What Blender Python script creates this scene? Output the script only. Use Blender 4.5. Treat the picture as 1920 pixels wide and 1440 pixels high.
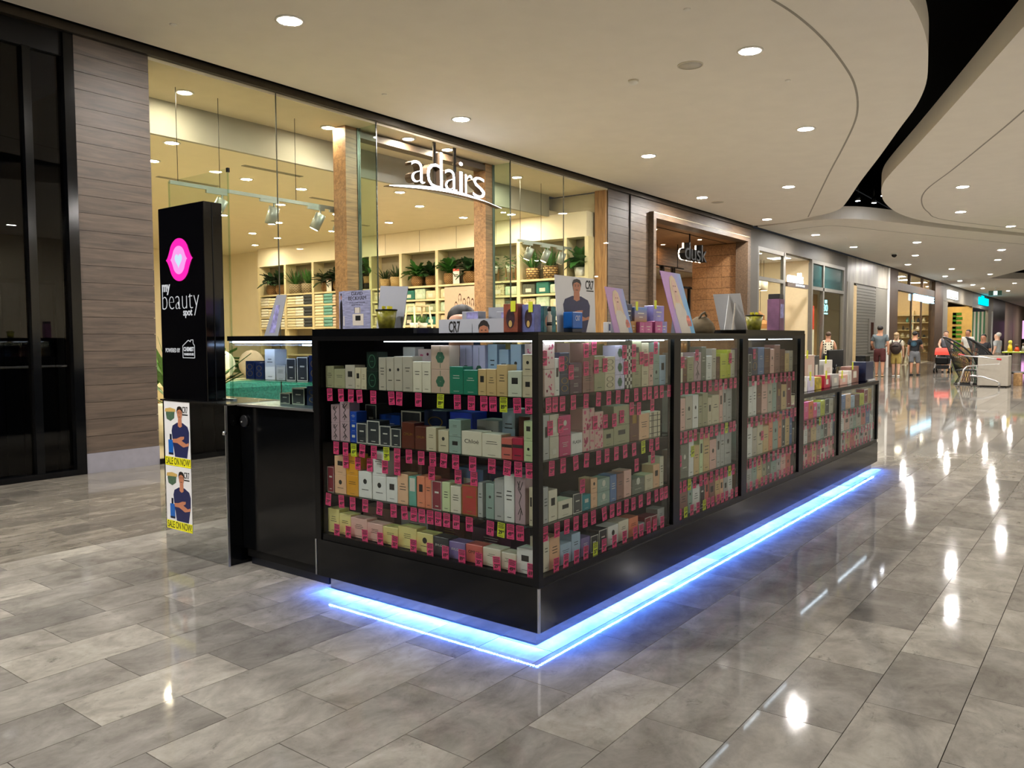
import bpy, bmesh, math, random
from mathutils import Vector, Matrix, Euler

for _o in list(bpy.data.objects):
    bpy.data.objects.remove(_o, do_unlink=True)
SC = bpy.context.scene
COL = SC.collection
RND = random.Random(7)
PI = math.pi

# ------------------------------------------------------------------ camera, world, exposure
cam_d = bpy.data.cameras.new('camera')
cam_d.sensor_width = 36.0
cam_d.lens = 28.176
cam_d.clip_end = 300
cam_d.clip_start = 0.05
cam = bpy.data.objects.new('camera', cam_d)
COL.objects.link(cam)
SC.camera = cam
def _cam():
    yaw, pitch, roll = 0.64983851, 0.05606135, -0.00443996
    d = Vector((math.cos(yaw)*math.cos(pitch), math.sin(yaw)*math.cos(pitch), -math.sin(pitch)))
    r = d.cross(Vector((0, 0, 1))).normalized()
    u = r.cross(d)
    r2 = r*math.cos(roll) + u*math.sin(roll)
    u2 = -r*math.sin(roll) + u*math.cos(roll)
    m = Matrix((r2, u2, -d)).transposed().to_4x4()
    m.translation = Vector((-2.863, -2.030, 1.40))
    cam.matrix_world = m
_cam()
world = bpy.data.worlds.new('world')
SC.world = world
world.use_nodes = True
world.node_tree.nodes['Background'].inputs[0].default_value = (0.9, 0.92, 1.0, 1)
world.node_tree.nodes['Background'].inputs[1].default_value = 0.02
vs = SC.view_settings
vs.view_transform = 'Standard'
vs.look = 'None'
vs.gamma = 1.0
vs.use_curve_mapping = False
vs.exposure = 0.05
SC.cycles.max_bounces = 7
SC.cycles.diffuse_bounces = 4
SC.cycles.glossy_bounces = 3
SC.cycles.transmission_bounces = 6
SC.cycles.transparent_max_bounces = 24
SC.cycles.sample_clamp_indirect = 6.0
SC.cycles.caustics_reflective = False
SC.cycles.caustics_refractive = False
L_MALL = 1150.0      # radiance of the mall downlight lenses
L_SHOP = 520.0      # radiance of the shop downlight lenses
L_LED = 14.0        # white strip in the glass cases
L_BLUE = 1900.0      # blue diodes under the kiosk

# ------------------------------------------------------------------ helpers
def chain_loc(p):
    v = Vector((0, 0, 0))
    while p is not None:
        v += p.location
        p = p.parent
    return v

def tag(o, label=None, cat=None, group=None, kind=None):
    if label: o['label'] = label
    if cat: o['category'] = cat
    if group: o['group'] = group
    if kind: o['kind'] = kind
    return o

def thing(name, label, cat, loc=(0, 0, 0), rotz=0.0, group=None):
    o = bpy.data.objects.new(name, None)
    o.empty_display_size = 0.1
    COL.objects.link(o)
    o.location = loc
    o.rotation_euler = (0, 0, rotz)
    return tag(o, label, cat, group)

def link_mesh(name, me, parent=None):
    o = bpy.data.objects.new(name, me)
    COL.objects.link(o)
    if parent is not None:
        o.parent = parent
    return o

def copy_tree(o, parent=None):
    c = o.copy()
    COL.objects.link(c)
    c.parent = parent
    for ch in o.children:
        copy_tree(ch, c)
    return c

class MB:
    def __init__(s):
        s.v = []; s.f = []; s.s = []
    def add(s, vs, fs, smooth=False):
        n = len(s.v)
        s.v += [tuple(v) for v in vs]
        s.f += [tuple(i + n for i in f) for f in fs]
        s.s += [smooth]*len(fs)
        return s
    def box(s, x0, x1, y0, y1, z0, z1):
        if x0 > x1: x0, x1 = x1, x0
        if y0 > y1: y0, y1 = y1, y0
        if z0 > z1: z0, z1 = z1, z0
        return s.add([(x0,y0,z0),(x1,y0,z0),(x1,y1,z0),(x0,y1,z0),(x0,y0,z1),(x1,y0,z1),(x1,y1,z1),(x0,y1,z1)],
                     [(0,3,2,1),(4,5,6,7),(0,1,5,4),(1,2,6,5),(2,3,7,6),(3,0,4,7)])
    def cbox(s, x0, x1, y0, y1, z0, z1, c=0.004):
        if x0 > x1: x0, x1 = x1, x0
        if y0 > y1: y0, y1 = y1, y0
        if z0 > z1: z0, z1 = z1, z0
        bm = bmesh.new()
        bmesh.ops.create_cube(bm, size=1.0)
        for v in bm.verts:
            v.co = Vector(((x0+x1)/2 + v.co.x*(x1-x0), (y0+y1)/2 + v.co.y*(y1-y0), (z0+z1)/2 + v.co.z*(z1-z0)))
        bmesh.ops.bevel(bm, geom=list(bm.edges), offset=c, segments=1, affect='EDGES')
        bm.verts.index_update()
        s.add([v.co[:] for v in bm.verts], [[v.index for v in f.verts] for f in bm.faces])
        bm.free()
        return s
    def obox(s, c, size, rot):
        """box of size about centre c turned by Matrix rot"""
        h = [d/2 for d in size]
        vs = []
        for sz in (-1, 1):
            for sx, sy in ((-1,-1),(1,-1),(1,1),(-1,1)):
                vs.append(Vector(c) + rot @ Vector((sx*h[0], sy*h[1], sz*h[2])))
        return s.add(vs, [(0,3,2,1),(4,5,6,7),(0,1,5,4),(1,2,6,5),(2,3,7,6),(3,0,4,7)])
    def prism(s, pts, axis, a, b, smooth=False):
        if axis == 'x': mk = lambda p, t: (t, p[0], p[1])
        elif axis == 'y': mk = lambda p, t: (p[0], t, p[1])
        else: mk = lambda p, t: (p[0], p[1], t)
        n = len(pts)
        vs = [mk(p, a) for p in pts] + [mk(p, b) for p in pts]
        fs = [tuple(range(n-1, -1, -1)), tuple(range(n, 2*n))]
        s.add(vs, fs)
        k = len(s.v) - 2*n
        for i in range(n):
            j = (i+1) % n
            s.f.append((k+i, k+j, k+n+j, k+n+i)); s.s.append(smooth)
        return s
    def cyl(s, p0, p1, r0, r1=None, n=12, smooth=True, caps=True):
        p0 = Vector(p0); p1 = Vector(p1)
        if r1 is None: r1 = r0
        d = (p1-p0).normalized()
        a = d.orthogonal().normalized(); b = d.cross(a)
        vs = []
        for p, r in ((p0, r0), (p1, r1)):
            for i in range(n):
                t = 2*PI*i/n
                vs.append(p + a*math.cos(t)*r + b*math.sin(t)*r)
        fs = [(i, (i+1) % n, n+(i+1) % n, n+i) for i in range(n)]
        s.add(vs, fs, smooth)
        if caps:
            k = len(s.v) - 2*n
            s.f.append(tuple(k+i for i in range(n-1, -1, -1))); s.s.append(False)
            s.f.append(tuple(k+n+i for i in range(n))); s.s.append(False)
        return s
    def tube(s, path, r, n=8, closed=False):
        P = [Vector(p) for p in path]
        rr = r if isinstance(r, (list, tuple)) else [r]*len(P)
        m = len(P)
        rings = []
        prev = None
        for i, p in enumerate(P):
            if closed: d = P[(i+1) % m] - P[(i-1) % m]
            else: d = P[min(i+1, m-1)] - P[max(i-1, 0)]
            d.normalize()
            if prev is None: a = d.orthogonal().normalized()
            else:
                a = prev - d*prev.dot(d)
                a = a.normalized() if a.length > 1e-6 else d.orthogonal().normalized()
            prev = a
            b = d.cross(a)
            rings.append([p + (a*math.cos(2*PI*k/n) + b*math.sin(2*PI*k/n))*rr[i] for k in range(n)])
        vs = [v for ring in rings for v in ring]
        fs = []
        for i in range(m if closed else m-1):
            i2 = (i+1) % m
            for k in range(n):
                k2 = (k+1) % n
                fs.append((i*n+k, i*n+k2, i2*n+k2, i2*n+k))
        if not closed:
            fs.append(tuple(range(n-1, -1, -1)))
            fs.append(tuple((m-1)*n+k for k in range(n)))
        return s.add(vs, fs, True)
    def lathe(s, prof, c, n=16, smooth=True):
        vs = []
        for r, z in prof:
            for k in range(n):
                t = 2*PI*k/n
                vs.append((c[0]+r*math.cos(t), c[1]+r*math.sin(t), c[2]+z))
        fs = []
        for i in range(len(prof)-1):
            for k in range(n):
                k2 = (k+1) % n
                fs.append((i*n+k, i*n+k2, (i+1)*n+k2, (i+1)*n+k))
        if prof[0][0] > 1e-5: fs.append(tuple(range(n-1, -1, -1)))
        if prof[-1][0] > 1e-5: fs.append(tuple((len(prof)-1)*n+k for k in range(n)))
        return s.add(vs, fs, smooth)
    def ell(s, c, r, n=12, m=8):
        prof = [(math.sin(PI*i/m), -math.cos(PI*i/m)) for i in range(m+1)]
        vs = []
        for a, z in prof:
            for k in range(n):
                t = 2*PI*k/n
                vs.append((c[0]+r[0]*a*math.cos(t), c[1]+r[1]*a*math.sin(t), c[2]+r[2]*z))
        fs = [(i*n+k, i*n+(k+1) % n, (i+1)*n+(k+1) % n, (i+1)*n+k) for i in range(m) for k in range(n)]
        return s.add(vs, fs, True)
    def poly(s, F, pts, t0=0.0, t1=0.0006):
        """flat printed shape: 2D points on frame F=(origin,u,v,n), a thin slip between heights t0 and t1"""
        o, u, v, nn = F
        n = len(pts)
        a = [o + u*p[0] + v*p[1] + nn*t0 for p in pts]
        b = [o + u*p[0] + v*p[1] + nn*t1 for p in pts]
        fs = [tuple(range(n, 2*n))]
        for i in range(n):
            j = (i+1) % n
            fs.append((i, j, n+j, n+i))
        return s.add(a+b, fs)
    def text(s, F, body, size, x=0, y=0, xs=1.0, off=0.0, align='LEFT', depth=0.0006, t0=0.0, spacing=1.0):
        o, u, v, nn = F
        vs, fs = text_geo(body, size, xs, off, align, depth, spacing)
        return s.add([o + u*(x+p[0]) + v*(y+p[1]) + nn*(t0+p[2]+depth/2) for p in vs], fs)
    def mesh(s, name='mesh'):
        me = bpy.data.meshes.new(name)
        me.from_pydata(s.v, [], s.f)
        if any(s.s):
            me.polygons.foreach_set('use_smooth', s.s)
        me.update()
        return me
    def build(s, name, mat, parent=None, label=None, cat=None, group=None, kind=None):
        if parent is not None:
            off = chain_loc(parent)
            if off.length > 0:
                s.v = [(v[0]-off.x, v[1]-off.y, v[2]-off.z) for v in s.v]
        me = s.mesh(name)
        if mat is not None:
            me.materials.append(mat)
        o = link_mesh(name, me, parent)
        return tag(o, label, cat, group, kind)

_tmp = bpy.data.scenes.new('lettering_bench')
_tg = {}
def _eval(ob):
    _tmp.collection.objects.link(ob)
    vl = _tmp.view_layers[0]
    vl.update()
    dg = vl.depsgraph
    dg.update()
    me = bpy.data.meshes.new_from_object(ob.evaluated_get(dg), depsgraph=dg)
    _tmp.collection.objects.unlink(ob)
    return me
def text_geo(body, size, xs, off, align, depth, spacing):
    key = (body, size, xs, off, align, depth, spacing)
    if key not in _tg:
        cu = bpy.data.curves.new('lettering', 'FONT')
        cu.body = body; cu.size = size; cu.offset = off; cu.extrude = depth/2
        cu.align_x = align; cu.resolution_u = 3; cu.space_character = spacing
        ob = bpy.data.objects.new('lettering', cu)
        me = _eval(ob)
        _tg[key] = ([(v.co.x*xs, v.co.y, v.co.z) for v in me.vertices], [tuple(p.vertices) for p in me.polygons])
        bpy.data.objects.remove(ob); bpy.data.curves.remove(cu); bpy.data.meshes.remove(me)
    return _tg[key]

def skin_mesh(pts, edges, rad, sub=2):
    me = bpy.data.meshes.new('skin')
    me.from_pydata(pts, edges, [])
    ob = bpy.data.objects.new('skin', me)
    _tmp.collection.objects.link(ob)
    md = ob.modifiers.new('s', 'SKIN')
    sv = me.skin_vertices[0].data
    for i, r in enumerate(rad):
        sv[i].radius = (r, r) if not isinstance(r, tuple) else r
    sv[0].use_root = True
    md.use_smooth_shade = True
    ob.modifiers.new('b', 'SUBSURF').levels = sub
    ob.modifiers['b'].render_levels = sub
    _tmp.collection.objects.unlink(ob)
    out = _eval(ob)
    bpy.data.objects.remove(ob)
    out.polygons.foreach_set('use_smooth', [True]*len(out.polygons))
    return out

# picture frames on faces: origin, u (reader's right), v (up), n (towards the reader)
def FX(y, z, x): return (Vector((x, y, z)), Vector((0, -1, 0)), Vector((0, 0, 1)), Vector((-1, 0, 0)))
def FY(x, z, y): return (Vector((x, y, z)), Vector((1, 0, 0)), Vector((0, 0, 1)), Vector((0, -1, 0)))
def FT(o, yaw, lean=0.0):
    """frame facing azimuth yaw (direction of its normal), leaning back by lean"""
    n = Vector((math.cos(yaw)*math.cos(lean), math.sin(yaw)*math.cos(lean), math.sin(lean)))
    u = Vector((-math.sin(yaw), math.cos(yaw), 0))
    v = n.cross(u)
    return (Vector(o), u, v, n)

def rect(x0, y0, x1, y1): return [(x0, y0), (x1, y0), (x1, y1), (x0, y1)]
def oval(cx, cy, rx, ry, n=20, a0=0.0, a1=2*PI):
    full = abs(a1-a0-2*PI) < 1e-6
    k = n if full else n+1
    return [(cx+rx*math.cos(a0+(a1-a0)*i/n), cy+ry*math.sin(a0+(a1-a0)*i/n)) for i in range(k)]

# ------------------------------------------------------------------ materials
def lin(h):
    h = h.lstrip('#')
    c = [int(h[i:i+2], 16)/255 for i in (0, 2, 4)]
    return tuple(x/12.92 if x <= 0.04045 else ((x+0.055)/1.055)**2.4 for x in c)

_mats = {}
class NT:
    def __init__(s, name):
        s.m = bpy.data.materials.new(name)
        s.m.use_nodes = True
        s.t = s.m.node_tree
        s.t.nodes.clear()
        s.out = s.n('ShaderNodeOutputMaterial')
    def n(s, typ, **kw):
        nd = s.t.nodes.new(typ)
        for k, v in kw.items():
            if k.startswith('i_'):
                nd.inputs[k[2:].replace('_', ' ')].default_value = v
            else: setattr(nd, k, v)
        return nd
    def l(s, a, b): s.t.links.new(a, b)
    def math(s, op, a, b=None):
        nd = s.n('ShaderNodeMath', operation=op)
        for i, x in enumerate((a, b)):
            if x is None: continue
            if isinstance(x, (int, float)): nd.inputs[i].default_value = x
            else: s.l(x, nd.inputs[i])
        return nd.outputs[0]
    def mix(s, fac, a, b, blend='MIX'):
        nd = s.n('ShaderNodeMix', data_type='RGBA', blend_type=blend)
        for i, x in ((0, fac), (6, a), (7, b)):
            if isinstance(x, (int, float)): nd.inputs[i].default_value = x
            elif isinstance(x, tuple): nd.inputs[i].default_value = (*x, 1) if len(x) == 3 else x
            else: s.l(x, nd.inputs[i])
        return nd.outputs[2]
    def ramp(s, fac, stops):
        nd = s.n('ShaderNodeValToRGB')
        el = nd.color_ramp.elements
        while len(el) < len(stops): el.new(0.5)
        for e, (p, c) in zip(el, stops):
            e.position = p
            e.color = (*c, 1) if isinstance(c, tuple) else (c, c, c, 1)
        s.l(fac, nd.inputs[0])
        return nd.outputs[0]

def pm(name, col, rough=0.5, metal=0.0, var=0.05, scale=12.0, coat=0.0, spec=0.5, bump=0.0, stretch=(1, 1, 1), alpha=None):
    """plain painted / printed / moulded surface with a little procedural variation"""
    if name in _mats: return _mats[name]
    c = lin(col) if isinstance(col, str) else col
    t = NT(name)
    b = t.n('ShaderNodeBsdfPrincipled')
    tc = t.n('ShaderNodeTexCoord')
    mp = t.n('ShaderNodeMapping')
    mp.inputs['Scale'].default_value = stretch
    t.l(tc.outputs['Object'], mp.inputs[0])
    nz = t.n('ShaderNodeTexNoise', i_Scale=scale, i_Detail=3.0)
    t.l(mp.outputs[0], nz.inputs['Vector'])
    k0 = tuple(x*(1-var) for x in c); k1 = tuple(min(1, x*(1+var)) for x in c)
    col_o = t.ramp(nz.outputs[0], [(0.3, k0), (0.7, k1)])
    t.l(col_o, b.inputs['Base Color'])
    b.inputs['Roughness'].default_value = rough
    b.inputs['Metallic'].default_value = metal
    b.inputs['Specular IOR Level'].default_value = spec
    b.inputs['Coat Weight'].default_value = coat
    b.inputs['Coat Roughness'].default_value = 0.06
    if bump:
        bp = t.n('ShaderNodeBump', i_Strength=bump, i_Distance=0.01)
        t.l(nz.outputs[0], bp.inputs['Height'])
        t.l(bp.outputs[0], b.inputs['Normal'])
    t.l(b.outputs[0], t.out.inputs[0])
    _mats[name] = t.m
    return t.m

def em(name, col, strength, var=0.0):
    if name in _mats: return _mats[name]
    c = lin(col) if isinstance(col, str) else col
    t = NT(name)
    e = t.n('ShaderNodeEmission')
    e.inputs[0].default_value = (*c, 1)
    e.inputs[1].default_value = strength
    t.l(e.outputs[0], t.out.inputs[0])
    _mats[name] = t.m
    return t.m

def glass(name, tint=(0.93, 0.97, 0.95), ior=1.45, rough=0.0, boost=1.0):
    if name in _mats: return _mats[name]
    t = NT(name)
    tr = t.n('ShaderNodeBsdfTransparent'); tr.inputs[0].default_value = (*tint, 1)
    gl = t.n('ShaderNodeBsdfGlossy'); gl.inputs['Roughness'].default_value = rough
    fr = t.n('ShaderNodeFresnel'); fr.inputs[0].default_value = ior
    ge = t.n('ShaderNodeNewGeometry')
    fac = t.math('MULTIPLY', t.math('MULTIPLY', fr.outputs[0], boost), t.math('SUBTRACT', 1.0, ge.outputs['Backfacing']))
    mx = t.n('ShaderNodeMixShader')
    t.l(fac, mx.inputs[0]); t.l(tr.outputs[0], mx.inputs[1]); t.l(gl.outputs[0], mx.inputs[2])
    t.l(mx.outputs[0], t.out.inputs[0])
    _mats[name] = t.m
    return t.m

def wood(name, c0, c1, rough=0.5, axis='x', var=0.25):
    if name in _mats: return _mats[name]
    t = NT(name)
    b = t.n('ShaderNodeBsdfPrincipled')
    oi = t.n('ShaderNodeObjectInfo')
    ge = t.n('ShaderNodeNewGeometry')
    mp = t.n('ShaderNodeMapping')
    mp.inputs['Scale'].default_value = {'x': (1.2, 14, 14), 'y': (14, 1.2, 14), 'z': (14, 14, 1.2)}[axis]
    cb = t.n('ShaderNodeCombineXYZ')
    t.l(t.math('MULTIPLY', oi.outputs['Random'], 37.0), cb.inputs[0])
    t.l(t.math('MULTIPLY', oi.outputs['Random'], 91.0), cb.inputs[2])
    t.l(cb.outputs[0], mp.inputs['Location'])
    t.l(ge.outputs['Position'], mp.inputs[0])
    nz = t.n('ShaderNodeTexNoise', i_Scale=1.6, i_Detail=6.0, i_Roughness=0.62, i_Distortion=0.7)
    t.l(mp.outputs[0], nz.inputs['Vector'])
    col = t.ramp(nz.outputs[0], [(0.3, lin(c0)), (0.68, lin(c1))])
    br = t.math('ADD', t.math('MULTIPLY', oi.outputs['Random'], var), 1.0-var/2)
    col = t.mix(1.0, col, t.ramp(br, [(0, 0.0), (1, 1.0)]), 'MULTIPLY')
    t.l(col, b.inputs['Base Color'])
    b.inputs['Roughness'].default_value = rough
    bp = t.n('ShaderNodeBump', i_Strength=0.15, i_Distance=0.005)
    t.l(nz.outputs[0], bp.inputs['Height']); t.l(bp.outputs[0], b.inputs['Normal'])
    t.l(b.outputs[0], t.out.inputs[0])
    _mats[name] = t.m
    return t.m

TILE_W, TILE_L, TILE_Y0, TILE_X0 = 0.3096, 0.6205, 0.263, -0.887
def stone(name, base, dark, light, rough=0.13, sy=1.25, k=1.0):
    """polished travertine: tone differs from tile to tile, soft cloudy veining inside each"""
    t = NT(name)
    b = t.n('ShaderNodeBsdfPrincipled')
    ge = t.n('ShaderNodeNewGeometry')
    sp = t.n('ShaderNodeSeparateXYZ')
    t.l(ge.outputs['Position'], sp.inputs[0])
    row = t.math('FLOOR', t.math('DIVIDE', t.math('SUBTRACT', sp.outputs[1], TILE_Y0), TILE_W))
    par = t.math('ABSOLUTE', t.math('MODULO', row, 2.0))
    xx = t.math('SUBTRACT', t.math('SUBTRACT', sp.outputs[0], TILE_X0), t.math('MULTIPLY', par, TILE_L/2))
    colm = t.math('FLOOR', t.math('DIVIDE', xx, TILE_L))
    cb = t.n('ShaderNodeCombineXYZ')
    t.l(row, cb.inputs[0]); t.l(colm, cb.inputs[1])
    wn = t.n('ShaderNodeTexWhiteNoise', noise_dimensions='2D')
    t.l(cb.outputs[0], wn.inputs['Vector'])
    # each tile looks into another place of the noise
    sc = t.n('ShaderNodeVectorMath', operation='SCALE'); sc.inputs[3].default_value = 40.0
    t.l(wn.outputs['Color'], sc.inputs[0])
    ad = t.n('ShaderNodeVectorMath', operation='ADD')
    t.l(ge.outputs['Position'], ad.inputs[0]); t.l(sc.outputs[0], ad.inputs[1])
    mp = t.n('ShaderNodeMapping'); mp.inputs['Scale'].default_value = (k, k*sy, k)
    t.l(ad.outputs[0], mp.inputs[0])
    n1 = t.n('ShaderNodeTexNoise', i_Scale=4.5, i_Detail=8.0, i_Roughness=0.68, i_Distortion=0.4)
    n2 = t.n('ShaderNodeTexNoise', i_Scale=16.0, i_Detail=6.0, i_Roughness=0.7, i_Distortion=0.6)
    n3 = t.n('ShaderNodeTexNoise', i_Scale=6.0, i_Detail=9.0, i_Roughness=0.78, i_Distortion=0.6)
    for n in (n1, n2, n3): t.l(mp.outputs[0], n.inputs['Vector'])
    col = t.ramp(n1.outputs[0], [(0.25, lin(dark)), (0.5, lin(base)), (0.75, lin(light))])
    vein = t.ramp(n3.outputs[0], [(0.30, 1.0), (0.40, 0.0)])
    vs_ = t.math('MULTIPLY', vein, t.ramp(wn.outputs['Value'], [(0.3, 0.1), (0.75, 0.9)]))
    col = t.mix(vs_, col, tuple(x*0.45 for x in lin(dark)))
    pit = t.ramp(n2.outputs[0], [(0.25, 0.70), (0.42, 1.0), (0.7, 1.06)])
    col = t.mix(1.0, col, pit, 'MULTIPLY')
    tone = t.ramp(wn.outputs['Value'], [(0.0, (0.70, 0.70, 0.71)), (0.5, (0.92, 0.915, 0.905)), (1.0, (1.18, 1.17, 1.14))])
    col = t.mix(1.0, col, tone, 'MULTIPLY')
    t.l(col, b.inputs['Base Color'])
    t.l(t.ramp(n2.outputs[0], [(0.3, rough+0.03), (0.6, rough)]), b.inputs['Roughness'])
    b.inputs['Specular IOR Level'].default_value = 0.2
    t.l(b.outputs[0], t.out.inputs[0])
    _mats[name] = t.m
    return t.m

M = {}
M['black'] = pm('black_laminate', '060709', 0.12, var=0.2, spec=0.4)
M['blackmatt'] = pm('black_matt', '060607', 0.5, var=0.2, spec=0.25)
M['blackmetal'] = pm('black_powder_coat', '070708', 0.3, var=0.15, spec=0.25)
M['void'] = pm('void_black', '030303', 0.9, var=0.3)
M['ceil'] = pm('ceiling_paint', 'eae5dc', 0.75, var=0.02, scale=3)
M['ceil_shade_strip'] = pm('ceiling_groove_shade', '98938b', 0.8, var=0.05)
M['steel'] = pm('brushed_steel', 'c8cacc', 0.16, 1.0, var=0.04, scale=40, stretch=(1, 1, 20))
M['alu'] = pm('satin_aluminium', 'cfd0d2', 0.35, 1.0, var=0.04, scale=30)
M['mirror'] = pm('mirror_silver', 'd8dada', 0.015, 1.0, var=0.01)
M['glass'] = glass('clear_glass')
M['shopglass'] = glass('shop_glass', (0.965, 0.975, 0.94), 1.3)
M['greenglass'] = glass('green_edge_glass', (0.80, 0.89, 0.83), 1.4)
M['kglass'] = glass('case_glass', (0.84, 0.87, 0.87), 1.42)
M['tile'] = stone('light_travertine', '8a867f', '69655f', 'a5a199', 0.04, 1.3, 0.85)
M['tiledark'] = stone('grey_travertine', '6b665e', '4b4741', '88827a', 0.06, 3.2, 0.8)
M['grout'] = pm('grout', '5d584f', 0.8, var=0.1)
M['white'] = pm('white_paint', 'e8e6e0', 0.5, var=0.03)
M['offwhite'] = pm('off_white_paint', 'd9d2c2', 0.6, var=0.03)
M['plaster'] = pm('warm_plaster', 'd8cdb4', 0.7, var=0.03, scale=4)
M['bulk'] = pm('grey_bulkhead', '9d9c92', 0.7, var=0.03, scale=4)
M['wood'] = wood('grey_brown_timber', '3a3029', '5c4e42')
M['woodz'] = wood('warm_timber', '7a5534', 'b98d5f', axis='z')
M['woodx'] = wood('honey_timber', '8a6740', 'c39b68', axis='x')
M['woodpost'] = wood('post_timber', '6b4e36', 'a57f58', axis='x')
M['lens'] = em('downlight_lens', (1.0, 0.955, 0.90), L_MALL)
M['lens_warm'] = em('shop_lens', (1.0, 0.86, 0.63), L_SHOP)
M['lens_cool'] = em('spot_lens', (0.85, 0.9, 1.0), 60.0)
M['led'] = em('case_led', (0.78, 0.88, 1.0), L_LED)
M['blue'] = em('blue_diode', (0.06, 0.2, 1.0), L_BLUE)

# ------------------------------------------------------------------ floor
def proj(p):
    mw = cam.matrix_world
    q = mw.to_3x3().transposed() @ (Vector(p) - mw.translation)
    if q.z > -0.2: return None
    k = 1502.73
    return (960 + k*q.x/-q.z, 720 - k*q.y/-q.z, -q.z)

YB = 3.549     # where the grey border paving of the shop side begins
floor = MB().box(-9, 108, -11.5, 24, -0.16, -0.006).build('floor', M['grout'], kind='structure', label='polished stone tile floor of the shopping mall')
def floor_tiles():
    cells = []
    for k in range(-38, 11):
        y0 = TILE_Y0 + k*TILE_W
        y1 = min(y0 + TILE_W, YB)
        for c in range(-13, 74):
            x0 = TILE_X0 + c*TILE_L + (k % 2)*TILE_L/2
            cells.append((x0, y0, y1, 0))
    for k in range(0, 10):
        y0 = YB + k*TILE_W
        for c in range(-13, 74):
            x0 = TILE_X0 + c*TILE_L + (k % 2)*TILE_L/2
            cells.append((x0, y0, y0+TILE_W, 1))
    scored = []
    for c in cells:
        x0, y0, y1, d = c
        p = proj((x0+TILE_L/2, (y0+y1)/2, 0))
        s = 0
        if p and -60 < p[0] < 1980 and 560 < p[1] < 1500:
            hidden = 0.0 < x0 < 5.7 and 0.05 < y0 < 1.3
            if not hidden: s = 1/p[2]**3
        scored.append((s, c))
    scored.sort(key=lambda t: -t[0])
    own = [c for s, c in scored[:300] if s > 0]
    rest = [c for s, c in scored[300:]]
    shared = {}
    g = 0.0016
    def geo(mb, x0, y0, y1):
        mb.box(x0+g, x0+TILE_L-g, y0+g, y1-g, -0.02, 0.0)
    for x0, y0, y1, d in own:
        key = (round(y1-y0, 3), d)
        if key not in shared:
            mb = MB(); geo(mb, 0, 0, y1-y0)
            me = mb.mesh('tile'); me.materials.append(M['tiledark'] if d else M['tile'])
            shared[key] = me
        o = link_mesh('tile', shared[key], floor)
        o.location = (x0, y0, 0)
    for d in (0, 1):
        mb = MB()
        for x0, y0, y1, dd in rest:
            if dd == d: geo(mb, x0, y0, y1)
        mb.build('paving', M['tiledark'] if d else M['tile'], floor, kind='stuff')
    MB().box(45.5, 107.5, -11, YB, -0.02, 0.0).build('paving_far', M['tile'], floor)
    MB().box(45.5, 107.5, YB, 6.6, -0.02, 0.0).build('paving_far', M['tiledark'], floor)
floor_tiles()

# ------------------------------------------------------------------ ceiling
ZC = 4.62
def smooth_path(pts, n=4):
    out = []
    P = [Vector((p[0], p[1])) for p in pts]
    for i in range(len(P)-1):
        p0 = P[max(i-1, 0)]; p1 = P[i]; p2 = P[i+1]; p3 = P[min(i+2, len(P)-1)]
        for k in range(n):
            t = k/n
            out.append(tuple(0.5*((2*p1) + (p2-p0)*t + (2*p0-5*p1+4*p2-p3)*t*t + (3*p1-p0-3*p2+p3)*t**3)))
    out.append(tuple(P[-1]))
    return out
def slab(name, pts, label, top=0.34):
    return MB().prism(pts, 'z', ZC, ZC+top).build(name, M['ceil'], kind='structure', label=label)
edge1 = smooth_path([(19.9, 6.41), (19.74, 5.36), (19.22, 4.66), (18.92, 4.21), (18.3, 3.70), (17.05, 3.18), (14.92, 2.39), (12.61, 1.49),
    (10.76, 0.79), (9.62, 0.353), (8.62, 0.054), (7.66, -0.137), (6.95, -0.246), (6.30, -0.30), (5.70, -0.312), (4.6, -0.24), (3.2, 0.05), (1.2, 0.6), (-2, 1.1), (-9, 1.3)])
slab('ceiling', [(-9, 6.5), (19.9, 6.5)] + edge1, 'pale plaster ceiling raft with curved edge above the kiosk')
edge2 = smooth_path([(-9, -6.2), (-2, -4.6), (3.5, -2.5), (7.14, -1.124), (8.2, -0.72), (9.57, -0.194), (11.93, 0.722), (14.24, 1.637), (15.45, 2.066),
    (16.7, 2.373), (18.22, 2.608), (20.15, 2.687), (21.95, 2.439), (23.73, 1.81), (26.79, 0.489), (34, -2.7), (42, -6.3), (50, -10)])
slab('ceiling', edge2 + [(50, -11.5), (-9, -11.5)], 'pale ceiling raft with rounded tip beyond the black void')
edge3 = smooth_path([(20.19, 6.45), (19.95, 5.6), (19.88, 5.18), (19.9, 4.56), (20.17, 4.02), (20.76, 3.566), (22.7, 2.765), (24.87, 1.882), (27.72, 0.565), (35, -2.75), (42.5, -6.2)])
slab('ceiling', edge3 + [(42.6, 1.7), (48.45, 3.88), (48.45, 6.5), (20.2, 6.5)], 'pale ceiling raft over the far shops')
slab('ceiling', [(48.45, 6.5), (48.45, 3.88), (50.2, 2.41), (52, -11.5), (108, -11.5), (108, 6.5)], 'pale ceiling raft at the far end of the mall')
def shade_strip(pts, n):
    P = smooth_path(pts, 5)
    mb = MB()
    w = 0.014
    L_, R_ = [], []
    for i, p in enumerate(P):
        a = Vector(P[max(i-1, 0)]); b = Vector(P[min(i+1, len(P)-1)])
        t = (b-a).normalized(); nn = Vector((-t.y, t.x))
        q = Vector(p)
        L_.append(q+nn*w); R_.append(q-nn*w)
    mb.prism([tuple(p) for p in L_] + [tuple(p) for p in reversed(R_)], 'z', ZC-0.003, ZC+0.01)  # raised grey strip; the shade of the ceiling crease is put into its colour
    mb.build('trim_%d' % n, M['ceil_shade_strip'], kind='structure', label='thin grey strip painted as a curved shadow line on the plaster ceiling')
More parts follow.
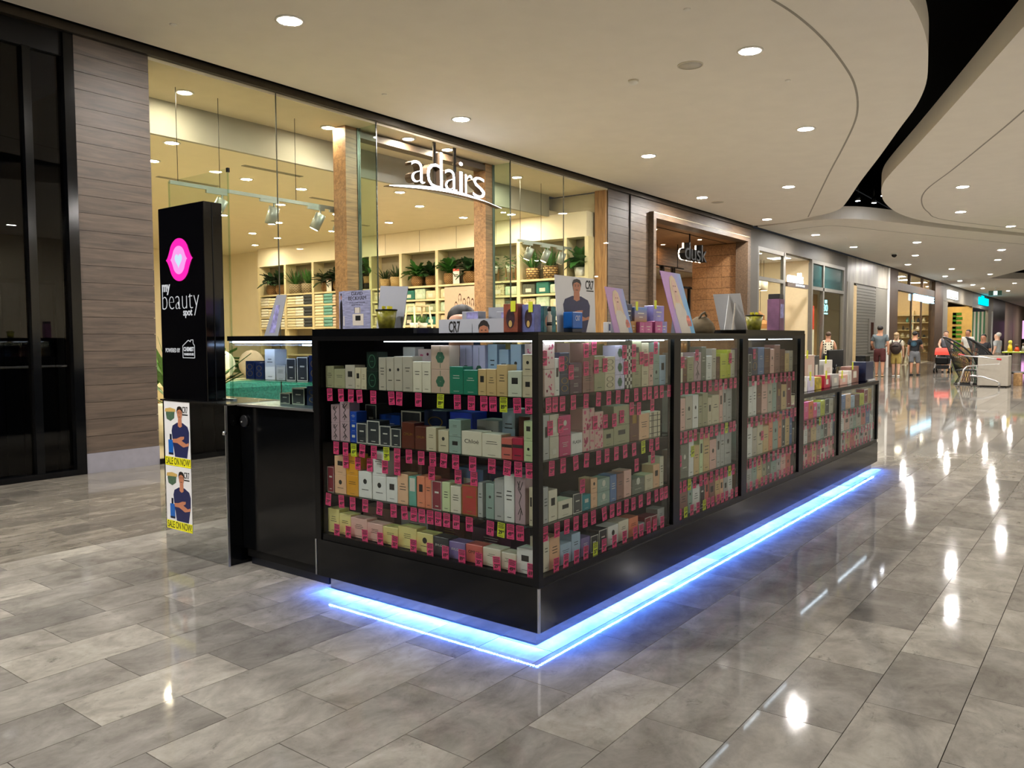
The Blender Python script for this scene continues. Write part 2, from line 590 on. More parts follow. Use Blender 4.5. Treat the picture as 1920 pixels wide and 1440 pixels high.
shade_strip([(-2, 2.2), (1, 1.7), (3.2, 1.1), (4.2, 0.85), (4.9, 0.719), (5.5, 0.652), (6.34, 0.637), (7.36, 0.695), (8.15, 0.792), (9.11, 0.998), (10.07, 1.289), (11.7, 1.9), (13.86, 2.74), (19.15, 4.74)], 1)
shade_strip([(6, -2.5), (10.8, -0.825), (12.75, -0.098), (14.77, 0.678), (16.79, 1.484), (18.45, 1.87), (20.24, 2.044), (22.13, 1.923), (26, 0.3)], 2)
shade_strip([(21.5, 6.0), (21.2, 5.0), (21.6, 4.5), (23.5, 3.75), (26.5, 2.5), (32, 0.1)], 3)
# black plenum above the rafts
MB().box(-9, 108, -11.5, 6.6, 7.3, 7.4).build('ceiling', M['void'], kind='structure', label='black plenum lid seen through the gaps between the rafts')
MB().box(-9, 108, 6.66, 6.72, 4.70, 7.3).build('wall_left', M['void'], kind='structure', label='black upstand wall above the shopfronts')
# unseen sides of the hall
MB().box(-9.2, 108, -11.7, -11.5, 0, 7.3).build('wall_right', M['plaster'], kind='structure', label='plain pale wall on the far side of the mall')
MB().box(-9.2, -9, -11.5, 6.6, 0, 7.3).build('wall_back', M['plaster'], kind='structure', label='plain pale wall behind the viewer')
MB().box(108, 108.2, -11.5, 6.6, 0, 7.3).build('wall_far', M['plaster'], kind='structure', label='pale end wall far down the mall')

# downlights
M['trimring'] = pm('downlight_trim', 'e9e7e2', 0.4, var=0.02)
def downlight_proto(label, cat, group, lens, r=0.115):
    t = thing('downlight', label, cat, group=group)
    MB().lathe([(r, 0.0), (r+0.03, 0.0), (r+0.033, -0.006), (r, -0.012), (r, 0.0)], (0, 0, 0), 20).build('trim_ring', M['trimring'], t)
    MB().lathe([(0.0, -0.014), (r*0.6, -0.012), (r-0.002, -0.006), (r-0.002, 0.0), (0, 0)], (0, 0, 0), 16).build('lens', lens, t)
    return t
MALL_DL = [(2.38, 4.75), (6.08, 1.39), (6.2, 5.77), (9.89, 1.95), (10.03, 4.72), (14.5, 3.73), (14.56, 5.72), (18.85, 5.745), (16.85, 0.786), (20.73, 1.373), (24.71, 0.646),
 (23.08, 5.71), (27.4, 5.67), (27.31, 3.607), (32.06, 4.54), (36.18, 5.61), (40.08, 4.47), (45.0, 5.52), (31.91, 1.61), (44.96, 3.45), (49.54, 5.47), (36.3, 2.2), (54, 5.4), (54, 3.2), (58.5, 5.4), (63, 4.4),
 (67.5, 5.4), (58.5, 1), (67.5, 2), (76, 4), (85, 3), (95, 3),
 (-2.0, 4.75), (-6.4, 4.75), (-2.0, 2.4), (2.0, 2.0), (-6.4, 2.4), (11, -3.6), (11, -8), (6.6, -5.4), (6.6, -9.2), (2.2, -6.2), (-2.2, -7.4), (-6.5, -9), (15.4, -3.6), (19.8, -3), (15.4, -8), (24.2, -4), (24.2, -8.5), (33, -6.5)]
MALL_LBL = ['{} ceiling downlight of the mall, {} along from the viewer']
ORD = ['first', 'second', 'third', 'fourth', 'fifth', 'sixth', 'seventh', 'eighth', 'ninth', 'tenth', 'eleventh', 'twelfth', 'thirteenth', 'fourteenth', 'fifteenth', 'sixteenth', 'seventeenth', 'eighteenth', 'nineteenth', 'twentieth',
       'twenty-first', 'twenty-second', 'twenty-third', 'twenty-fourth', 'twenty-fifth', 'twenty-sixth', 'twenty-seventh', 'twenty-eighth', 'twenty-ninth', 'thirtieth']
def ordn(i):
    if i < len(ORD): return ORD[i]
    tens = {3: 'thirty', 4: 'forty', 5: 'fifty', 6: 'sixty'}[(i+1)//10]
    return tens + ('-' + ORD[(i+1) % 10 - 1] if (i+1) % 10 else 'th')
dl0 = downlight_proto('', 'downlight', 'round mall downlights', M['lens'])
dl_sorted = sorted(MALL_DL, key=lambda p: (p[0]+2.86)**2 + (p[1]+2.03)**2)
for i, (x, y) in enumerate(dl_sorted):
    o = dl0 if i == 0 else copy_tree(dl0)
    o.location = (x, y, ZC)
    o['label'] = 'round white downlight in the mall ceiling, %s nearest to the viewer' % ordn(i)
# spots in the black void
sp0 = thing('void_spotlight', 'small bright spotlight inside the black ceiling void', 'spotlight')
MB().cyl((0, 0, 0), (0, 0, 0.16), 0.07, 0.05, 12).cyl((0, 0, 0.16), (0, 0, 0.6), 0.012, n=6).build('housing', M['blackmetal'], sp0)
MB().cyl((0, 0, -0.004), (0, 0, 0.004), 0.055, n=12).build('lens', M['lens_cool'], sp0)
for i, (x, y) in enumerate([(19.4, 3.55), (20.0, 3.3), (20.3, 2.95), (19.0, 2.85), (19.4, 2.75), (45.6, 2.6), (46.2, 2.55), (45.2, 2.0)]):
    o = sp0 if i == 0 else copy_tree(sp0)
    o.location = (x, y, 4.95)
    o['label'] = 'small spotlight in the black ceiling void, %s from the viewer' % ordn(i)
    o['group'] = 'spotlights in the ceiling void'
# speakers, detectors, sprinklers, dome camera
M['grille'] = pm('speaker_grille', 'bdb8af', 0.6, var=0.12, scale=300)
for i, (x, y, r) in enumerate([(6.11, 2.125, 0.15), (15.4, 5.706, 0.15)]):
    t = thing('ceiling_speaker', ['round grey ceiling speaker near the curved painted shadow line', 'round grey ceiling speaker by the timber portal shop'][i], 'speaker', (x, y, ZC), group='ceiling speakers')
    MB().lathe([(r-0.012, 0.001), (r, 0.001), (r, -0.008), (r-0.012, -0.01), (r-0.012, 0.001)], (x, y, ZC), 24).build('bezel', M['offwhite'], t)
    MB().lathe([(0, -0.006), (r-0.012, -0.004), (r-0.012, 0.001), (0, 0.001)], (x, y, ZC), 24).build('grille', M['grille'], t)
for i, (x, y) in enumerate([(6.2, 2.93), (1.72, 5.775), (4.68, 5.79), (4.59, 1.46), (7.39, 1.40), (13.86, 5.74), (24.6, 5.2), (30, 4.6)]):
    t = thing('smoke_detector', 'small white ceiling detector, %s nearest to the viewer' % ordn([2, 0, 3, 1, 4, 5, 6, 7][i]), 'detector', (x, y, ZC), group='small ceiling detectors')
    big = 0.055 if i == 0 else 0.035
    MB().lathe([(0, -0.05 if i == 0 else -0.012), (big*0.8, -0.045 if i == 0 else -0.011), (big, -0.03 if i == 0 else -0.006), (big, 0), (0, 0)], (x, y, ZC), 16).build('body', M['white'], t)
    if i == 0: MB().lathe([(big+0.012, 0), (big+0.012, -0.012), (big, -0.014), (big, 0)], (x, y, ZC), 16).build('base_ring', M['offwhite'], t)
t = thing('dome_camera', 'black dome security camera under the far ceiling raft', 'camera', (30.6, 5.0, ZC))
MB().cyl((30.6, 5.0, ZC), (30.6, 5.0, ZC-0.06), 0.12, n=16).build('base', M['white'], t)
MB().ell((30.6, 5.0, ZC-0.07), (0.1, 0.1, 0.1)).build('dome', M['black'], t)
t = thing('exit_sign', 'green emergency exit sign hanging from the far ceiling', 'exit sign', (58, 4.6, 4.3))
MB().box(57.97, 58.03, 4.25, 5.0, 4.1, 4.4).build('panel', pm('exit_green', '0b5c4a', 0.4), t)
MB().box(57.95, 57.97, 4.5, 4.72, 4.12, 4.38).build('pictogram', em('exit_white', (0.75, 1, 0.95), 1.5), t)
MB().cyl((58, 4.62, 4.4), (58, 4.62, ZC), 0.015, n=6).build('hanger', M['alu'], t)

# ------------------------------------------------------------------ first shopfronts on the left wall
M['bronze'] = pm('bronze_channel', '3a342b', 0.35, 0.6, var=0.1)
hd = MB().box(-9, 20.0, 6.56, 6.80, 4.535, 4.62).build('trim_4', M['bronze'], kind='structure', label='dark bronze header channel along the shopfronts')
MB().box(-9, 20.0, 6.60, 6.82, 4.62, 4.74).build('shadow_gap_fill', M['void'], hd)  # black box; the shadow above the header is put into its colour
MB().box(1.9, 11.9, 6.80, 6.83, 4.525, 4.56).build('white_bead', M['white'], hd)

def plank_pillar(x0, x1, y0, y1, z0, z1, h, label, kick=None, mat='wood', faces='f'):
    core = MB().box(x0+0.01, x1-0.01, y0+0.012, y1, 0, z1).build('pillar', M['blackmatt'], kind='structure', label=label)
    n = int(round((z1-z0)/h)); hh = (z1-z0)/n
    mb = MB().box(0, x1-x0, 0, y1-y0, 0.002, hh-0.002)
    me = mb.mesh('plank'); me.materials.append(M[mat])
    for i in range(n):
        o = link_mesh('plank', me, core)
        o.location = (x0, y0 - (0.0015 if i % 3 == 1 else 0), z0+i*hh)
    if kick:
        MB().box(x0-0.002, x1+0.002, y0-0.006, y1, 0, z0).build('kick_plate', kick, core)
    return core
M['kick'] = pm('grey_kick_plate', '8f8d96', 0.25, 0.2, var=0.05)
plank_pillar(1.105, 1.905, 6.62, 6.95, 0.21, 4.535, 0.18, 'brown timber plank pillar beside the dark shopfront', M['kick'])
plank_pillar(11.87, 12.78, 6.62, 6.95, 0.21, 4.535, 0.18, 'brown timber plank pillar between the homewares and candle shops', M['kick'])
MB().box(1.0, 1.10, 6.60, 6.80, 0, 4.56).build('trim_5', M['black'], kind='structure', label='black steel post at the dark shopfront')
MB().box(12.785, 12.815, 6.60, 6.9, 0, 4.56).build('trim_6', M['void'], kind='structure', label='black joint between two shopfronts')
# dark shop front
M['darkglass'] = pm('dark_tinted_glass', '15171a', 0.06, var=0.2, spec=0.6)
M['navy'] = pm('navy_roller_panel', '0d1222', 0.28, var=0.2, scale=20)
M['putty'] = pm('putty_wall', '5a554a', 0.7, var=0.05)
dk = MB().box(-9, 1.0, 7.4, 7.5, 0, 4.6).build('wall_left_dark_shop', M['putty'], kind='structure', label='dim interior wall of the closed dark shop')
dw = MB().box(-9, 1.0, 6.64, 6.74, 4.3, 4.56).build('window_1', M['blackmetal'], kind='structure', label='tall dark framed glazing of the closed shop')
for x in (-4.0, -1.6, 0.62):
    MB().box(x, x+0.075, 6.62, 6.76, 0.04, 4.3).build('mullion', M['black'], dw)
for a, b in ((-9, -4.0), (-3.92, -1.6), (-1.52, 0.62), (0.70, 1.0)):
    MB().box(a, b, 6.68, 6.692, 0.04, 4.3).build('pane', glass('smoked_glass', (0.30, 0.31, 0.33), 1.5), dw)
MB().box(-9, 1.0, 6.60, 6.78, 0, 0.06).build('sill', M['black'], dw)
MB().box(-9, 0.93, 6.80, 6.84, 0.03, 1.98).build('lower_panel', M['navy'], dw)
for x in [0.9-0.16*k for k in range(24)]:
    MB().box(x-0.006, x+0.006, 6.79, 6.80, 0.05, 1.96).build('panel_rib', M['black'], dw)
MB().box(-9, 0.95, 6.86, 6.9, 1.98, 2.03).build('panel_rail', M['black'], dw)
MB().box(0.05, 0.16, 6.9, 6.96, 2.0, 2.38).build('inner_post', M['black'], dw)
MB().box(0.42, 0.45, 6.9, 6.93, 2.0, 4.3).build('inner_post', M['black'], dw)

# homewares shop glazing
w1 = MB().box(1.905, 5.32, 6.60, 6.66, 0, 0.06).build('window_2', M['blackmetal'], kind='structure', label='tall frameless shop window beside the brown pillar')
for a, b in ((1.91, 3.583), (3.591, 5.31)):
    MB().box(a, b, 6.62, 6.632, 0.06, 4.53).build('pane', M['shopglass'], w1)
MB().box(3.583, 3.591, 6.618, 6.634, 0.06, 4.53).build('silicone_joint', pm('silicone', '2a2a20', 0.5), w1)
MB().box(5.305, 5.317, 6.632, 6.99, 0.0, 4.50).build('return_pane', M['greenglass'], w1)
MB().box(5.304, 5.318, 6.618, 6.634, 0.0, 4.53).build('corner_edge', pm('glass_edge', '1d2b25', 0.2), w1)
w2 = MB().box(8.5, 11.87, 6.60, 6.66, 0, 0.06).build('window_3', M['blackmetal'], kind='structure', label='tall frameless shop window past the lit lettering')
for a, b in ((8.5, 10.19), (10.198, 11.87)):
    MB().box(a, b, 6.62, 6.632, 0.06, 4.53).build('pane', M['shopglass'], w2)
MB().box(10.19, 10.198, 6.618, 6.634, 0.06, 4.53).build('silicone_joint', _mats['silicone'], w2)
MB().box(8.494, 8.506, 6.632, 7.03, 0.0, 4.50).build('return_pane', M['greenglass'], w2)
MB().box(8.492, 8.508, 6.618, 6.634, 0.0, 4.53).build('corner_edge', _mats['glass_edge'], w2)
MB().box(11.80, 11.87, 6.64, 6.9, 0.06, 4.5).build('timber_reveal', M['woodz'], w2)
def door_post(x0, x1, n):
    p = MB().box(x0+0.004, x1-0.004, 7.01, 7.25, 0, 4.5).build('trim_%d' % n, M['blackmatt'], kind='structure', label='timber clad door jamb of the homewares shop, %s of two' % ('first' if n == 7 else 'second'))
    mb = MB().box(0, x1-x0, 0, 0.27, 0.001, 0.4485)
    me = mb.mesh('plank'); me.materials.append(M['woodpost'])
    for i in range(10):
        o = link_mesh('plank', me, p); o.location = (x0, 7.0, i*0.45)
    MB().box(x1, x1+0.06, 6.99, 7.05, 0, 4.5).build('channel', pm('grey_green_channel', '4a544c', 0.4, 0.3), p)
door_post(5.06, 5.28, 7)
door_post(8.27, 8.46, 8)
MB().box(5.31, 8.27, 7.0, 7.2, 4.37, 4.47).build('trim_9', pm('dark_beam', '4c4034', 0.5), kind='structure', label='dark beam across the shop entrance')
MB().box(1.9, 11.9, 6.63, 8.0, 4.50, 4.54).build('ceiling', M['plaster'], kind='structure', label='cream ceiling strip inside the shop window')

# ------------------------------------------------------------------ kiosk cabinets
M['skirt'] = pm('dark_skirting', '10141f', 0.3, var=0.1)
M['shelfglass'] = glass('shelf_glass', (0.70, 0.86, 0.80), 1.45)
SH = (1.135, 0.845, 0.553, 0.327)       # tops of the three glass shelves and of the cabinet floor
KH = 1.43
def diodes(mb, p0, p1, step=0.0175):
    p0 = Vector(p0); p1 = Vector(p1); n = int((p1-p0).length/step)
    d = (p1-p0)/n
    ax = d.normalized(); s = Vector((-ax.y, ax.x, 0))
    for i in range(n):
        c = p0 + d*(i+0.5)
        a = ax*0.0048; b = s*0.0048
        q = [c-a-b, c+a-b, c+a+b, c-a+b]
        mb.add(q, [(3, 2, 1, 0)])
def cabinet_common(t, x0, x1, zt, shelves, near_post, far_post, near_w, far_w, lights, fulltop=True):
    """one glass cabinet along the long side: front face at y=0, from x0 to x1"""
    D = 0.43
    MB().box(x0, x1, 0.0, D, 0.085, 0.29).build('base_panel', M['black'], t)
    MB().box(x0, x1, 0.008, D, 0.29, 0.325).build('bottom_rail', M['blackmetal'], t)
    MB().box(x0, x1, 0.06, D-0.02, 0.0, 0.085).build('plinth', M['steel'], t)
    if near_post: MB().box(x0, x0+near_w, 0.0, 0.04, 0.325, zt-0.035).build('post', M['blackmetal'], t)
    if far_post: MB().box(x1-far_w, x1, 0.0, 0.04, 0.325, zt-0.035).build('post', M['blackmetal'], t)
    MB().box(x0, x1, 0.0, D, zt-0.012, zt).build('top_board', M['black'], t)
    MB().box(x0, x1, 0.0, 0.03, zt-0.036, zt-0.012).build('top_rail', M['blackmetal'], t)
    MB().box(x0+near_w, x1-far_w, 0.012, 0.018, 0.325, zt-0.036).build('pane', M['kglass'], t)
    for z in shelves:
        MB().box(x0+0.02, x1-0.02, 0.026, D-0.04, z-0.008, z).build('shelf', M['shelfglass'], t)
        MB().box(x0+0.01, x1-0.01, D-0.05, D-0.035, z-0.04, z-0.009).build('shelf_bracket', M['blackmetal'], t)
    MB().box(x0, x1, D-0.02, D-0.008, 0.325, zt*0.79).build('back_panel', M['blackmatt'], t)
    MB().box(x0, x1, D-0.018, D-0.012, zt*0.79, zt-0.012).build('back_pane', M['kglass'], t)
    ls = MB()
    for a, b in lights: ls.box(a, b, 0.034, 0.046, zt-0.043, zt-0.038)
    ls.build('light_strip', M['led'], t)
    db = MB(); diodes(db, (x0, 0.035, 0.0835), (x1, 0.035, 0.0835))
    db.build('blue_led_strip', M['blue'], t, kind='stuff')

# corner cabinet: short face towards the viewer's side (x=0) and the first window of the long side
kc = thing('display_cabinet', 'black framed corner glass cabinet packed with perfume, nearest to viewer', 'display cabinet', (0, 0, 0), group='glass cabinets of the perfume kiosk')
cabinet_common(kc, 0.45, 1.385, KH, SH[:3], False, True, 0.0, 0.045, [(0.47, 0.83), (0.93, 1.28)])
W_ = 1.53; D_ = 0.45
MB().box(0, D_, 0, W_, 0.085, 0.29).build('base_panel', M['black'], kc)
MB().box(0.008, D_, 0.008, W_, 0.29, 0.325).build('bottom_rail', M['blackmetal'], kc)
MB().box(0.06, D_, 0.06, W_-0.05, 0.0, 0.085).build('plinth', M['steel'], kc)
MB().box(0, D_, 0, W_, KH-0.012, KH).build('top_board', M['black'], kc)
MB().box(0, 0.03, 0, W_, KH-0.036, KH-0.012).box(0.03, D_, 0, 0.03, KH-0.036, KH-0.012).build('top_rail', M['blackmetal'], kc)
MB().box(0, 0.034, 0, 0.034, 0.29, KH-0.036).build('corner_post', M['blackmetal'], kc)
MB().box(0, 0.04, W_-0.045, W_, 0.29, KH-0.036).build('post', M['blackmetal'], kc)
MB().box(-0.004, 0.006, -0.004, 0.006, 0.087, 0.288).build('corner_strip', M['alu'], kc)
MB().box(-0.004, 0.004, W_-0.008, W_+0.002, 0.087, 0.288).build('corner_strip', M['alu'], kc)
MB().box(0.012, 0.018, 0.034, W_-0.045, 0.325, KH-0.036).build('pane', M['kglass'], kc)
MB().box(0.034, 0.45, 0.012, 0.018, 0.325, KH-0.036).build('pane', M['kglass'], kc)
for z in SH[:3]:
    MB().box(0.026, D_-0.03, 0.026, W_-0.03, z-0.008, z).build('shelf', M['shelfglass'], kc)
    MB().box(D_-0.05, D_-0.035, 0.4, W_-0.02, z-0.04, z-0.009).build('shelf_bracket', M['blackmetal'], kc)
MB().box(0.035, D_, W_-0.03, W_-0.015, 0.325, KH-0.012).build('side_panel', M['blackmatt'], kc)
MB().box(D_-0.02, D_-0.008, 0.44, W_, 0.325, 1.13).box(D_-0.02, D_-0.008, 1.02, W_, 1.13, KH-0.012).build('back_panel', pm('navy_black_back', '151c2b', 0.35), kc)
MB().box(D_-0.018, D_-0.012, 0.44, 1.02, 1.13, KH-0.012).build('back_pane', M['kglass'], kc)
MB().box(0.034, 0.046, 0.05, 1.0, KH-0.043, KH-0.038).box(0.06, 0.45, 0.034, 0.046, KH-0.043, KH-0.038).build('light_strip', M['led'], kc)
db = MB(); diodes(db, (0.035, 0.03, 0.0835), (0.035, W_-0.06, 0.0835)); diodes(db, (0.03, 0.035, 0.0835), (0.45, 0.035, 0.0835))
db.build('blue_led_strip', M['blue'], kc, kind='stuff')
MB().box(0.0, 0.45, 0.755, W_, KH, KH+0.028).build('raised_top', M['black'], kc)

k2 = thing('display_cabinet', 'black framed glass perfume cabinet, second window along the long side', 'display cabinet', (1.385, 0, 0), group='glass cabinets of the perfume kiosk')
cabinet_common(k2, 1.385, 2.43, KH, SH[:3], True, True, 0.04, 0.05, [(1.45, 1.75), (1.8, 2.3)])
k3 = thing('display_cabinet', 'black framed glass perfume cabinet, third window before the low counter', 'display cabinet', (2.43, 0, 0), group='glass cabinets of the perfume kiosk')
cabinet_common(k3, 2.43, 3.71, KH, SH[:3], True, True, 0.05, 0.11, [(2.52, 2.9), (3.0, 3.5)])
MB().box(2.435, 3.70, 0.0, 0.43, KH, KH+0.026).build('raised_top', M['black'], k3)
MB().box(3.69, 3.71, 0.0, 0.43, 0.95, KH).build('end_panel', M['black'], k3)
LH = 0.945
LSH = (0.715, 0.512)
k4 = thing('display_cabinet', 'low black framed glass perfume counter at the far end of kiosk', 'display cabinet', (3.71, 0, 0), group='glass cabinets of the perfume kiosk')
cabinet_common(k4, 3.71, 6.22, LH, LSH, False, True, 0.0, 0.05, [(3.8, 4.6), (4.9, 6.0)])
MB().box(4.735, 4.80, 0.0, 0.04, 0.325, LH-0.036).build('post', M['blackmetal'], k4)
MB().box(6.205, 6.22, 0.03, 0.40, 0.325, LH-0.036).build('end_pane', M['kglass'], k4)
MB().box(6.195, 6.205, -0.002, 0.0, 0.15, 0.17).build('brass_lock', pm('brass', 'b08a50', 0.25, 1.0), k4)

# rear run of the kiosk: black counter with a glass case on its end
kr = thing('counter_unit', 'black counter unit with lit glass case on top behind kiosk corner', 'counter', (0.08, 1.55, 0), group='glass cabinets of the perfume kiosk')
MB().box(0.085, 5.2, 1.545, 2.30, 0.05, 1.0).build('body', M['blackmatt'], kr)
MB().box(0.075, 0.085, 1.56, 2.33, 0.10, 0.985).build('end_panel', M['black'], kr)
MB().box(0.10, 5.1, 1.545, 2.28, 0.0, 0.10).build('skirting', M['skirt'], kr)
MB().box(0.045, 5.2, 1.55, 2.32, 0.995, 1.008).build('counter_edge', M['alu'], kr)
MB().box(0.04, 1.6, 1.55, 2.40, 1.395, 1.425).build('case_top', M['black'], kr)
MB().box(0.05, 0.056, 1.58, 2.395, 1.012, 1.395).build('case_pane', M['kglass'], kr)
MB().box(0.05, 1.5, 2.391, 2.397, 1.012, 1.395).build('case_pane', M['kglass'], kr)
MB().box(0.04, 0.08, 1.545, 1.585, 1.0, 1.40).build('case_post', M['blackmetal'], kr)
MB().box(0.06, 1.5, 1.60, 2.39, 1.148, 1.156).build('case_shelf', M['shelfglass'], kr)
MB().box(0.065, 0.08, 1.62, 2.38, 1.383, 1.394).box(0.6, 0.615, 1.62, 2.38, 1.36, 1.371).build('light_strip', em('case_led_blue', (0.45, 0.62, 1.0), 22.0), kr)
MB().box(1.5, 1.52, 1.58, 2.40, 1.008, 1.395).build('case_back', pm('case_back', '1a2130', 0.3), kr)

# ------------------------------------------------------------------ mirrored pedestal, sign pylon, screen
mp_ = thing('mirror_pedestal', 'mirror fronted pedestal under the black sign box', 'pedestal', (-0.03, 2.69, 0))
MB().box(-0.022, 0.36, 2.335, 3.045, 0.0, 1.0).build('body', M['black'], mp_)
MB().box(-0.032, -0.022, 2.333, 3.047, 0.004, 1.003).build('mirror_panel', M['mirror'], mp_)
MB().box(-0.034, -0.020, 2.326, 2.334, 0.0, 1.006).build('edge_strip', M['alu'], mp_)
MB().box(-0.036, 0.37, 2.30, 3.07, 1.002, 1.012).build('top_plate', M['steel'], mp_)
kn = MB().ell((-0.044, 2.325, 0.832), (0.014, 0.014, 0.014)); kn.cyl((-0.044, 2.325, 0.832), (-0.03, 2.325, 0.832), 0.006, n=8)
kn.build('knob', M['steel'], mp_)
bz = thing('door_buzzer', 'round black buzzer fixed to the black counter end', 'buzzer', (0.06, 2.30, 0.90))
MB().cyl((0.06, 2.28, 0.90), (0.075, 2.28, 0.90), 0.036, n=20).build('body', pm('grey_black_plastic', '222326', 0.35), bz)
MB().ell((0.058, 2.293, 0.895), (0.006, 0.006, 0.006)).build('button', M['alu'], bz)

py = thing('sign_pylon', 'tall black sign box with glowing pink lips and white lettering', 'sign', (0, 2.83, 1.012))
MB().cbox(-0.002, 0.13, 2.56, 3.09, 1.012, 2.27, 0.003).build('box', pm('gloss_black_acrylic', '040406', 0.08, var=0.1), py)
MB().box(0.056, 0.060, 2.556, 2.561, 1.02, 2.262).build('side_joint', M['blackmatt'], py)
FP = FX(2.845, 0, -0.0025)
def lips(rx, rup, rdn, pinch, n=18):
    pts = []
    for i in range(n+1):                      # upper lip, left to right
        s = -1 + 2*i/n
        pts.append((rx*s, pinch + (rup-pinch)*(1-abs(s)**2.4)**0.8 if abs(s) < 1 else 0.0))
    for i in range(1, n):
        s = 1 - 2*i/n
        pts.append((rx*s, -(pinch + (rdn-pinch)*(1-abs(s)**2.4)**0.8)))
    return pts
def lip_shape(w, up, dn):
    n = 26; pts = []
    def prof(s):
        s = abs(s)
        return math.sqrt(1-(s/0.80)**2) if s <= 0.62 else 0.632*((1-s)/0.38)**1.5
    e = prof(1.0)
    for i in range(n+1):
        s = -1+2*i/n
        pts.append((w*s, up*(prof(s)-e)/(1-e)))
    for i in range(1, n):
        s = 1-2*i/n
        pts.append((w*s, -dn*(prof(s)-e)/(1-e)))
    return pts
cy = 1.925
M['lip0'] = em('sign_hot_pink', (1.0, 0.02, 0.42), 1.15)
M['lip1'] = em('sign_pale_pink', (1.0, 0.33, 0.80), 1.05)
M['lip2'] = em('sign_pale_blue', (0.62, 0.86, 0.98), 0.95)
M['signwhite'] = em('sign_white', (0.92, 0.93, 0.95), 0.62)
MB().poly(FP, [(p[0], p[1]+cy) for p in lip_shape(0.155, 0.135, 0.14)], 0, 0.004).build('lips', M['lip0'], py)
MB().poly(FP, [(p[0], p[1]+cy) for p in lip_shape(0.098, 0.086, 0.096)], 0.004, 0.006).build('inner_lips', M['lip1'], py)
heart = []
for i in range(28):
    a = 2*PI*i/28
    heart.append((0.042*math.sin(a)**3, cy-0.004 + 0.0031*(13*math.cos(a)-5*math.cos(2*a)-2*math.cos(3*a)-math.cos(4*a))))
MB().poly(FP, list(reversed(heart)), 0.006, 0.008).build('heart', M['lip2'], py)
def fit_text(mb, F, body, x0, x1, y0, y1, off=0.0, depth=0.001, t0=0.0):
    vs, fs = text_geo(body, 1.0, 1.0, off, 'LEFT', depth, 1.0)
    ax = min(p[0] for p in vs); bx = max(p[0] for p in vs); ay = min(p[1] for p in vs); by = max(p[1] for p in vs)
    o, u, v, nn = F
    return mb.add([o + u*(x0+(p[0]-ax)/(bx-ax)*(x1-x0)) + v*(y0+(p[1]-ay)/(by-ay)*(y1-y0)) + nn*(t0+p[2]+depth/2) for p in vs], fs)
FP2 = FX(3.07, 0, -0.0025)
def lettering(parent, F, body, x0, x1, y0, y1, mat, name='lettering', off=0.0, depth=0.001, t0=0.0):
    mb = MB(); fit_text(mb, F, body, x0, x1, y0, y1, off, depth, t0)
    return mb.build(name, mat, parent)
lettering(py, FP2, 'my', 0.006, 0.105, 1.700, 1.770, M['signwhite'], off=0.03)
lettering(py, FP2, 'beauty', 0.006, 0.44, 1.560, 1.735, M['signwhite'], off=-0.026)
lettering(py, FP2, 'spot', 0.255, 0.36, 1.545, 1.60, M['signwhite'], off=0.02)
lettering(py, FP2, 'POWERED BY', 0.030, 0.205, 1.322, 1.350, M['signwhite'], off=0.004)
hs = MB()
house = [(0.238, 1.288), (0.238, 1.365), (0.305, 1.402), (0.330, 1.391), (0.330, 1.402), (0.360, 1.404), (0.360, 1.380), (0.375, 1.368), (0.375, 1.288)]
o_, u_, v_, n_ = FP2
for i in range(len(house)):
    a = Vector(house[i]); b = Vector(house[(i+1) % len(house)])
    d = (b-a).normalized(); s = Vector((-d.y, d.x))*0.0022
    hs.poly(FP2, [tuple(a-s), tuple(b-s), tuple(b+s), tuple(a+s)], 0, 0.001)
hs.build('house_outline', M['signwhite'], py)
lettering(py, FP2, 'CHEMIST', 0.247, 0.367, 1.330, 1.358, M['signwhite'], off=0.03)
lettering(py, FP2, 'WAREHOUSE', 0.250, 0.365, 1.303, 1.319, M['signwhite'], off=0.02)
gs = thing('glass_screen', 'clear glass screen with black clip standing behind the sign box', 'glass screen', (0.155, 2.87, 1.012))
MB().box(0.15, 0.158, 2.525, 3.215, 1.012, 2.49).build('pane', M['glass'], gs)
MB().box(0.149, 0.159, 2.519, 2.525, 1.012, 2.49).build('polished_edge', M['greenglass'], gs)
MB().box(0.149, 0.159, 3.215, 3.220, 1.012, 2.49).build('polished_edge', M['greenglass'], gs)
MB().box(0.146, 0.162, 2.512, 2.53, 2.465, 2.492).build('corner_clip', M['blackmetal'], gs)
MB().box(0.14, 0.168, 2.5, 3.07, 1.012, 1.024).build('floor_channel', M['alu'], gs)

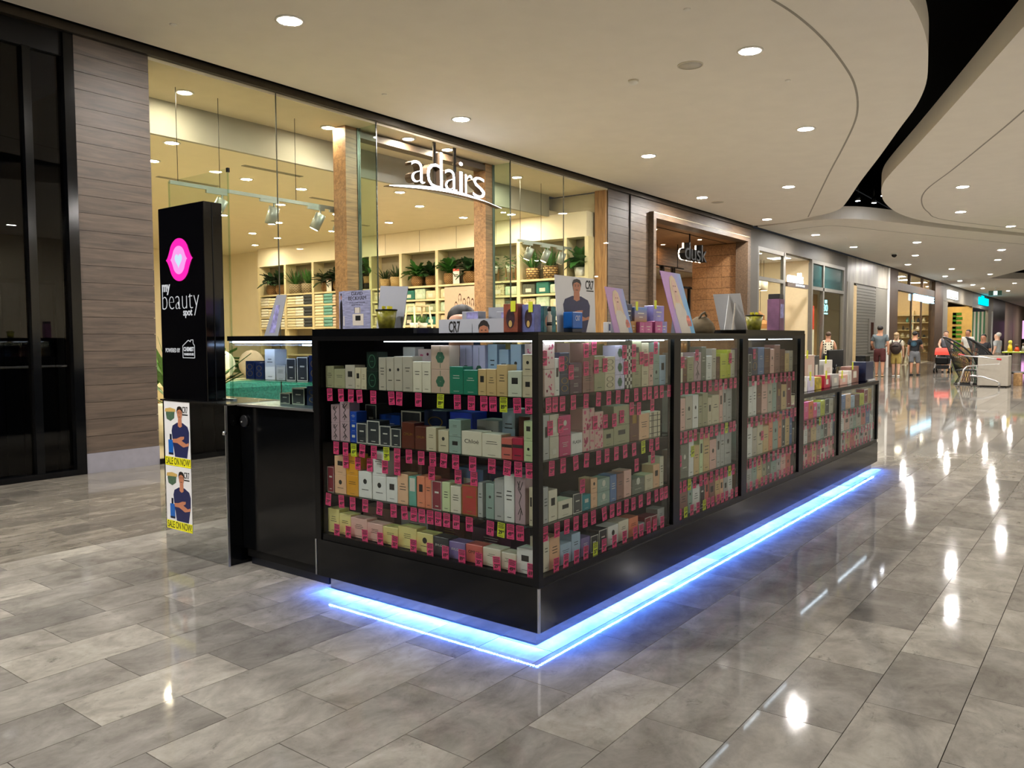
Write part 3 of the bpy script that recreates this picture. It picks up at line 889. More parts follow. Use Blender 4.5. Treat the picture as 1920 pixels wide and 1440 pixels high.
# ------------------------------------------------------------------ printed people used on posters and cards
M['paper'] = pm('white_print', 'dcdde0', 0.45, var=0.02)
M['p_skin'] = pm('print_skin', 'b8795a', 0.45, var=0.08)
M['p_hair'] = pm('print_dark_hair', '1c1512', 0.45)
M['p_shirt'] = pm('print_navy_shirt', '1d2350', 0.45, var=0.15, scale=60)
M['p_black'] = pm('print_black', '101012', 0.4)
M['p_blue'] = pm('print_bottle_blue', '0f5fb8', 0.35, var=0.15)
M['p_navy'] = pm('print_navy', '0b1530', 0.35)
M['p_yellow'] = pm('print_yellow', 'e6e21a', 0.45)
M['p_greenbadge'] = pm('print_green_badge', '47624c', 0.5, var=0.2, scale=60)
M['p_gold'] = pm('print_gold', 'c2a25c', 0.5)
def crossed_arms_man(parent, F, x, y, s, t0=0.001, xs=1.0):
    """printed figure, folded arms: x,y = bottom centre, s = height"""
    def P(pts): return [(x+a*s*xs, y+b*s) for a, b in pts]
    MB().poly(F, P([(-0.20, 0), (-0.27, 0.30), (-0.30, 0.50), (-0.26, 0.60), (-0.10, 0.665), (0.10, 0.665), (0.26, 0.60), (0.31, 0.50), (0.30, 0.30), (0.22, 0.0)]), t0, t0+0.0006).build('printed_shirt', M['p_shirt'], parent)
    MB().poly(F, P([(-0.07, 0.60), (-0.06, 0.74), (0.06, 0.74), (0.07, 0.60), (0.0, 0.57)]), t0+0.0006, t0+0.001).build('printed_neck', M['p_skin'], parent)
    MB().poly(F, P([(-0.27, 0.34), (-0.05, 0.36), (0.20, 0.27), (0.29, 0.30), (0.29, 0.24), (0.10, 0.20), (-0.10, 0.27), (-0.26, 0.27)]), t0+0.0006, t0+0.001).build('printed_forearms', M['p_skin'], parent)
    MB().poly(F, P([(-0.20, 0.33), (0.02, 0.40), (0.14, 0.41), (0.13, 0.36), (0.0, 0.31)]), t0+0.001, t0+0.0014).build('printed_hand', M['p_skin'], parent)
    MB().poly(F, P(oval(0.0, 0.835, 0.085, 0.125)), t0+0.001, t0+0.0014).build('printed_face', M['p_skin'], parent)
    MB().poly(F, P([(-0.092, 0.83), (-0.10, 0.90), (-0.07, 0.965), (0.0, 0.985), (0.07, 0.965), (0.10, 0.90), (0.09, 0.83), (0.075, 0.895), (0.0, 0.925), (-0.075, 0.895)]), t0+0.0014, t0+0.0018).build('printed_hair', M['p_hair'], parent)
    fe = MB()
    for sx in (-1, 1):
        fe.poly(F, P(oval(0.034*sx, 0.85, 0.014, 0.007, 8)), t0+0.0014, t0+0.0018)
        fe.poly(F, P(rect(0.034*sx-0.02, 0.868, 0.034*sx+0.02, 0.876)), t0+0.0014, t0+0.0018)
    fe.poly(F, P(rect(-0.03, 0.772, 0.03, 0.782)), t0+0.0014, t0+0.0018)
    fe.build('printed_features', M['p_hair'], parent)
def printed_bottle(parent, F, x, y, w, h, t0=0.001):
    MB().poly(F, rect(x-w/2, y, x+w/2, y+h*0.72), t0, t0+0.0006).build('printed_bottle', M['p_blue'], parent)
    MB().poly(F, rect(x-w*0.2, y+h*0.72, x+w*0.2, y+h), t0, t0+0.0006).poly(F, rect(x-w/2, y, x+w/2, y+h*0.1), t0+0.0006, t0+0.001).build('printed_cap', M['p_navy'], parent)
def sale_poster(z0, z1, label):
    t = thing('sale_poster', label, 'poster', (-0.0335, 2.873, z0), group='sale posters on the mirror panel')
    F = FX(3.028, z0, -0.0325)
    w = 0.305; h = z1-z0
    MB().poly(F, rect(0, 0, w, h), 0, 0.0008).build('sheet', M['paper'], t)
    MB().poly(F, rect(0, 0, w, h*0.135), 0.0008, 0.0012).build('yellow_strip', M['p_yellow'], t)
    lettering(t, F, 'SALE ON NOW!', 0.01, w-0.008, 0.008, h*0.128, M['p_black'], off=0.01, t0=0.0012, depth=0.0005)
    lettering(t, F, 'CR7', w*0.72, w*0.93, h*0.83, h*0.93, M['p_black'], off=0.02, t0=0.0008, depth=0.0005)
    MB().poly(F, rect(w*0.72, h*0.795, w*0.93, h*0.815), 0.0008, 0.0012).build('small_print', M['p_black'], t)
    crossed_arms_man(t, F, w*0.62, h*0.145, h*0.80)
    printed_bottle(t, F, w*0.24, h*0.17, w*0.19, h*0.32)
    MB().poly(F, [(w*0.07, h*0.80), (w*0.10, h*0.72), (w*0.25, h*0.69), (w*0.40, h*0.74), (w*0.42, h*0.84), (w*0.08, h*0.84)], 0.0008, 0.0012).build('green_badge', M['p_greenbadge'], t)
    MB().poly(F, [(w*0.03, h*0.83), (w*0.05, h*0.88), (w*0.25, h*0.90), (w*0.45, h*0.88), (w*0.46, h*0.84)], 0.0012, 0.0016).build('gold_banner', M['p_gold'], t)
sale_poster(0.575, 1.002, 'sale poster, man in navy shirt, upper of two on mirror panel')
sale_poster(0.150, 0.573, 'sale poster, man in navy shirt, lower of two on mirror panel')

F1=[(1.508,1.407,1.257,'olive'),(1.407,1.316,1.242,'olive'),(1.316,1.236,1.265,'taupe'),(1.237,1.191,1.252,'beige'),(1.191,1.148,1.252,'beige'),(1.146,1.062,1.337,'green',2),(1.055,0.999,1.309,'taupe'),(0.998,0.941,1.310,'taupe'),(0.941,0.880,1.315,'taupe'),(0.880,0.808,1.316,'taupe'),(0.808,0.744,1.291,'cream'),(0.744,0.683,1.291,'cream'),(0.682,0.559,1.371,'rose',2),(0.561,0.473,1.270,'emerald'),(0.473,0.382,1.255,'emerald'),(0.382,0.331,1.261,'tan'),(0.331,0.270,1.262,'tan'),(0.270,0.207,1.283,'tan'),(0.205,0.124,1.256,'pale'),(0.121,0.062,1.332,'beige',2)]
F2=[(1.438,1.368,1.045,'mauve',2),(1.364,1.285,1.063,'mauve',2),(1.283,1.229,1.014,'blue',3),(1.231,1.151,0.955,'charcoal'),(1.150,1.052,0.974,'charcoal'),(1.053,0.970,0.952,'charcoal'),(0.970,0.896,0.943,'charcoal'),(0.892,0.801,0.980,'brown'),(0.798,0.721,0.963,'brown'),(0.721,0.652,0.965,'beige'),(0.640,0.570,0.955,'beige'),(0.569,0.489,1.012,'sage',2),(0.487,0.360,0.963,'cream'),(0.360,0.243,0.958,'cream'),(0.243,0.181,0.946,'coral'),(0.181,0.118,0.950,'crimson'),(0.115,0.063,1.031,'lime',2)]
F3=[(1.523,1.421,0.697,'wine'),(1.416,1.321,0.763,'peach',2),(1.320,1.224,0.781,'amber',2),(1.222,1.118,0.698,'white'),(1.113,1.009,0.813,'white',2),(1.008,0.926,0.686,'white'),(0.926,0.849,0.712,'peach'),(0.846,0.792,0.705,'teal'),(0.789,0.731,0.713,'salmon'),(0.731,0.687,0.712,'salmon'),(0.686,0.618,0.700,'wine'),(0.618,0.564,0.700,'lime'),(0.562,0.493,0.687,'cream'),(0.490,0.390,0.702,'red'),(0.389,0.357,0.722,'grey'),(0.339,0.288,0.724,'sage'),(0.287,0.230,0.750,'grey'),(0.230,0.169,0.770,'white'),(0.166,0.106,0.772,'mauve'),(0.087,0.063,0.732,'beige')]
F4=[(1.488,1.383,0.464,'yellow'),(1.383,1.288,0.446,'yellow'),(1.289,1.158,0.437,'pink'),(1.159,1.039,0.425,'pink'),(1.039,0.924,0.422,'yellow'),(0.924,0.793,0.439,'yellow'),(0.794,0.680,0.425,'yellow'),(0.680,0.577,0.421,'charcoal'),(0.574,0.468,0.413,'purple'),(0.465,0.360,0.416,'coral'),(0.359,0.250,0.416,'cream'),(0.247,0.160,0.409,'cream'),(0.158,0.061,0.444,'white')]
R1=[(0.118,0.201,1.387,'floral',2),(0.201,0.241,1.312,'white'),(0.241,0.326,1.336,'navy',2),(0.328,0.436,1.285,'plum',2),(0.442,0.549,1.381,'brownrose',2),(0.549,0.652,1.315,'olive'),(0.652,0.755,1.309,'beige',2),(0.755,0.857,1.365,'lilac',3),(0.859,0.934,1.364,'checker',2),(0.936,1.039,1.387,'olive',2),(1.044,1.126,1.377,'beige',2),(1.127,1.180,1.320,'pink',2),(1.179,1.255,1.378,'sage',2),(1.256,1.334,1.305,'sky'),(1.335,1.448,1.367,'peachgrey',2)]
R2=[(0.107,0.156,1.053,'grey'),(0.158,0.235,1.052,'stripe',2),(0.237,0.337,1.041,'magenta',2),(0.339,0.441,0.946,'white'),(0.442,0.554,1.059,'rosefloral',2),(0.554,0.639,1.034,'rosefloral',2),(0.639,0.742,0.936,'olive'),(0.743,0.911,1.050,'olive',2),(0.913,1.017,1.040,'brown'),(1.017,1.134,0.988,'peach'),(1.136,1.271,0.989,'plaid'),(1.273,1.364,0.990,'tartan'),(1.367,1.448,0.984,'plaid')]
R3=[(0.105,0.147,0.723,'grey'),(0.149,0.221,0.702,'cream'),(0.227,0.352,0.638,'cream'),(0.354,0.438,0.653,'charcoal'),(0.440,0.517,0.632,'tealblue'),(0.519,0.581,0.704,'peach',2),(0.583,0.705,0.691,'sage',2),(0.707,0.775,0.695,'slate'),(0.777,0.849,0.693,'brownrose'),(0.851,0.933,0.699,'pink'),(0.938,1.081,0.639,'greyolive',2),(1.087,1.186,0.644,'beige'),(1.187,1.265,0.688,'peach'),(1.267,1.315,0.726,'cream'),(1.317,1.372,0.726,'peach'),(1.376,1.428,0.666,'beige')]
R4=[(0.104,0.155,0.490,'cream'),(0.156,0.242,0.481,'peach'),(0.243,0.341,0.428,'sky'),(0.343,0.422,0.459,'sky'),(0.426,0.514,0.421,'purple'),(0.516,0.591,0.415,'charcoal'),(0.596,0.681,0.429,'charcoal'),(0.686,0.794,0.430,'white'),(0.796,0.905,0.436,'cream'),(0.907,1.011,0.433,'salmon'),(1.014,1.087,0.383,'grey'),(1.089,1.161,0.403,'wine'),(1.163,1.240,0.400,'wine'),(1.242,1.328,0.426,'grey'),(1.330,1.429,0.433,'grey')]
T1=[1.417,1.327,1.243,1.182,1.071,0.941,0.879,0.748,0.597,0.492,0.402,0.328,0.273,0.212,0.134,0.068]
T2=[1.369,1.296,1.229,1.161,1.072,0.981,0.900,0.819,0.732,0.656,0.579,0.506,0.397,0.282,0.189,0.130,0.065]
T3=[1.439,1.338,1.244,1.146,1.032,0.935,0.856,0.789,0.732,0.677,0.621,0.567,0.503,0.423,0.291,0.228,0.174,0.121]
T4=[1.374,1.284,1.152,1.036,0.925,0.795,0.678,0.577,0.469,0.365,0.258,0.165,0.057]
T2b=[1.316,1.220,1.128,1.012,0.922,0.681,0.507,0.407]
TR1=[(0.106,1.101),(0.164,1.101),(0.221,1.099),(0.316,1.099),(0.427,1.100),(0.547,1.097),(0.642,1.093),(0.741,1.098),(0.830,1.095),(0.931,1.096),(1.019,1.096),(1.088,1.097),(1.155,1.096),(1.231,1.096),(1.320,1.096)]
TR1b=[(0.111,1.313),(0.252,1.283),(0.333,1.241),(0.467,1.342),(0.467,1.254),(0.542,1.354),(0.563,1.261),(0.648,1.266),(0.847,1.330),(0.862,1.245),(0.949,1.335),(0.949,1.255),(1.035,1.293),(1.089,1.282),(1.149,1.290),(1.202,1.346),(1.336,1.294)]
TR2b=[(0.157,0.991),(0.244,0.996),(0.552,0.982),(0.652,0.980),(0.742,0.979),(0.821,0.991),(0.927,1.025),(1.007,1.020),(1.163,1.028)]
TR2=[(0.133,0.806),(0.229,0.805),(0.332,0.806),(0.437,0.807),(0.544,0.806),(0.629,0.801),(0.720,0.800),(0.812,0.800),(0.906,0.797),(1.013,0.798),(1.106,0.790),(1.179,0.785)]
TR2c=[(0.434,0.680),(0.983,0.714),(1.173,0.735)]
TR3=[(0.078,0.517),(0.177,0.521),(0.257,0.515),(0.340,0.516),(0.419,0.516),(0.497,0.514),(0.596,0.516),(0.681,0.514),(0.748,0.510),(0.832,0.514),(0.903,0.512),(0.987,0.512),(1.078,0.513),(1.170,0.512),(1.231,0.514),(1.288,0.514),(1.345,0.513)]
TR4=[(0.168,0.352),(0.255,0.355),(0.342,0.358),(0.430,0.356),(0.514,0.350),(0.602,0.351),(0.702,0.354),(0.812,0.352),(0.921,0.352),(0.995,0.354),(1.076,0.349),(1.157,0.353),(1.243,0.357),(1.328,0.362)]

# ------------------------------------------------------------------ perfume boxes and price tickets
PAL = {'olive': ('a39f7c', 'olive grey'), 'taupe': ('bdb3a2', 'taupe'), 'beige': ('d2c5a6', 'beige'), 'green': ('11251b', 'dark green'), 'cream': ('e2d9c2', 'cream'),
 'rose': ('cdb09c', 'rose beige'), 'emerald': ('1f7d60', 'emerald green'), 'tan': ('d6b57e', 'tan'), 'pale': ('d8dbc4', 'pale green'), 'mauve': ('bb9ea4', 'mauve'),
 'blue': ('1746a8', 'bright blue'), 'charcoal': ('34373a', 'charcoal'), 'brown': ('5e2818', 'red brown'), 'sage': ('93a99e', 'sage'), 'coral': ('d26a5e', 'coral'),
 'crimson': ('b41440', 'crimson'), 'lime': ('cdd9a6', 'pale lime'), 'wine': ('8c2c3a', 'wine red'), 'peach': ('e8b890', 'peach'), 'amber': ('e39e20', 'amber'),
 'white': ('e8e6e0', 'white'), 'teal': ('64a896', 'white and teal'), 'salmon': ('e48862', 'salmon'), 'red': ('ba3a2e', 'brick red'), 'grey': ('b4b3af', 'light grey'),
 'yellow': ('e3d486', 'pale yellow'), 'pink': ('e2b3a6', 'pale pink'), 'purple': ('806da4', 'purple'), 'floral': ('e4ccc4', 'floral white'), 'navy': ('12244c', 'navy'),
 'plum': ('4c2642', 'plum'), 'brownrose': ('90665c', 'dusty brown'), 'lilac': ('d8d2f0', 'pale lilac'), 'checker': ('3a332c', 'black checked'), 'sky': ('adc4d8', 'sky blue'),
 'peachgrey': ('d0b7aa', 'peach grey'), 'stripe': ('c9c0aa', 'finely striped'), 'magenta': ('c4266c', 'magenta'), 'rosefloral': ('d6ada4', 'rose patterned'),
 'plaid': ('d3c8ad', 'pale plaid'), 'tartan': ('9c968e', 'grey tartan'), 'tealblue': ('15848f', 'teal blue'), 'slate': ('5c7aaa', 'slate blue'), 'greyolive': ('6e7062', 'olive black'),
 'lemon': ('c9cc3a', 'lemon green'), 'hotpink': ('ee2f8a', 'hot pink'), 'orange': ('de6a20', 'orange'), 'cobalt': ('2146d8', 'cobalt blue')}
BM = {k: pm('carton_' + k, v[0], 0.34, var=0.04, scale=25, coat=0.35) for k, v in PAL.items()}
INK = {'dark': pm('ink_dark', '26231f', 0.4), 'light': pm('ink_light', 'd8d4c6', 0.4), 'gold': pm('ink_gold', 'a8843c', 0.3, 0.7), 'pink': pm('ink_pink', 'd0527a', 0.4), 'blue': pm('ink_blue', '24407c', 0.4), 'green': pm('ink_green', '3d6b52', 0.4)}
DARKS = {'green', 'blue', 'charcoal', 'brown', 'crimson', 'wine', 'red', 'purple', 'navy', 'plum', 'checker', 'magenta', 'tealblue', 'slate', 'greyolive', 'emerald', 'cobalt', 'hotpink'}
def motif_for(col, rnd):
    if col == 'green': return 'oval'
    if col in ('floral', 'rosefloral'): return 'dots'
    if col in ('checker',): return 'check'
    if col in ('stripe',): return 'lines'
    if col in ('plaid', 'tartan'): return 'plaid'
    if col in ('lilac', 'rose'): return 'flower'
    if col == 'navy': return 'rings'
    if col == 'mauve': return 'script'
    if col in ('charcoal', 'wine'): return 'frame'
    if col == 'teal': return 'halves'
    return rnd.choice(['words', 'words', 'words', 'label', 'mark'])
def print_on(mb, F, w, h, motif, rnd):
    t = 0.0005
    if motif == 'words':
        for k in range(rnd.choice([2, 3])):
            ww = w*rnd.uniform(0.3, 0.6); yy = h*(0.66-0.09*k)
            mb.poly(F, rect(w/2-ww/2, yy, w/2+ww/2, yy+h*0.022), 0, t)
        mb.poly(F, rect(w*0.3, h*0.1, w*0.7, h*0.115), 0, t)
    elif motif == 'label':
        mb.poly(F, rect(w*0.28, h*0.5, w*0.72, h*0.74), 0, t); mb.poly(F, rect(w*0.3, h*0.14, w*0.7, h*0.155), 0, t)
    elif motif == 'mark':
        mb.poly(F, oval(w/2, h*0.62, w*0.14, w*0.14, 10), 0, t); mb.poly(F, rect(w*0.25, h*0.3, w*0.75, h*0.325), 0, t)
    elif motif in ('oval', 'rings'):
        n = 1 if motif == 'oval' else 2
        for k in range(n):
            cx = w/2; cy = h*(0.5 if n == 1 else 0.32+0.36*k); rx = w*0.33; ry = h*(0.36 if n == 1 else 0.15)
            a = oval(cx, cy, rx, ry, 16); b = oval(cx, cy, rx*0.84, ry*0.88, 16)
            for i in range(16):
                j = (i+1) % 16
                mb.poly(F, [b[i], a[i], a[j], b[j]], 0, t)
        if n == 1: mb.poly(F, rect(w*0.35, h*0.48, w*0.65, h*0.52), 0, t)
    elif motif == 'dots':
        for k in range(14):
            x = rnd.uniform(0.12, 0.88)*w; y = rnd.uniform(0.05, 0.95)*h; r = w*rnd.uniform(0.04, 0.1)
            mb.poly(F, oval(x, y, r, r, 6), 0, t)
    elif motif == 'check':
        for i in range(4):
            for j in range(6):
                if (i+j) % 2: mb.poly(F, rect(w*i/4, h*j/6, w*(i+1)/4, h*(j+1)/6), 0, t)
    elif motif == 'lines':
        for k in range(14): mb.poly(F, rect(w*0.03, h*(k+0.3)/14, w*0.97, h*(k+0.55)/14), 0, t)
        mb.poly(F, rect(w*0.3, h*0.2, w*0.7, h*0.42), t, 2*t)
    elif motif == 'plaid':
        for k in (0.2, 0.32, 0.7): mb.poly(F, rect(w*k, 0.002, w*(k+0.05), h-0.002), 0, t)
        for k in (0.15, 0.4, 0.65, 0.85): mb.poly(F, rect(0.002, h*k, w-0.002, h*(k+0.025)), t, 2*t)
    elif motif == 'flower':
        for k in range(6):
            a = k*PI/3
            mb.poly(F, oval(w/2+w*0.13*math.cos(a), h/2+w*0.13*math.sin(a), w*0.11, w*0.11, 8), 0, t+0.0001*k)
        mb.poly(F, rect(w*0.49, h*0.05, w*0.51, h*0.95), 0, t)
    elif motif == 'script':
        for pts in ([(0.5, 0.92), (0.3, 0.75), (0.62, 0.62), (0.4, 0.45), (0.6, 0.3), (0.45, 0.08)], [(0.25, 0.9), (0.5, 0.72), (0.75, 0.9)], [(0.3, 0.2), (0.55, 0.35), (0.72, 0.2)]):
            for i in range(len(pts)-1):
                a = Vector((pts[i][0]*w, pts[i][1]*h)); b = Vector((pts[i+1][0]*w, pts[i+1][1]*h))
                s = (b-a).normalized(); s = Vector((-s.y, s.x))*w*0.03
                mb.poly(F, [tuple(a-s), tuple(b-s), tuple(b+s), tuple(a+s)], 0, t)
    elif motif == 'frame':
        e = w*0.06
        for r in (rect(0.001, 0.001, e, h-0.001), rect(w-e, 0.001, w-0.001, h-0.001), rect(e, 0.001, w-e, e), rect(e, h-e, w-e, h-0.001), rect(w*0.3, h*0.58, w*0.7, h*0.64), rect(w*0.35, h*0.12, w*0.65, h*0.15)):
            mb.poly(F, r, 0, t)
    elif motif == 'halves':
        mb.poly(F, rect(w*0.15, h*0.5, w*0.85, h*0.95), 0, t)
    elif motif == 'band':
        mb.poly(F, rect(0.001, h*0.56, w-0.001, h*0.70), 0, t); mb.poly(F, rect(w*0.2, h*0.2, w*0.8, h*0.24), 0, t)
    return mb

N_BOX = [0]
def carton(face, a0, a1, z0, z1, off, depth, col, label, motif=None, word=None, ink=None):
    """a perfume carton: spans a0..a1 along its window, front face off metres behind the glass plane"""
    rnd = random.Random(hash((round(a0*1000), round(z0*1000))) & 0xffff)
    lo, hi = min(a0, a1)+0.0008, max(a0, a1)-0.0008
    mb = MB()
    if face == 'F': mb.cbox(off, off+depth, lo, hi, z0, z1, 0.0016); F = FX(hi, z0, off)
    else: mb.cbox(lo, hi, off, off+depth, z0, z1, 0.0016); F = FY(lo, z0, off)
    loc = ((off+depth/2, (lo+hi)/2, z0) if face == 'F' else ((lo+hi)/2, off+depth/2, z0))
    mb.v = [(v[0]-loc[0], v[1]-loc[1], v[2]-loc[2]) for v in mb.v]
    me = mb.mesh('perfume_box'); me.materials.append(BM[col])
    o = link_mesh('perfume_box', me); o.location = loc
    tag(o, label, 'perfume box', 'perfume boxes in the glass kiosk')
    w = hi-lo; h = z1-z0
    p = MB()
    if word:
        fit_text(p, F, word, w*0.15, w*0.85, h*0.5, h*0.5+w*0.7/len(word)*1.1, 0.0, 0.0005, 0.0)
    else:
        print_on(p, F, w, h, motif or motif_for(col, rnd), rnd)
    if p.v:
        ik = ink or ({'dots': 'pink', 'flower': 'green', 'lines': 'light'}.get(motif or motif_for(col, random.Random(1))) if col not in DARKS else None)
        if ik is None: ik = 'light' if col in DARKS else 'dark'
        if col in ('brown', 'navy'): ik = 'gold'
        if col == 'green': ik = 'green'
        if col == 'teal': ik = 'light'
        p.build('printed_mark', INK[ik], o)
    N_BOX[0] += 1
    return o
SHN = ['top shelf', 'second shelf', 'third shelf', 'bottom shelf']
SPECIAL = {('F', 1, 12): dict(word='Chloé'), ('F', 3, 7): dict(word='BVLGARI'), ('F', 3, 8): dict(word='BVLGARI'), ('F', 3, 9): dict(word='OMNIA', ink='dark'), ('F', 1, 15): dict(motif='band', ink='dark'),
           ('F', 1, 14): dict(motif='band', ink='dark'), ('F', 1, 7): dict(word='OPIUM'), ('F', 1, 8): dict(word='OPIUM'), ('A', 1, 3): dict(word='FLASH'), ('A', 2, 6): dict(motif='mark', ink='light'), ('A', 0, 6): dict(motif='rings'), ('F', 2, 13): dict(motif='frame', ink='gold')}
def shelf_row(face, win, row, data, wname, off, depth):
    n = len(data)
    for i, d in enumerate(data):
        a0, a1, zt, col = d[:4]
        st = d[4] if len(d) > 4 else 1
        if face == 'F': a0 = min(a0, 1.478)
        z0 = SH[row] + 0.0008
        hh = (zt-z0)/st
        k = ordn(n-1-i) if face == 'F' else ordn(i)
        ref = 'corner post' if win in 'FA' else 'near post'
        for s in range(st):
            pos = '' if st == 1 else ('lower ' if s == 0 else ('upper ' if s == st-1 else 'middle '))
            lb = '%s%s perfume box, %s, %s from %s, %s' % (pos, PAL[col][1], SHN[row], k, ref, wname)
            carton(face, a0, a1, z0+s*hh, z0+(s+1)*hh-0.001, off, depth, col, lb, **SPECIAL.get((win, row, i), {}))
for row, dat in enumerate((F1, F2, F3, F4)): shelf_row('F', 'F', row, dat, 'front window', 0.045, 0.075)
R_ALL = (R1, R2, R3, R4)
for row, dat in enumerate(R_ALL): shelf_row('R', 'A', row, [d for d in dat if d[1] < 1.36], 'first side window', 0.05, 0.075)
# second row of cartons on the top shelf, seen over the front ones
for i, (a0, a1, z0, z1, col) in enumerate([(0.62, 0.54, 1.1358, 1.37, 'lilac'), (0.535, 0.455, 1.1358, 1.37, 'lilac'), (0.44, 0.38, 1.1358, 1.375, 'sky'), (0.37, 0.31, 1.1358, 1.35, 'sky'), (0.30, 0.235, 1.1358, 1.375, 'sky'), (0.215, 0.155, 1.1358, 1.378, 'floral'), (1.02, 0.93, 1.1358, 1.36, 'white'), (0.91, 0.80, 1.1358, 1.35, 'floral'), (1.24, 1.16, 1.1358, 1.30, 'wine')]):
    carton('F', a0, a1, z0, z1, 0.19, 0.07, col, '%s perfume box, back row, top shelf, front window, %s from corner post' % (PAL[col][1], ordn([5, 4, 3, 2, 1, 0, 7, 6, 8][i])))
for i, (a0, a1, z1, col) in enumerate([(1.33, 1.24, 1.04, 'charcoal'), (1.22, 1.06, 0.99, 'blue'), (1.05, 0.9, 1.02, 'charcoal'), (0.88, 0.72, 1.03, 'navy'), (0.70, 0.55, 1.03, 'cobalt'), (0.52, 0.38, 1.0, 'grey'), (0.36, 0.28, 1.06, 'sky'), (0.26, 0.12, 1.03, 'brown')]):
    carton('F', a0, a1, 0.8458, z1, 0.20, 0.12, col, '%s perfume box, back row, second shelf, front window, %s from corner post' % (PAL[col][1], ordn(7-i)))
for i, (a0, a1, z1, col) in enumerate([(1.35, 1.15, 0.74, 'amber'), (1.1, 0.9, 0.76, 'brownrose'), (0.85, 0.7, 0.74, 'brown'), (0.66, 0.48, 0.75, 'slate'), (0.44, 0.3, 0.76, 'navy')]):
    carton('F', a0, a1, 0.5538, z1, 0.20, 0.14, col, '%s perfume box, back row, third shelf, front window, %s from corner post' % (PAL[col][1], ordn(4-i)))
for i, (a0, a1, z1, col) in enumerate([(1.35, 1.1, 0.47, 'brownrose'), (1.05, 0.85, 0.48, 'grey'), (0.8, 0.6, 0.47, 'brown'), (0.55, 0.3, 0.46, 'plum')]):
    carton('F', a0, a1, 0.3278, z1, 0.19, 0.16, col, '%s perfume box, back row, bottom shelf, front window, %s from corner post' % (PAL[col][1], ordn(3-i)))
for i, (x0, x1, z1, col) in enumerate([(0.30, 0.42, 1.375, 'white'), (0.44, 0.56, 1.378, 'pink'), (0.62, 0.74, 1.36, 'cream'), (0.80, 0.9, 1.372, 'yellow')]):
    carton('R', x0, x1, 1.1358, z1, 0.20, 0.08, col, '%s perfume box, back row, top shelf, first side window, %s from corner post' % (PAL[col][1], ordn(i)))
# far windows: filled from the photograph's colours
def auto_row(win, wname, x0, x1, zs, zmax, row, seq, off=0.05, depth=0.08, wr=(0.055, 0.12), hr=(0.45, 0.98)):
    rnd = random.Random(hash_int(win, row))
    x = x0; i = 0; items = []
    while x < x1-0.05:
        w = min(rnd.uniform(*wr), x1-x)
        items.append((x, x+w-0.002, zs+0.0008 + (zmax-zs-0.012)*rnd.uniform(*hr), seq[i % len(seq)]))
        x += w; i += 1
    for i, (a, b, zt, col) in enumerate(items):
        lb = '%s perfume box, %s, %s from near post, %s' % (PAL[col][1], SHN[row], ordn(i), wname)
        carton('R', a, b, zs+0.0008, zt, off, depth, col, lb)
def hash_int(*a):
    h = 17
    for c in ''.join(map(str, a)): h = (h*31 + ord(c)) % 65521
    return h
ZT = (1.375, SH[0]-0.01, SH[1]-0.01, SH[2]-0.01)
W2 = [['cream', 'brown', 'olive', 'mauve', 'greyolive', 'white', 'taupe', 'brown', 'lemon', 'lemon'], ['grey', 'pink', 'taupe', 'white', 'olive', 'olive', 'beige', 'beige', 'pink', 'grey'],
      ['brownrose', 'greyolive', 'white', 'tan', 'lime', 'tan', 'pink', 'grey', 'grey', 'grey'], ['white', 'brownrose', 'sage', 'white', 'charcoal', 'coral', 'brownrose', 'tan', 'peach', 'grey']]
for r_ in range(4): auto_row('B', 'second side window', 1.45, 2.37, SH[r_], ZT[r_], r_, W2[r_], hr=(0.62, 0.97))
W3 = [['mauve', 'charcoal', 'navy', 'slate', 'brown', 'pink', 'brownrose', 'brown', 'tan', 'taupe', 'taupe'], ['greyolive', 'white', 'white', 'brown', 'pink', 'taupe', 'sage', 'brown', 'tan', 'wine', 'olive'],
      ['grey', 'white', 'taupe', 'beige', 'tan', 'salmon', 'sage', 'salmon', 'charcoal', 'tan', 'slate'], ['amber', 'grey', 'sage', 'tan', 'olive', 'greyolive', 'sage', 'grey', 'pink', 'coral', 'greyolive']]
for r_ in range(4): auto_row('C', 'third side window', 2.5, 3.58, SH[r_], ZT[r_], r_, W3[r_], hr=(0.62, 0.97), wr=(0.07, 0.13))
LS = (LSH[0], LSH[1], 0.327); LT = (0.89, LSH[0]-0.01, LSH[1]-0.01)
W4 = [['hotpink', 'hotpink', 'orange', 'hotpink', 'grey', 'lemon', 'charcoal', 'cream'], ['pink', 'white', 'brownrose', 'tan', 'grey', 'sage', 'charcoal'], ['grey', 'pink', 'coral', 'tan', 'brownrose', 'cream']]
W5 = [['cream', 'slate', 'peach', 'sky', 'brown', 'lemon', 'wine', 'tan'], ['slate', 'white', 'pink', 'grey', 'sage', 'taupe', 'coral'], ['pink', 'grey', 'tan', 'coral', 'beige', 'grey']]
for r_ in range(3):
    auto_row('D', 'fourth low side window', 3.76, 4.72, LS[r_], LT[r_], r_, W4[r_], hr=(0.7, 0.98), wr=(0.09, 0.16))
    auto_row('E', 'fifth low side window', 4.82, 6.13, LS[r_], LT[r_], r_, W5[r_], hr=(0.7, 0.98), wr=(0.11, 0.2))
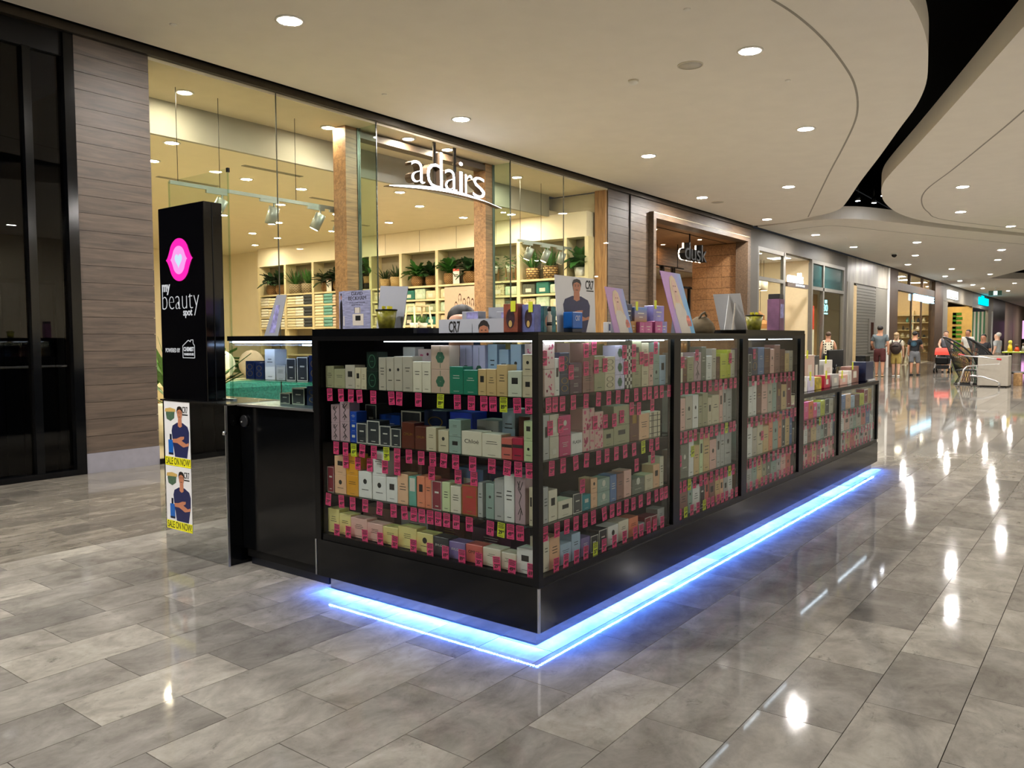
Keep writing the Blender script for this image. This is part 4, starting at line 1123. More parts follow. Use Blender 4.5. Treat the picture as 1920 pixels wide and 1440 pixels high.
# case on the rear counter: dark bottles boxes
for i, (y0, y1, z0, z1, col) in enumerate([(2.36, 2.27, 1.157, 1.27, 'navy'), (2.26, 2.18, 1.157, 1.26, 'navy'), (2.16, 2.06, 1.157, 1.345, 'white'), (2.05, 1.96, 1.157, 1.25, 'grey'), (1.95, 1.86, 1.157, 1.29, 'charcoal'), (1.85, 1.75, 1.157, 1.30, 'charcoal'), (1.74, 1.64, 1.157, 1.31, 'navy')]):
    carton('F', y0, y1, z0, z1, 0.14, 0.09, col, '%s perfume box in the lit counter case, upper shelf, %s from pylon' % (PAL[col][1], ordn(i)))
for i, (y0, y1, z1, col) in enumerate([(2.10, 2.00, 1.075, 'charcoal'), (1.98, 1.86, 1.11, 'charcoal'), (1.84, 1.72, 1.125, 'navy'), (1.70, 1.62, 1.13, 'charcoal')]):
    carton('F', y0, y1, 1.0085, z1, 0.2, 0.1, col, '%s perfume box in the lit counter case, counter level, %s from pylon' % (PAL[col][1], ordn(i)))

# price tickets
M['tk_pink'] = pm('ticket_pink', 'f0407c', 0.5, var=0.03)
M['tk_yel'] = pm('ticket_yellow', 'd6e02a', 0.5, var=0.03)
TW, TH = 0.043, 0.068
_tk = {}
def ticket_mesh(w, h, mat):
    k = (round(w, 4), round(h, 4), mat)
    if k not in _tk:
        mb = MB().box(-w/2, w/2, -0.0006, 0.0006, -h, 0)
        me = mb.mesh('price_ticket'); me.materials.append(M[mat])
        prs = []
        for pr in ('29', '49', '69', '89', '35'):
            p = MB(); F = (Vector((-w/2, -0.0006, -h)), Vector((1, 0, 0)), Vector((0, 0, 1)), Vector((0, -1, 0)))
            for yy, ww in ((0.90, 0.8), (0.80, 0.7), (0.71, 0.84), (0.62, 0.76)):
                p.poly(F, rect(w*(0.5-ww/2), h*yy, w*(0.5+ww/2), h*(yy+0.045)), 0, 0.0004)
            fit_text(p, F, pr, w*0.16, w*0.66, h*0.2, h*0.5, 0.04, 0.0004, 0)
            fit_text(p, F, '99', w*0.68, w*0.92, h*0.34, h*0.5, 0.03, 0.0004, 0)
            p.poly(F, rect(w*0.2, h*0.08, w*0.8, h*0.11), 0, 0.0004)
            m2 = p.mesh('price_print'); m2.materials.append(INK['dark']); prs.append(m2)
        _tk[k] = (me, prs)
    return _tk[k]
N_TK = [0]
def ticket(face, a, zt, off, yel, label, w=TW, h=TH, tilt=0.0, n=0):
    me, prs = ticket_mesh(w, h, 'tk_yel' if yel else 'tk_pink')
    o = link_mesh('price_ticket', me)
    o.location = (off, a, zt) if face == 'F' else (a, off, zt)
    rz = -PI/2 if face == 'F' else 0.0
    o.rotation_euler = (0.0, tilt, rz)
    c = link_mesh('price_print', prs[n % 5], o)
    tag(o, label, 'price tag', 'price tickets on the kiosk shelves')
    N_TK[0] += 1
TKROW = ['under top shelf', 'under second shelf', 'under third shelf', 'along bottom rail']
rt = random.Random(5)
for row, (lst, ye) in enumerate(((T1, (8, 13)), (T2, (2, 5)), (T3, (15,)), (T4, ()))):
    zt = (SH[0]-0.001, SH[1]-0.001, SH[2]-0.001, SH[3]+0.062)[row]
    for i, y in enumerate(lst):
        yy = i in ye
        ticket('F', y, zt, 0.0225 if i % 2 else 0.0205, yy, '%s price ticket %s, front window, %s from corner post' % ('yellow' if yy else 'pink', TKROW[row], ordn(len(lst)-1-i)), tilt=rt.gauss(0, 0.04), n=i)
for i, y in enumerate(T2b):
    ticket('F', y, 0.77, 0.041, False, 'pink price ticket stuck on cartons of third shelf, front window, %s from corner post' % ordn(len(T2b)-1-i), n=i)
for row, (lst, ye) in enumerate(((TR1, ()), (TR2, (9,)), (TR3, ()), (TR4, (4,)))):
    zt = (SH[0]-0.001, SH[1]-0.001, SH[2]-0.001, SH[3]+0.062)[row]
    for i, (x, z) in enumerate(lst):
        yy = i in ye
        if x > 1.325: continue
        ticket('R', x, zt, 0.0225 if i % 2 else 0.0205, yy, '%s price ticket %s, first side window, %s from corner post' % ('yellow' if yy else 'pink', TKROW[row], ordn(i)), tilt=rt.gauss(0, 0.04), n=i)
for nm, lst, sh in (('top', TR1b, 0), ('second', TR2b, 1), ('third', TR2c, 2)):
    for i, (x, z) in enumerate(lst):
        if x > 1.325: continue
        ticket('R', x, z+TH/2, 0.046, False, 'pink price ticket stuck on cartons of %s shelf, first side window, %s from corner post' % (nm, ordn(i)), n=i)
def auto_tickets(wname, xs0, xs1, zt, row, step, yset=(), skip=()):
    x = xs0; i = 0
    rr = random.Random(hash_int(wname, row))
    while x < xs1:
        yy = i in yset
        if i not in skip:
            ticket('R', x, zt, 0.0225 if i % 2 else 0.0205, yy, '%s price ticket %s, %s, %s from near post' % ('yellow' if yy else 'pink', TKROW[row], wname, ordn(i)), tilt=rr.gauss(0, 0.03), n=i)
        x += step*rr.uniform(0.8, 1.25); i += 1
ZTK = (SH[0]-0.001, SH[1]-0.001, SH[2]-0.001, SH[3]+0.062)
for row in range(4):
    auto_tickets('second side window', 1.47, 2.36, ZTK[row], row, 0.074, {1: (9,), 2: (2, 10), 3: (1, 4)}.get(row, ()))
    auto_tickets('third side window', 2.52, 3.58, ZTK[row], row, 0.095)
for row, z in enumerate((LSH[0]-0.001, LSH[1]-0.001, 0.39)):
    auto_tickets('fourth low side window', 3.77, 4.7, z, (0, 1, 3)[row], 0.105, {0: (4,)}.get(row, ()))
    auto_tickets('fifth low side window', 4.84, 6.1, z, (0, 1, 3)[row], 0.125)
for i, (x, z) in enumerate([(1.55, 1.29), (1.75, 1.33), (2.28, 1.30), (2.55, 1.2), (2.72, 1.32), (1.52, 0.70), (1.7, 0.74), (2.9, 0.72)]):
    ticket('R', x, z, 0.046, i == 6, '%s price ticket stuck on a carton beyond first side window, %s from viewer' % ('yellow' if i == 6 else 'pink', ordn(i)), n=i)
print('boxes', N_BOX, 'tickets', N_TK)

# ------------------------------------------------------------------ things standing on top of the kiosk
def gradient(name, c0, c1, axis='Z', lo=1.43, hi=1.8):
    if name in _mats: return _mats[name]
    t = NT(name)
    b = t.n('ShaderNodeBsdfPrincipled')
    ge = t.n('ShaderNodeNewGeometry'); sp = t.n('ShaderNodeSeparateXYZ')
    t.l(ge.outputs['Position'], sp.inputs[0])
    f = t.math('DIVIDE', t.math('SUBTRACT', sp.outputs['XYZ'.index(axis)], lo), hi-lo)
    nz = t.n('ShaderNodeTexNoise', i_Scale=9.0)
    t.l(ge.outputs['Position'], nz.inputs['Vector'])
    f = t.math('ADD', f, t.math('MULTIPLY', t.math('SUBTRACT', nz.outputs[0], 0.5), 0.35))
    t.l(t.ramp(f, [(0.1, lin(c0)), (0.9, lin(c1))]), b.inputs['Base Color'])
    b.inputs['Roughness'].default_value = 0.4
    t.l(b.outputs[0], t.out.inputs[0])
    _mats[name] = t.m
    return t.m
M['cardgrey'] = pm('card_back_grey', '9ea2ae', 0.55, var=0.02)
M['sea'] = pm('sea_print', '8d90b0', 0.45, var=0.35, scale=18, stretch=(1, 1, 9))
M['p_cream'] = pm('print_cream', 'cfc7bc', 0.4)
M['p_blonde'] = pm('print_blonde', 'd8bf9c', 0.45, var=0.1)
M['p_pale'] = pm('print_pale_skin', 'd8b2a0', 0.45, var=0.05)
def card(t, F, pts, mat, th=0.003, name='card'):
    return MB().poly(F, pts, -th, 0.0).build(name, mat, t)
def strut(t, F, w, h, back=0.09):
    o, u, v, n = F
    a = o + u*(w*0.5) + v*(h*0.7); b = o + u*(w*0.5) - n*back; b.z = o.z; c = o + u*(w*0.5) + v*0.002
    th = u*0.0015
    MB().add([a-th, b-th, c-th, a+th, b+th, c+th], [(0, 1, 2), (5, 4, 3), (0, 3, 4, 1), (1, 4, 5, 2), (2, 5, 3, 0)]).build('strut', M['cardgrey'], t)
TOP = 1.4305; TOP2 = 1.4585
# folded card with lettering and flacon
t = thing('advert_card', 'folded seascape advert card with black lettering and perfume flacon', 'advert card', (0.15, 1.38, TOP2))
FB = FX(1.434, TOP2, 0.15)
card(t, FB, rect(0, 0, 0.211, 0.212), M['sea'], name='front_leaf')
lettering(t, FB, 'DAVID', 0.062, 0.150, 0.186, 0.205, M['p_black'], depth=0.0006)
lettering(t, FB, 'BECKHAM', 0.034, 0.178, 0.160, 0.181, M['p_black'], depth=0.0006)
lettering(t, FB, 'FOLLOW YOUR', 0.045, 0.170, 0.142, 0.149, M['p_black'], depth=0.0006)
lettering(t, FB, 'INSTINCT', 0.062, 0.152, 0.130, 0.137, M['p_black'], depth=0.0006)
MB().poly(FB, rect(0.068, 0.02, 0.155, 0.083), 0, 0.0006).poly(FB, rect(0.085, 0.088, 0.132, 0.118), 0, 0.0006).build('printed_flacon', M['p_cream'], t)
MB().poly(FB, rect(0.091, 0.047, 0.132, 0.074), 0.0006, 0.001).poly(FB, rect(0.083, 0.088, 0.086, 0.120), 0.0006, 0.001).poly(FB, rect(0.126, 0.088, 0.129, 0.120), 0.0006, 0.001).build('printed_plate', M['p_black'], t)
FA = FT((0.19, 1.548, TOP2), PI+0.34)
FA = (FA[0], -FA[1] if FA[1].y > 0 else FA[1], FA[2], FA[3])
FA = (Vector((0.195, 1.530, TOP2)), Vector((-0.40, -0.916, 0)).normalized(), Vector((0, 0, 1)), Vector((-0.916, 0.40, 0)).normalized())
card(t, FA, rect(0, 0, 0.105, 0.214), M['sea'], name='side_leaf')
MB().poly(FA, [(0.02, 0.002), (0.015, 0.09), (0.025, 0.15), (0.042, 0.168), (0.058, 0.15), (0.068, 0.09), (0.062, 0.002)], 0, 0.0006).build('printed_black_suit', M['p_black'], t)
MB().poly(FA, oval(0.042, 0.182, 0.010, 0.017, 14), 0, 0.0006).build('printed_face', M['p_skin'], t)
MB().poly(FA, oval(0.042, 0.196, 0.011, 0.008, 10), 0.0006, 0.001).build('printed_hair', M['p_hair'], t)
MB().poly(FA, rect(0.078, 0.02, 0.098, 0.075), 0, 0.0006).build('printed_flacon', M['p_cream'], t)
# plain grey card back and tumbler
t = thing('advert_card', 'plain grey back of an advert card behind the yellow tumbler', 'advert card', (0.17, 1.09, TOP2))
FC = FX(1.195, TOP2, 0.165)
FC = (FC[0], FC[1], Vector((0.10, 0, 1)).normalized(), FC[3])
card(t, FC, [(0.0, 0), (0.198, 0), (0.222, 0.222), (0.012, 0.234)], M['cardgrey'])
M['tumbler'] = pm('patterned_tumbler', '8c8a34', 0.3, var=0.55, scale=28)
M['tissue'] = pm('yellow_sticks', 'd8cf30', 0.5, var=0.2)
def tumbler(x, y, z, label, s=1.0):
    t = thing('tumbler', label, 'tumbler', (x, y, z), group='tumblers of scent cards')
    MB().lathe([(0.0, 0), (0.042*s, 0), (0.057*s, 0.10*s), (0.053*s, 0.10*s), (0.040*s, 0.006), (0, 0.006)], (x, y, z), 20).build('cup', M['tumbler'], t)
    MB().lathe([(0.054*s, 0.094*s), (0.060*s, 0.094*s), (0.060*s, 0.102*s), (0.054*s, 0.102*s), (0.054*s, 0.094*s)], (x, y, z), 20).build('rim', M['blackmetal'], t)
    mb = MB()
    for k in range(7):
        a = k*0.9; r = 0.02*s
        mb.obox((x+r*math.cos(a), y+r*math.sin(a), z+0.085*s), (0.016*s, 0.002, 0.07*s), Euler((0.25*math.sin(a*2), 0.2*math.cos(a), a)).to_matrix())
    mb.build('scent_cards', M['tissue'], t)
    return t
tumbler(0.09, 1.037, TOP2, 'yellow patterned tumbler in front of the grey card back', 0.97)
tumbler(2.93, 0.13, TOP2-0.002, 'yellow patterned tumbler on raised black top near the low counter', 1.1)
# low printed card
M['p_grey'] = pm('print_cool_grey', 'b4b9c6', 0.45, var=0.02)
t = thing('advert_card', 'long low white advert card with bold black letters and half face', 'advert card', (0.10, 0.46, TOP))
FL = FX(0.677, TOP, 0.10)
card(t, FL, rect(0, 0, 0.432, 0.067), M['p_grey'])
lettering(t, FL, 'CR7', 0.066, 0.140, 0.0015, 0.058, M['p_black'], off=0.025, depth=0.0006)
MB().poly(FL, oval(0.288, 0.0005, 0.030, 0.042, 16, 0, PI), 0, 0.0006).build('printed_face', M['p_skin'], t)
MB().poly(FL, [(0.255, 0.012), (0.256, 0.036), (0.272, 0.056), (0.290, 0.061), (0.310, 0.054), (0.322, 0.034), (0.321, 0.010), (0.313, 0.028), (0.288, 0.036), (0.264, 0.028)], 0.0006, 0.001).build('printed_hair', M['p_hair'], t)
MB().poly(FL, oval(0.276, 0.012, 0.006, 0.0025, 8), 0.0006, 0.001).poly(FL, oval(0.300, 0.012, 0.006, 0.0025, 8), 0.0006, 0.001).build('printed_eyes', M['p_hair'], t)
strut(t, FL, 0.432, 0.06, 0.05)
# small gift sets behind it
M['lilacprint'] = pm('lilac_set_print', '9a98d0', 0.4, var=0.5, scale=26)
for i, (y0, y1, z1) in enumerate([(0.655, 0.545, 0.110), (0.430, 0.335, 0.105)]):
    t = thing('gift_set', ['lilac gift set box behind the low white card, nearer the tumbler', 'lilac gift set box behind the low white card, nearer the corner'][i], 'gift set', (0.27, y0-0.05, TOP), group='lilac gift sets')
    MB().cbox(0.25, 0.31, y1, y0, TOP, TOP+z1, 0.002).build('box', M['cardgrey'], t)
    MB().poly(FX(y0, TOP, 0.25), rect(0.03, 0.002, y0-y1-0.003, z1-0.004), 0, 0.0007).build('printed_front', M['lilacprint'], t)
t = thing('advert_card', 'small upright grey card standing between the two lilac gift sets', 'advert card', (0.30, 0.5, TOP))
card(t, FX(0.545, TOP, 0.33), rect(0, 0, 0.115, 0.13), M['cardgrey'])
# gift boxes with oval windows near the corner
def oval_box(x0, x1, y0, y1, h, mat, label, tagc=True):
    t = thing('gift_box', label, 'gift box', ((x0+x1)/2, (y0+y1)/2, TOP), group='gift boxes with oval windows')
    MB().cbox(x0, x1, y0, y1, TOP, TOP+h, 0.002).build('box', mat, t)
    F = FX(y1, TOP, x0)
    w = y1-y0
    MB().poly(F, oval(w/2, h*0.48, w*0.3, h*0.34, 18), 0, 0.0008).build('oval_window', pm('oval_dark', '33202c', 0.3, var=0.4, scale=60), t)
    MB().poly(F, oval(w/2, h*0.3, w*0.12, h*0.12, 12), 0.0008, 0.0014).build('printed_bottle', M['p_gold'], t)
    if tagc: MB().box(x0-0.004, x0-0.002, y0+w*0.12, y0+w*0.45, TOP+h*0.72, TOP+h+0.012).build('green_ticket', M['tk_yel'], t)
oval_box(0.05, 0.10, 0.150, 0.232, 0.130, pm('red_gold_carton', '8a4632', 0.35, var=0.4, scale=20), 'red and gold gift box with oval window on the corner')
oval_box(0.07, 0.12, 0.070, 0.140, 0.125, pm('blue_lilac_carton', '6a72b0', 0.35, var=0.35, scale=20), 'blue lilac gift box with oval window on the corner')
t = thing('gift_box', 'teal green patterned gift box beside the upright advert card', 'gift box', (0.2, 0.09, TOP))
MB().cbox(0.185, 0.285, 0.10, 0.15, TOP, TOP+0.122, 0.002).build('box', pm('teal_carton', '2f6a70', 0.35, var=0.5, scale=24), t)
MB().poly(FY(0.185, TOP, 0.10), oval(0.03, 0.05, 0.018, 0.03, 12), 0, 0.0007).build('printed_rose', M['p_skin'], t)
t = thing('perfume_bottle', 'slim cream sample bottle with black band near the corner', 'bottle', (0.15, 0.045, TOP))
MB().lathe([(0, 0), (0.012, 0), (0.012, 0.075), (0.007, 0.082), (0.007, 0.095), (0, 0.095)], (0.15, 0.045, TOP), 12).build('glass', M['p_cream'], t)
MB().lathe([(0.0125, 0.03), (0.0125, 0.045), (0.0124, 0.045), (0.0124, 0.03)], (0.15, 0.045, TOP), 12).lathe([(0.009, 0.095), (0.009, 0.115), (0, 0.117)], (0.15, 0.045, TOP), 12).build('cap', M['p_black'], t)
# tall advert card, man with folded arms
def man_card(x0, y, yaw, label, w=0.355, h=0.275, second=False):
    t = thing('advert_card', label, 'advert card', (x0+w/2, y, TOP), group='upright cards of the man in the navy shirt')
    F = FY(x0, TOP, y)
    if second: F = (Vector((x0, y, TOP)), Vector((math.cos(yaw), math.sin(yaw), 0)), Vector((0, 0, 1)), Vector((math.sin(yaw), -math.cos(yaw), 0)))
    card(t, F, [(0.0, 0), (w-0.005, 0), (w-0.02, h), (-0.026, h)], M['paper'])
    crossed_arms_man(t, F, w*0.47, 0.002, h*0.975, 0.0002, 1.5)
    lettering(t, F, 'CR7', w*0.70, w*0.92, h*0.79, h*0.96, M['p_black'], off=0.03, depth=0.0006)
    MB().poly(F, rect(w*0.73, h*0.755, w*0.92, h*0.778), 0, 0.0006).build('small_print', M['p_black'], t)
    strut(t, F, w, h)
    return t
man_card(0.345, 0.13, 0, 'tall white advert card of folded-arms man, in front near corner')
man_card(0.80, 0.30, 0.22, 'tall white advert card of folded-arms man, half hidden behind another', 0.26, 0.255, True)
t = thing('perfume_box', 'bright blue perfume box with white lettering before the tall card', 'perfume box', (0.40, 0.08, TOP))
MB().cbox(0.352, 0.442, 0.05, 0.105, TOP+0.018, TOP+0.098, 0.004).build('box', M['p_blue'], t)
MB().cbox(0.354, 0.440, 0.052, 0.103, TOP, TOP+0.018, 0.002).build('base', M['p_navy'], t)
lettering(t, FY(0.352, TOP+0.018, 0.05), 'CR7', 0.026, 0.066, 0.038, 0.062, M['paper'], depth=0.0006)
# blonde woman cards
M['dusk_pink'] = gradient('pink_blue_print', 'b58ac0', '6fa2d8', 'X', 0.85, 1.05)
M['dusk_pink2'] = gradient('pink_blue_print_large', 'b784c8', '62aee0', 'X', 1.50, 1.78)
def blonde(x0, y, w, h, shift, mat, label):
    t = thing('advert_card', label, 'advert card', (x0+w/2, y, TOP), group='pink and blue advert cards')
    F = FY(x0, TOP, y)
    F = (F[0], F[1], Vector((-shift, 0.12, 1)).normalized(), Vector((0, -1, 0.12)).normalized())
    card(t, F, [(0, 0), (w, 0), (w-0.01, h), (0.0, h+0.004)], mat)
    def P(p): return [(a*w, b*h) for a, b in p]
    MB().poly(F, P([(0.30, 0.0), (0.26, 0.35), (0.36, 0.55), (0.66, 0.55), (0.80, 0.36), (0.78, 0.0)]), 0, 0.0006).build('printed_dress', M['p_cream'], t)
    MB().poly(F, P([(0.24, 0.38), (0.27, 0.75), (0.36, 0.92), (0.50, 0.96), (0.62, 0.90), (0.68, 0.70), (0.74, 0.40), (0.60, 0.50), (0.36, 0.50)]), 0.0006, 0.001).build('printed_hair', M['p_blonde'], t)
    MB().poly(F, P(oval(0.49, 0.76, 0.115, 0.125, 16)), 0.001, 0.0014).poly(F, P([(0.42, 0.64), (0.40, 0.52), (0.60, 0.52), (0.56, 0.64)]), 0.001, 0.0014).build('printed_face', M['p_pale'], t)
    MB().poly(F, P(oval(0.45, 0.78, 0.022, 0.012, 8)), 0.0014, 0.0018).poly(F, P(oval(0.54, 0.78, 0.022, 0.012, 8)), 0.0014, 0.0018).poly(F, P(rect(0.46, 0.68, 0.54, 0.70)), 0.0014, 0.0018).build('printed_features', pm('print_rosewood', '7a3a38', 0.4), t)
    MB().poly(F, P([(0.72, 0.12), (0.70, 0.22), (0.76, 0.30), (0.86, 0.30), (0.92, 0.20), (0.90, 0.12)]), 0.001, 0.0014).build('printed_bottle', pm('print_sunset', 'd8705a', 0.35, var=0.5, scale=30), t)
    strut(t, F, w, h, 0.10)
blonde(0.835, 0.10, 0.200, 0.245, 0.22, M['dusk_pink'], 'pink and blue advert card with blonde woman, the smaller one')
blonde(1.545, 0.09, 0.275, 0.385, 0.34, M['dusk_pink2'], 'pink and blue advert card with blonde woman, the taller one')
t = thing('perfume_box', 'slim white tester box between two leaning advert cards', 'perfume box', (0.76, 0.09, TOP))
MB().cbox(0.752, 0.782, 0.09, 0.12, TOP, TOP+0.055, 0.002).build('box', M['paper'], t)
MB().poly(FY(0.752, TOP, 0.09), rect(0.006, 0.01, 0.024, 0.045), 0, 0.0006).build('printed_panel', INK['blue'], t)
MX = {'pb': gradient('sky_to_sand_carton', 'b0824a', '6a90d0', 'Z', 1.48, 1.58), 'ph': pm('holo_pink_carton', 'c86ea8', 0.2, 0.3, var=0.3, scale=14), 'nv': BM['navy'], 'li': pm('lilac_blue_carton', '9a96d8', 0.25, 0.2, var=0.25, scale=14)}
for i, (x0, x1, z0, z1, y, m, lb, grn) in enumerate([
    (1.035, 1.100, 0.066, 0.16, 0.14, 'nv', 'navy tester box stacked on a printed box beside the smaller woman card', False),
    (1.050, 1.110, 0.0, 0.065, 0.12, 'pb', 'blue printed box at the foot of the navy tester box', False),
    (1.110, 1.255, 0.062, 0.145, 0.13, 'pb', 'sky and sand coloured box stacked on two pink boxes', True),
    (1.115, 1.170, 0.0, 0.061, 0.10, 'ph', 'small holographic pink box under the sky coloured box', False),
    (1.172, 1.262, 0.0, 0.061, 0.10, 'ph', 'wider holographic pink box under the sky coloured box', False),
    (1.265, 1.330, 0.0, 0.15, 0.20, 'nv', 'tall navy box standing behind the pink boxes', False),
    (1.300, 1.390, 0.0, 0.068, 0.10, 'ph', 'pink purple box at the foot of the lilac box', False),
    (1.335, 1.470, 0.069, 0.16, 0.13, 'li', 'lilac blue box stacked beside the taller woman card', True),
    (1.392, 1.470, 0.0, 0.068, 0.11, 'li', 'lilac box under another beside the taller woman card', False)]):
    t = thing('perfume_box', lb, 'perfume box', ((x0+x1)/2, y+0.03, TOP+z0), group='loose perfume boxes on the kiosk top')
    MB().cbox(x0, x1, y, y+0.06, TOP+z0, TOP+z1, 0.002).build('box', MX[m], t)
    MB().poly(FY(x0, TOP+z0, y), rect((x1-x0)*0.35, (z1-z0)*0.3, (x1-x0)*0.65, (z1-z0)*0.36), 0, 0.0006).poly(FY(x0, TOP+z0, y), rect((x1-x0)*0.25, (z1-z0)*0.55, (x1-x0)*0.75, (z1-z0)*0.62), 0, 0.0006).build('printed_name', INK['light'], t)
    if grn: MB().box(x0+0.01, x0+0.035, y-0.002, y, TOP+z1-0.02, TOP+z1+0.03).build('green_ticket', M['tk_yel'], t)
t = thing('headband_stand', 'navy tester with gold hoop standing by the printed boxes', 'perfume bottle', (1.06, 0.2, TOP+0.16))
MB().tube([(1.045+0.022*math.cos(a), 0.17, TOP+0.16+0.022+0.03*math.sin(a)) for a in [PI*k/10 for k in range(11)]], 0.004, 6).build('gold_hoop', pm('rose_gold', 'd8a070', 0.2, 1.0), t)
MB().cbox(1.020, 1.070, 0.155, 0.185, TOP+0.16, TOP+0.182, 0.002).build('foot', M['p_navy'], t)
# brown cloth bag, side-on card, tall tester
t = thing('cloth_bag', 'slouchy brown cloth bag on the kiosk top by a card', 'bag', (2.15, 0.2, TOP))
MB().lathe([(0, 0), (0.085, 0.002), (0.095, 0.03), (0.08, 0.07), (0.05, 0.10), (0.03, 0.112), (0, 0.115)], (2.15, 0.2, TOP), 14).build('body', pm('brown_cloth', '6e6048', 0.85, var=0.2, bump=0.5), t)
MB().tube([(2.10, 0.2, TOP+0.08), (2.11, 0.18, TOP+0.125), (2.15, 0.175, TOP+0.14), (2.19, 0.18, TOP+0.12), (2.20, 0.2, TOP+0.07)], 0.008, 6).build('strap', pm('brown_strap', '5a4d38', 0.85), t)
t = thing('advert_card', 'advert card seen edge-on with folded white strut, near raised top', 'advert card', (2.6, 0.2, TOP2-0.002))
zc = TOP2-0.002
MB().prism([(2.50, zc), (2.715, zc), (2.715-0.001, zc+0.001), (2.585, zc+0.245), (2.575, zc+0.245)], 'y', 0.18, 0.184).build('strut_wing', M['paper'], t)
MB().add([(2.712, 0.10, zc), (2.716, 0.10, zc), (2.716, 0.30, zc), (2.712, 0.30, zc), (2.575, 0.10, zc+0.255), (2.579, 0.10, zc+0.255), (2.579, 0.30, zc+0.255), (2.575, 0.30, zc+0.255)], [(0, 3, 2, 1), (4, 5, 6, 7), (0, 1, 5, 4), (1, 2, 6, 5), (2, 3, 7, 6), (3, 0, 4, 7)]).build('printed_sheet', M['paper'], t)
MB().prism([(2.53, zc), (2.56, zc), (2.60, zc+0.19), (2.585, zc+0.19)], 'y', 0.14, 0.142).build('printed_strip', M['p_cream'], t)
t = thing('perfume_bottle', 'tall purple tester box with black cap at end of raised top', 'perfume box', (3.52, 0.16, TOP2-0.002))
MB().cbox(3.45, 3.56, 0.12, 0.22, zc, zc+0.25, 0.004).build('box', pm('purple_gradient_box', '7a5272', 0.3, var=0.3, scale=9), t)
MB().cbox(3.455, 3.555, 0.125, 0.215, zc+0.25, zc+0.29, 0.004).build('cap', M['p_black'], t)
MB().poly(FY(3.45, zc, 0.12), rect(0.02, 0.1, 0.09, 0.21), 0, 0.0006).build('printed_panel', M['lilacprint'], t)
t = thing('advert_card', 'grey easel card on the rear glass case beside the sign box', 'advert card', (0.3, 2.35, 1.4255))
FE = (Vector((0.30, 2.385, 1.4255)), Vector((0, -1, 0)), Vector((0.16, 0, 1)).normalized(), Vector((-1, 0, 0.16)).normalized())
card(t, FE, [(0, 0), (0.145, 0), (0.185, 0.265), (0.085, 0.268)], M['cardgrey'])
MB().poly(FE, [(0.05, 0.02), (0.11, 0.02), (0.13, 0.20), (0.09, 0.20)], 0, 0.0006).build('faded_print', M['lilacprint'], t)
# things on the low counter
LZ = LH + 0.0005
def lowbox(x0, x1, z0, z1, y, d, mat, lb, grn=False, inset=True):
    t = thing('perfume_box', lb, 'perfume box', ((x0+x1)/2, y+d/2, LZ+z0), group='loose perfume boxes on the low counter')
    MB().cbox(x0, x1, y, y+d, LZ+z0, LZ+z1, 0.003).build('box', mat, t)
    if inset: MB().poly(FY(x0, LZ+z0, y), rect((x1-x0)*0.3, (z1-z0)*0.3, (x1-x0)*0.7, (z1-z0)*0.7), 0, 0.0008).build('printed_panel', INK['light'] if mat is not BM['white'] else M['p_cream'], t)
    if grn: MB().box(x0+0.03, x0+0.075, y-0.003, y-0.001, LZ+z1-0.03, LZ+z1+0.045).build('green_ticket', M['tk_yel'], t)
lowbox(3.85, 4.02, 0, 0.13, 0.07, 0.08, BM['white'], 'white and pink box at the near end of low counter', True)
lowbox(4.04, 4.22, 0, 0.12, 0.07, 0.08, BM['lilac'], 'pale lilac box, second along the front of low counter', True)
lowbox(4.25, 4.42, 0, 0.11, 0.07, 0.08, pm('yellow_black_box', 'b09a28', 0.35, var=0.7, scale=22), 'yellow and black patterned box on low counter', False, False)
lowbox(4.50, 4.68, 0, 0.115, 0.07, 0.09, BM['crimson'], 'glossy red box on the front of low counter', True)
lowbox(4.78, 5.0, 0, 0.115, 0.08, 0.09, BM['grey'], 'pearl grey box in the middle of low counter')
lowbox(5.05, 5.30, 0, 0.095, 0.08, 0.09, BM['pink'], 'pink box past the grey one on low counter', True)
lowbox(5.32, 5.45, 0, 0.13, 0.08, 0.09, BM['white'], 'narrow white box with pink panel on low counter')
lowbox(5.50, 5.80, 0, 0.165, 0.10, 0.10, BM['brownrose'], 'brown grey box near the far end of low counter', True)
lowbox(4.30, 4.46, 0, 0.275, 0.24, 0.08, BM['lilac'], 'tall pale box in the rear row of low counter', True)
lowbox(4.50, 4.78, 0, 0.295, 0.24, 0.08, BM['peachgrey'], 'large pink beige box in the rear row of low counter', True)
lowbox(4.82, 5.00, 0, 0.285, 0.26, 0.07, BM['charcoal'], 'tall black box in the rear row of low counter')
lowbox(5.08, 5.36, 0, 0.235, 0.24, 0.08, BM['white'], 'large white box in the rear row of low counter', True)
t = thing('till_screen', 'black till screen on stand, seen from behind at low counter', 'till', (5.75, 0.33, LZ))
MB().cbox(5.48, 6.02, 0.31, 0.335, LZ+0.15, LZ+0.33, 0.006).build('screen', M['blackmatt'], t)
MB().cyl((5.75, 0.34, LZ), (5.75, 0.325, LZ+0.18), 0.02, n=10).build('stem', M['blackmetal'], t)
MB().cbox(5.65, 5.85, 0.27, 0.40, LZ, LZ+0.012, 0.003).build('foot', M['blackmetal'], t)
t = thing('perfume_stand', 'dark blue stepped display stand at far end of low counter', 'display stand', (6.03, 0.12, LZ))
MB().cbox(5.88, 6.18, 0.05, 0.19, LZ, LZ+0.205, 0.004).build('block', BM['navy'], t)
MB().cbox(5.94, 6.12, 0.07, 0.17, LZ+0.205, LZ+0.265, 0.003).build('upper_block', M['black'], t)
mb = MB()
for k in range(6): mb.cyl((5.90+k*0.05, 0.035, LZ), (5.90+k*0.05, 0.035, LZ+0.022), 0.014, n=8)
mb.build('sample_vials', M['paper'], t)

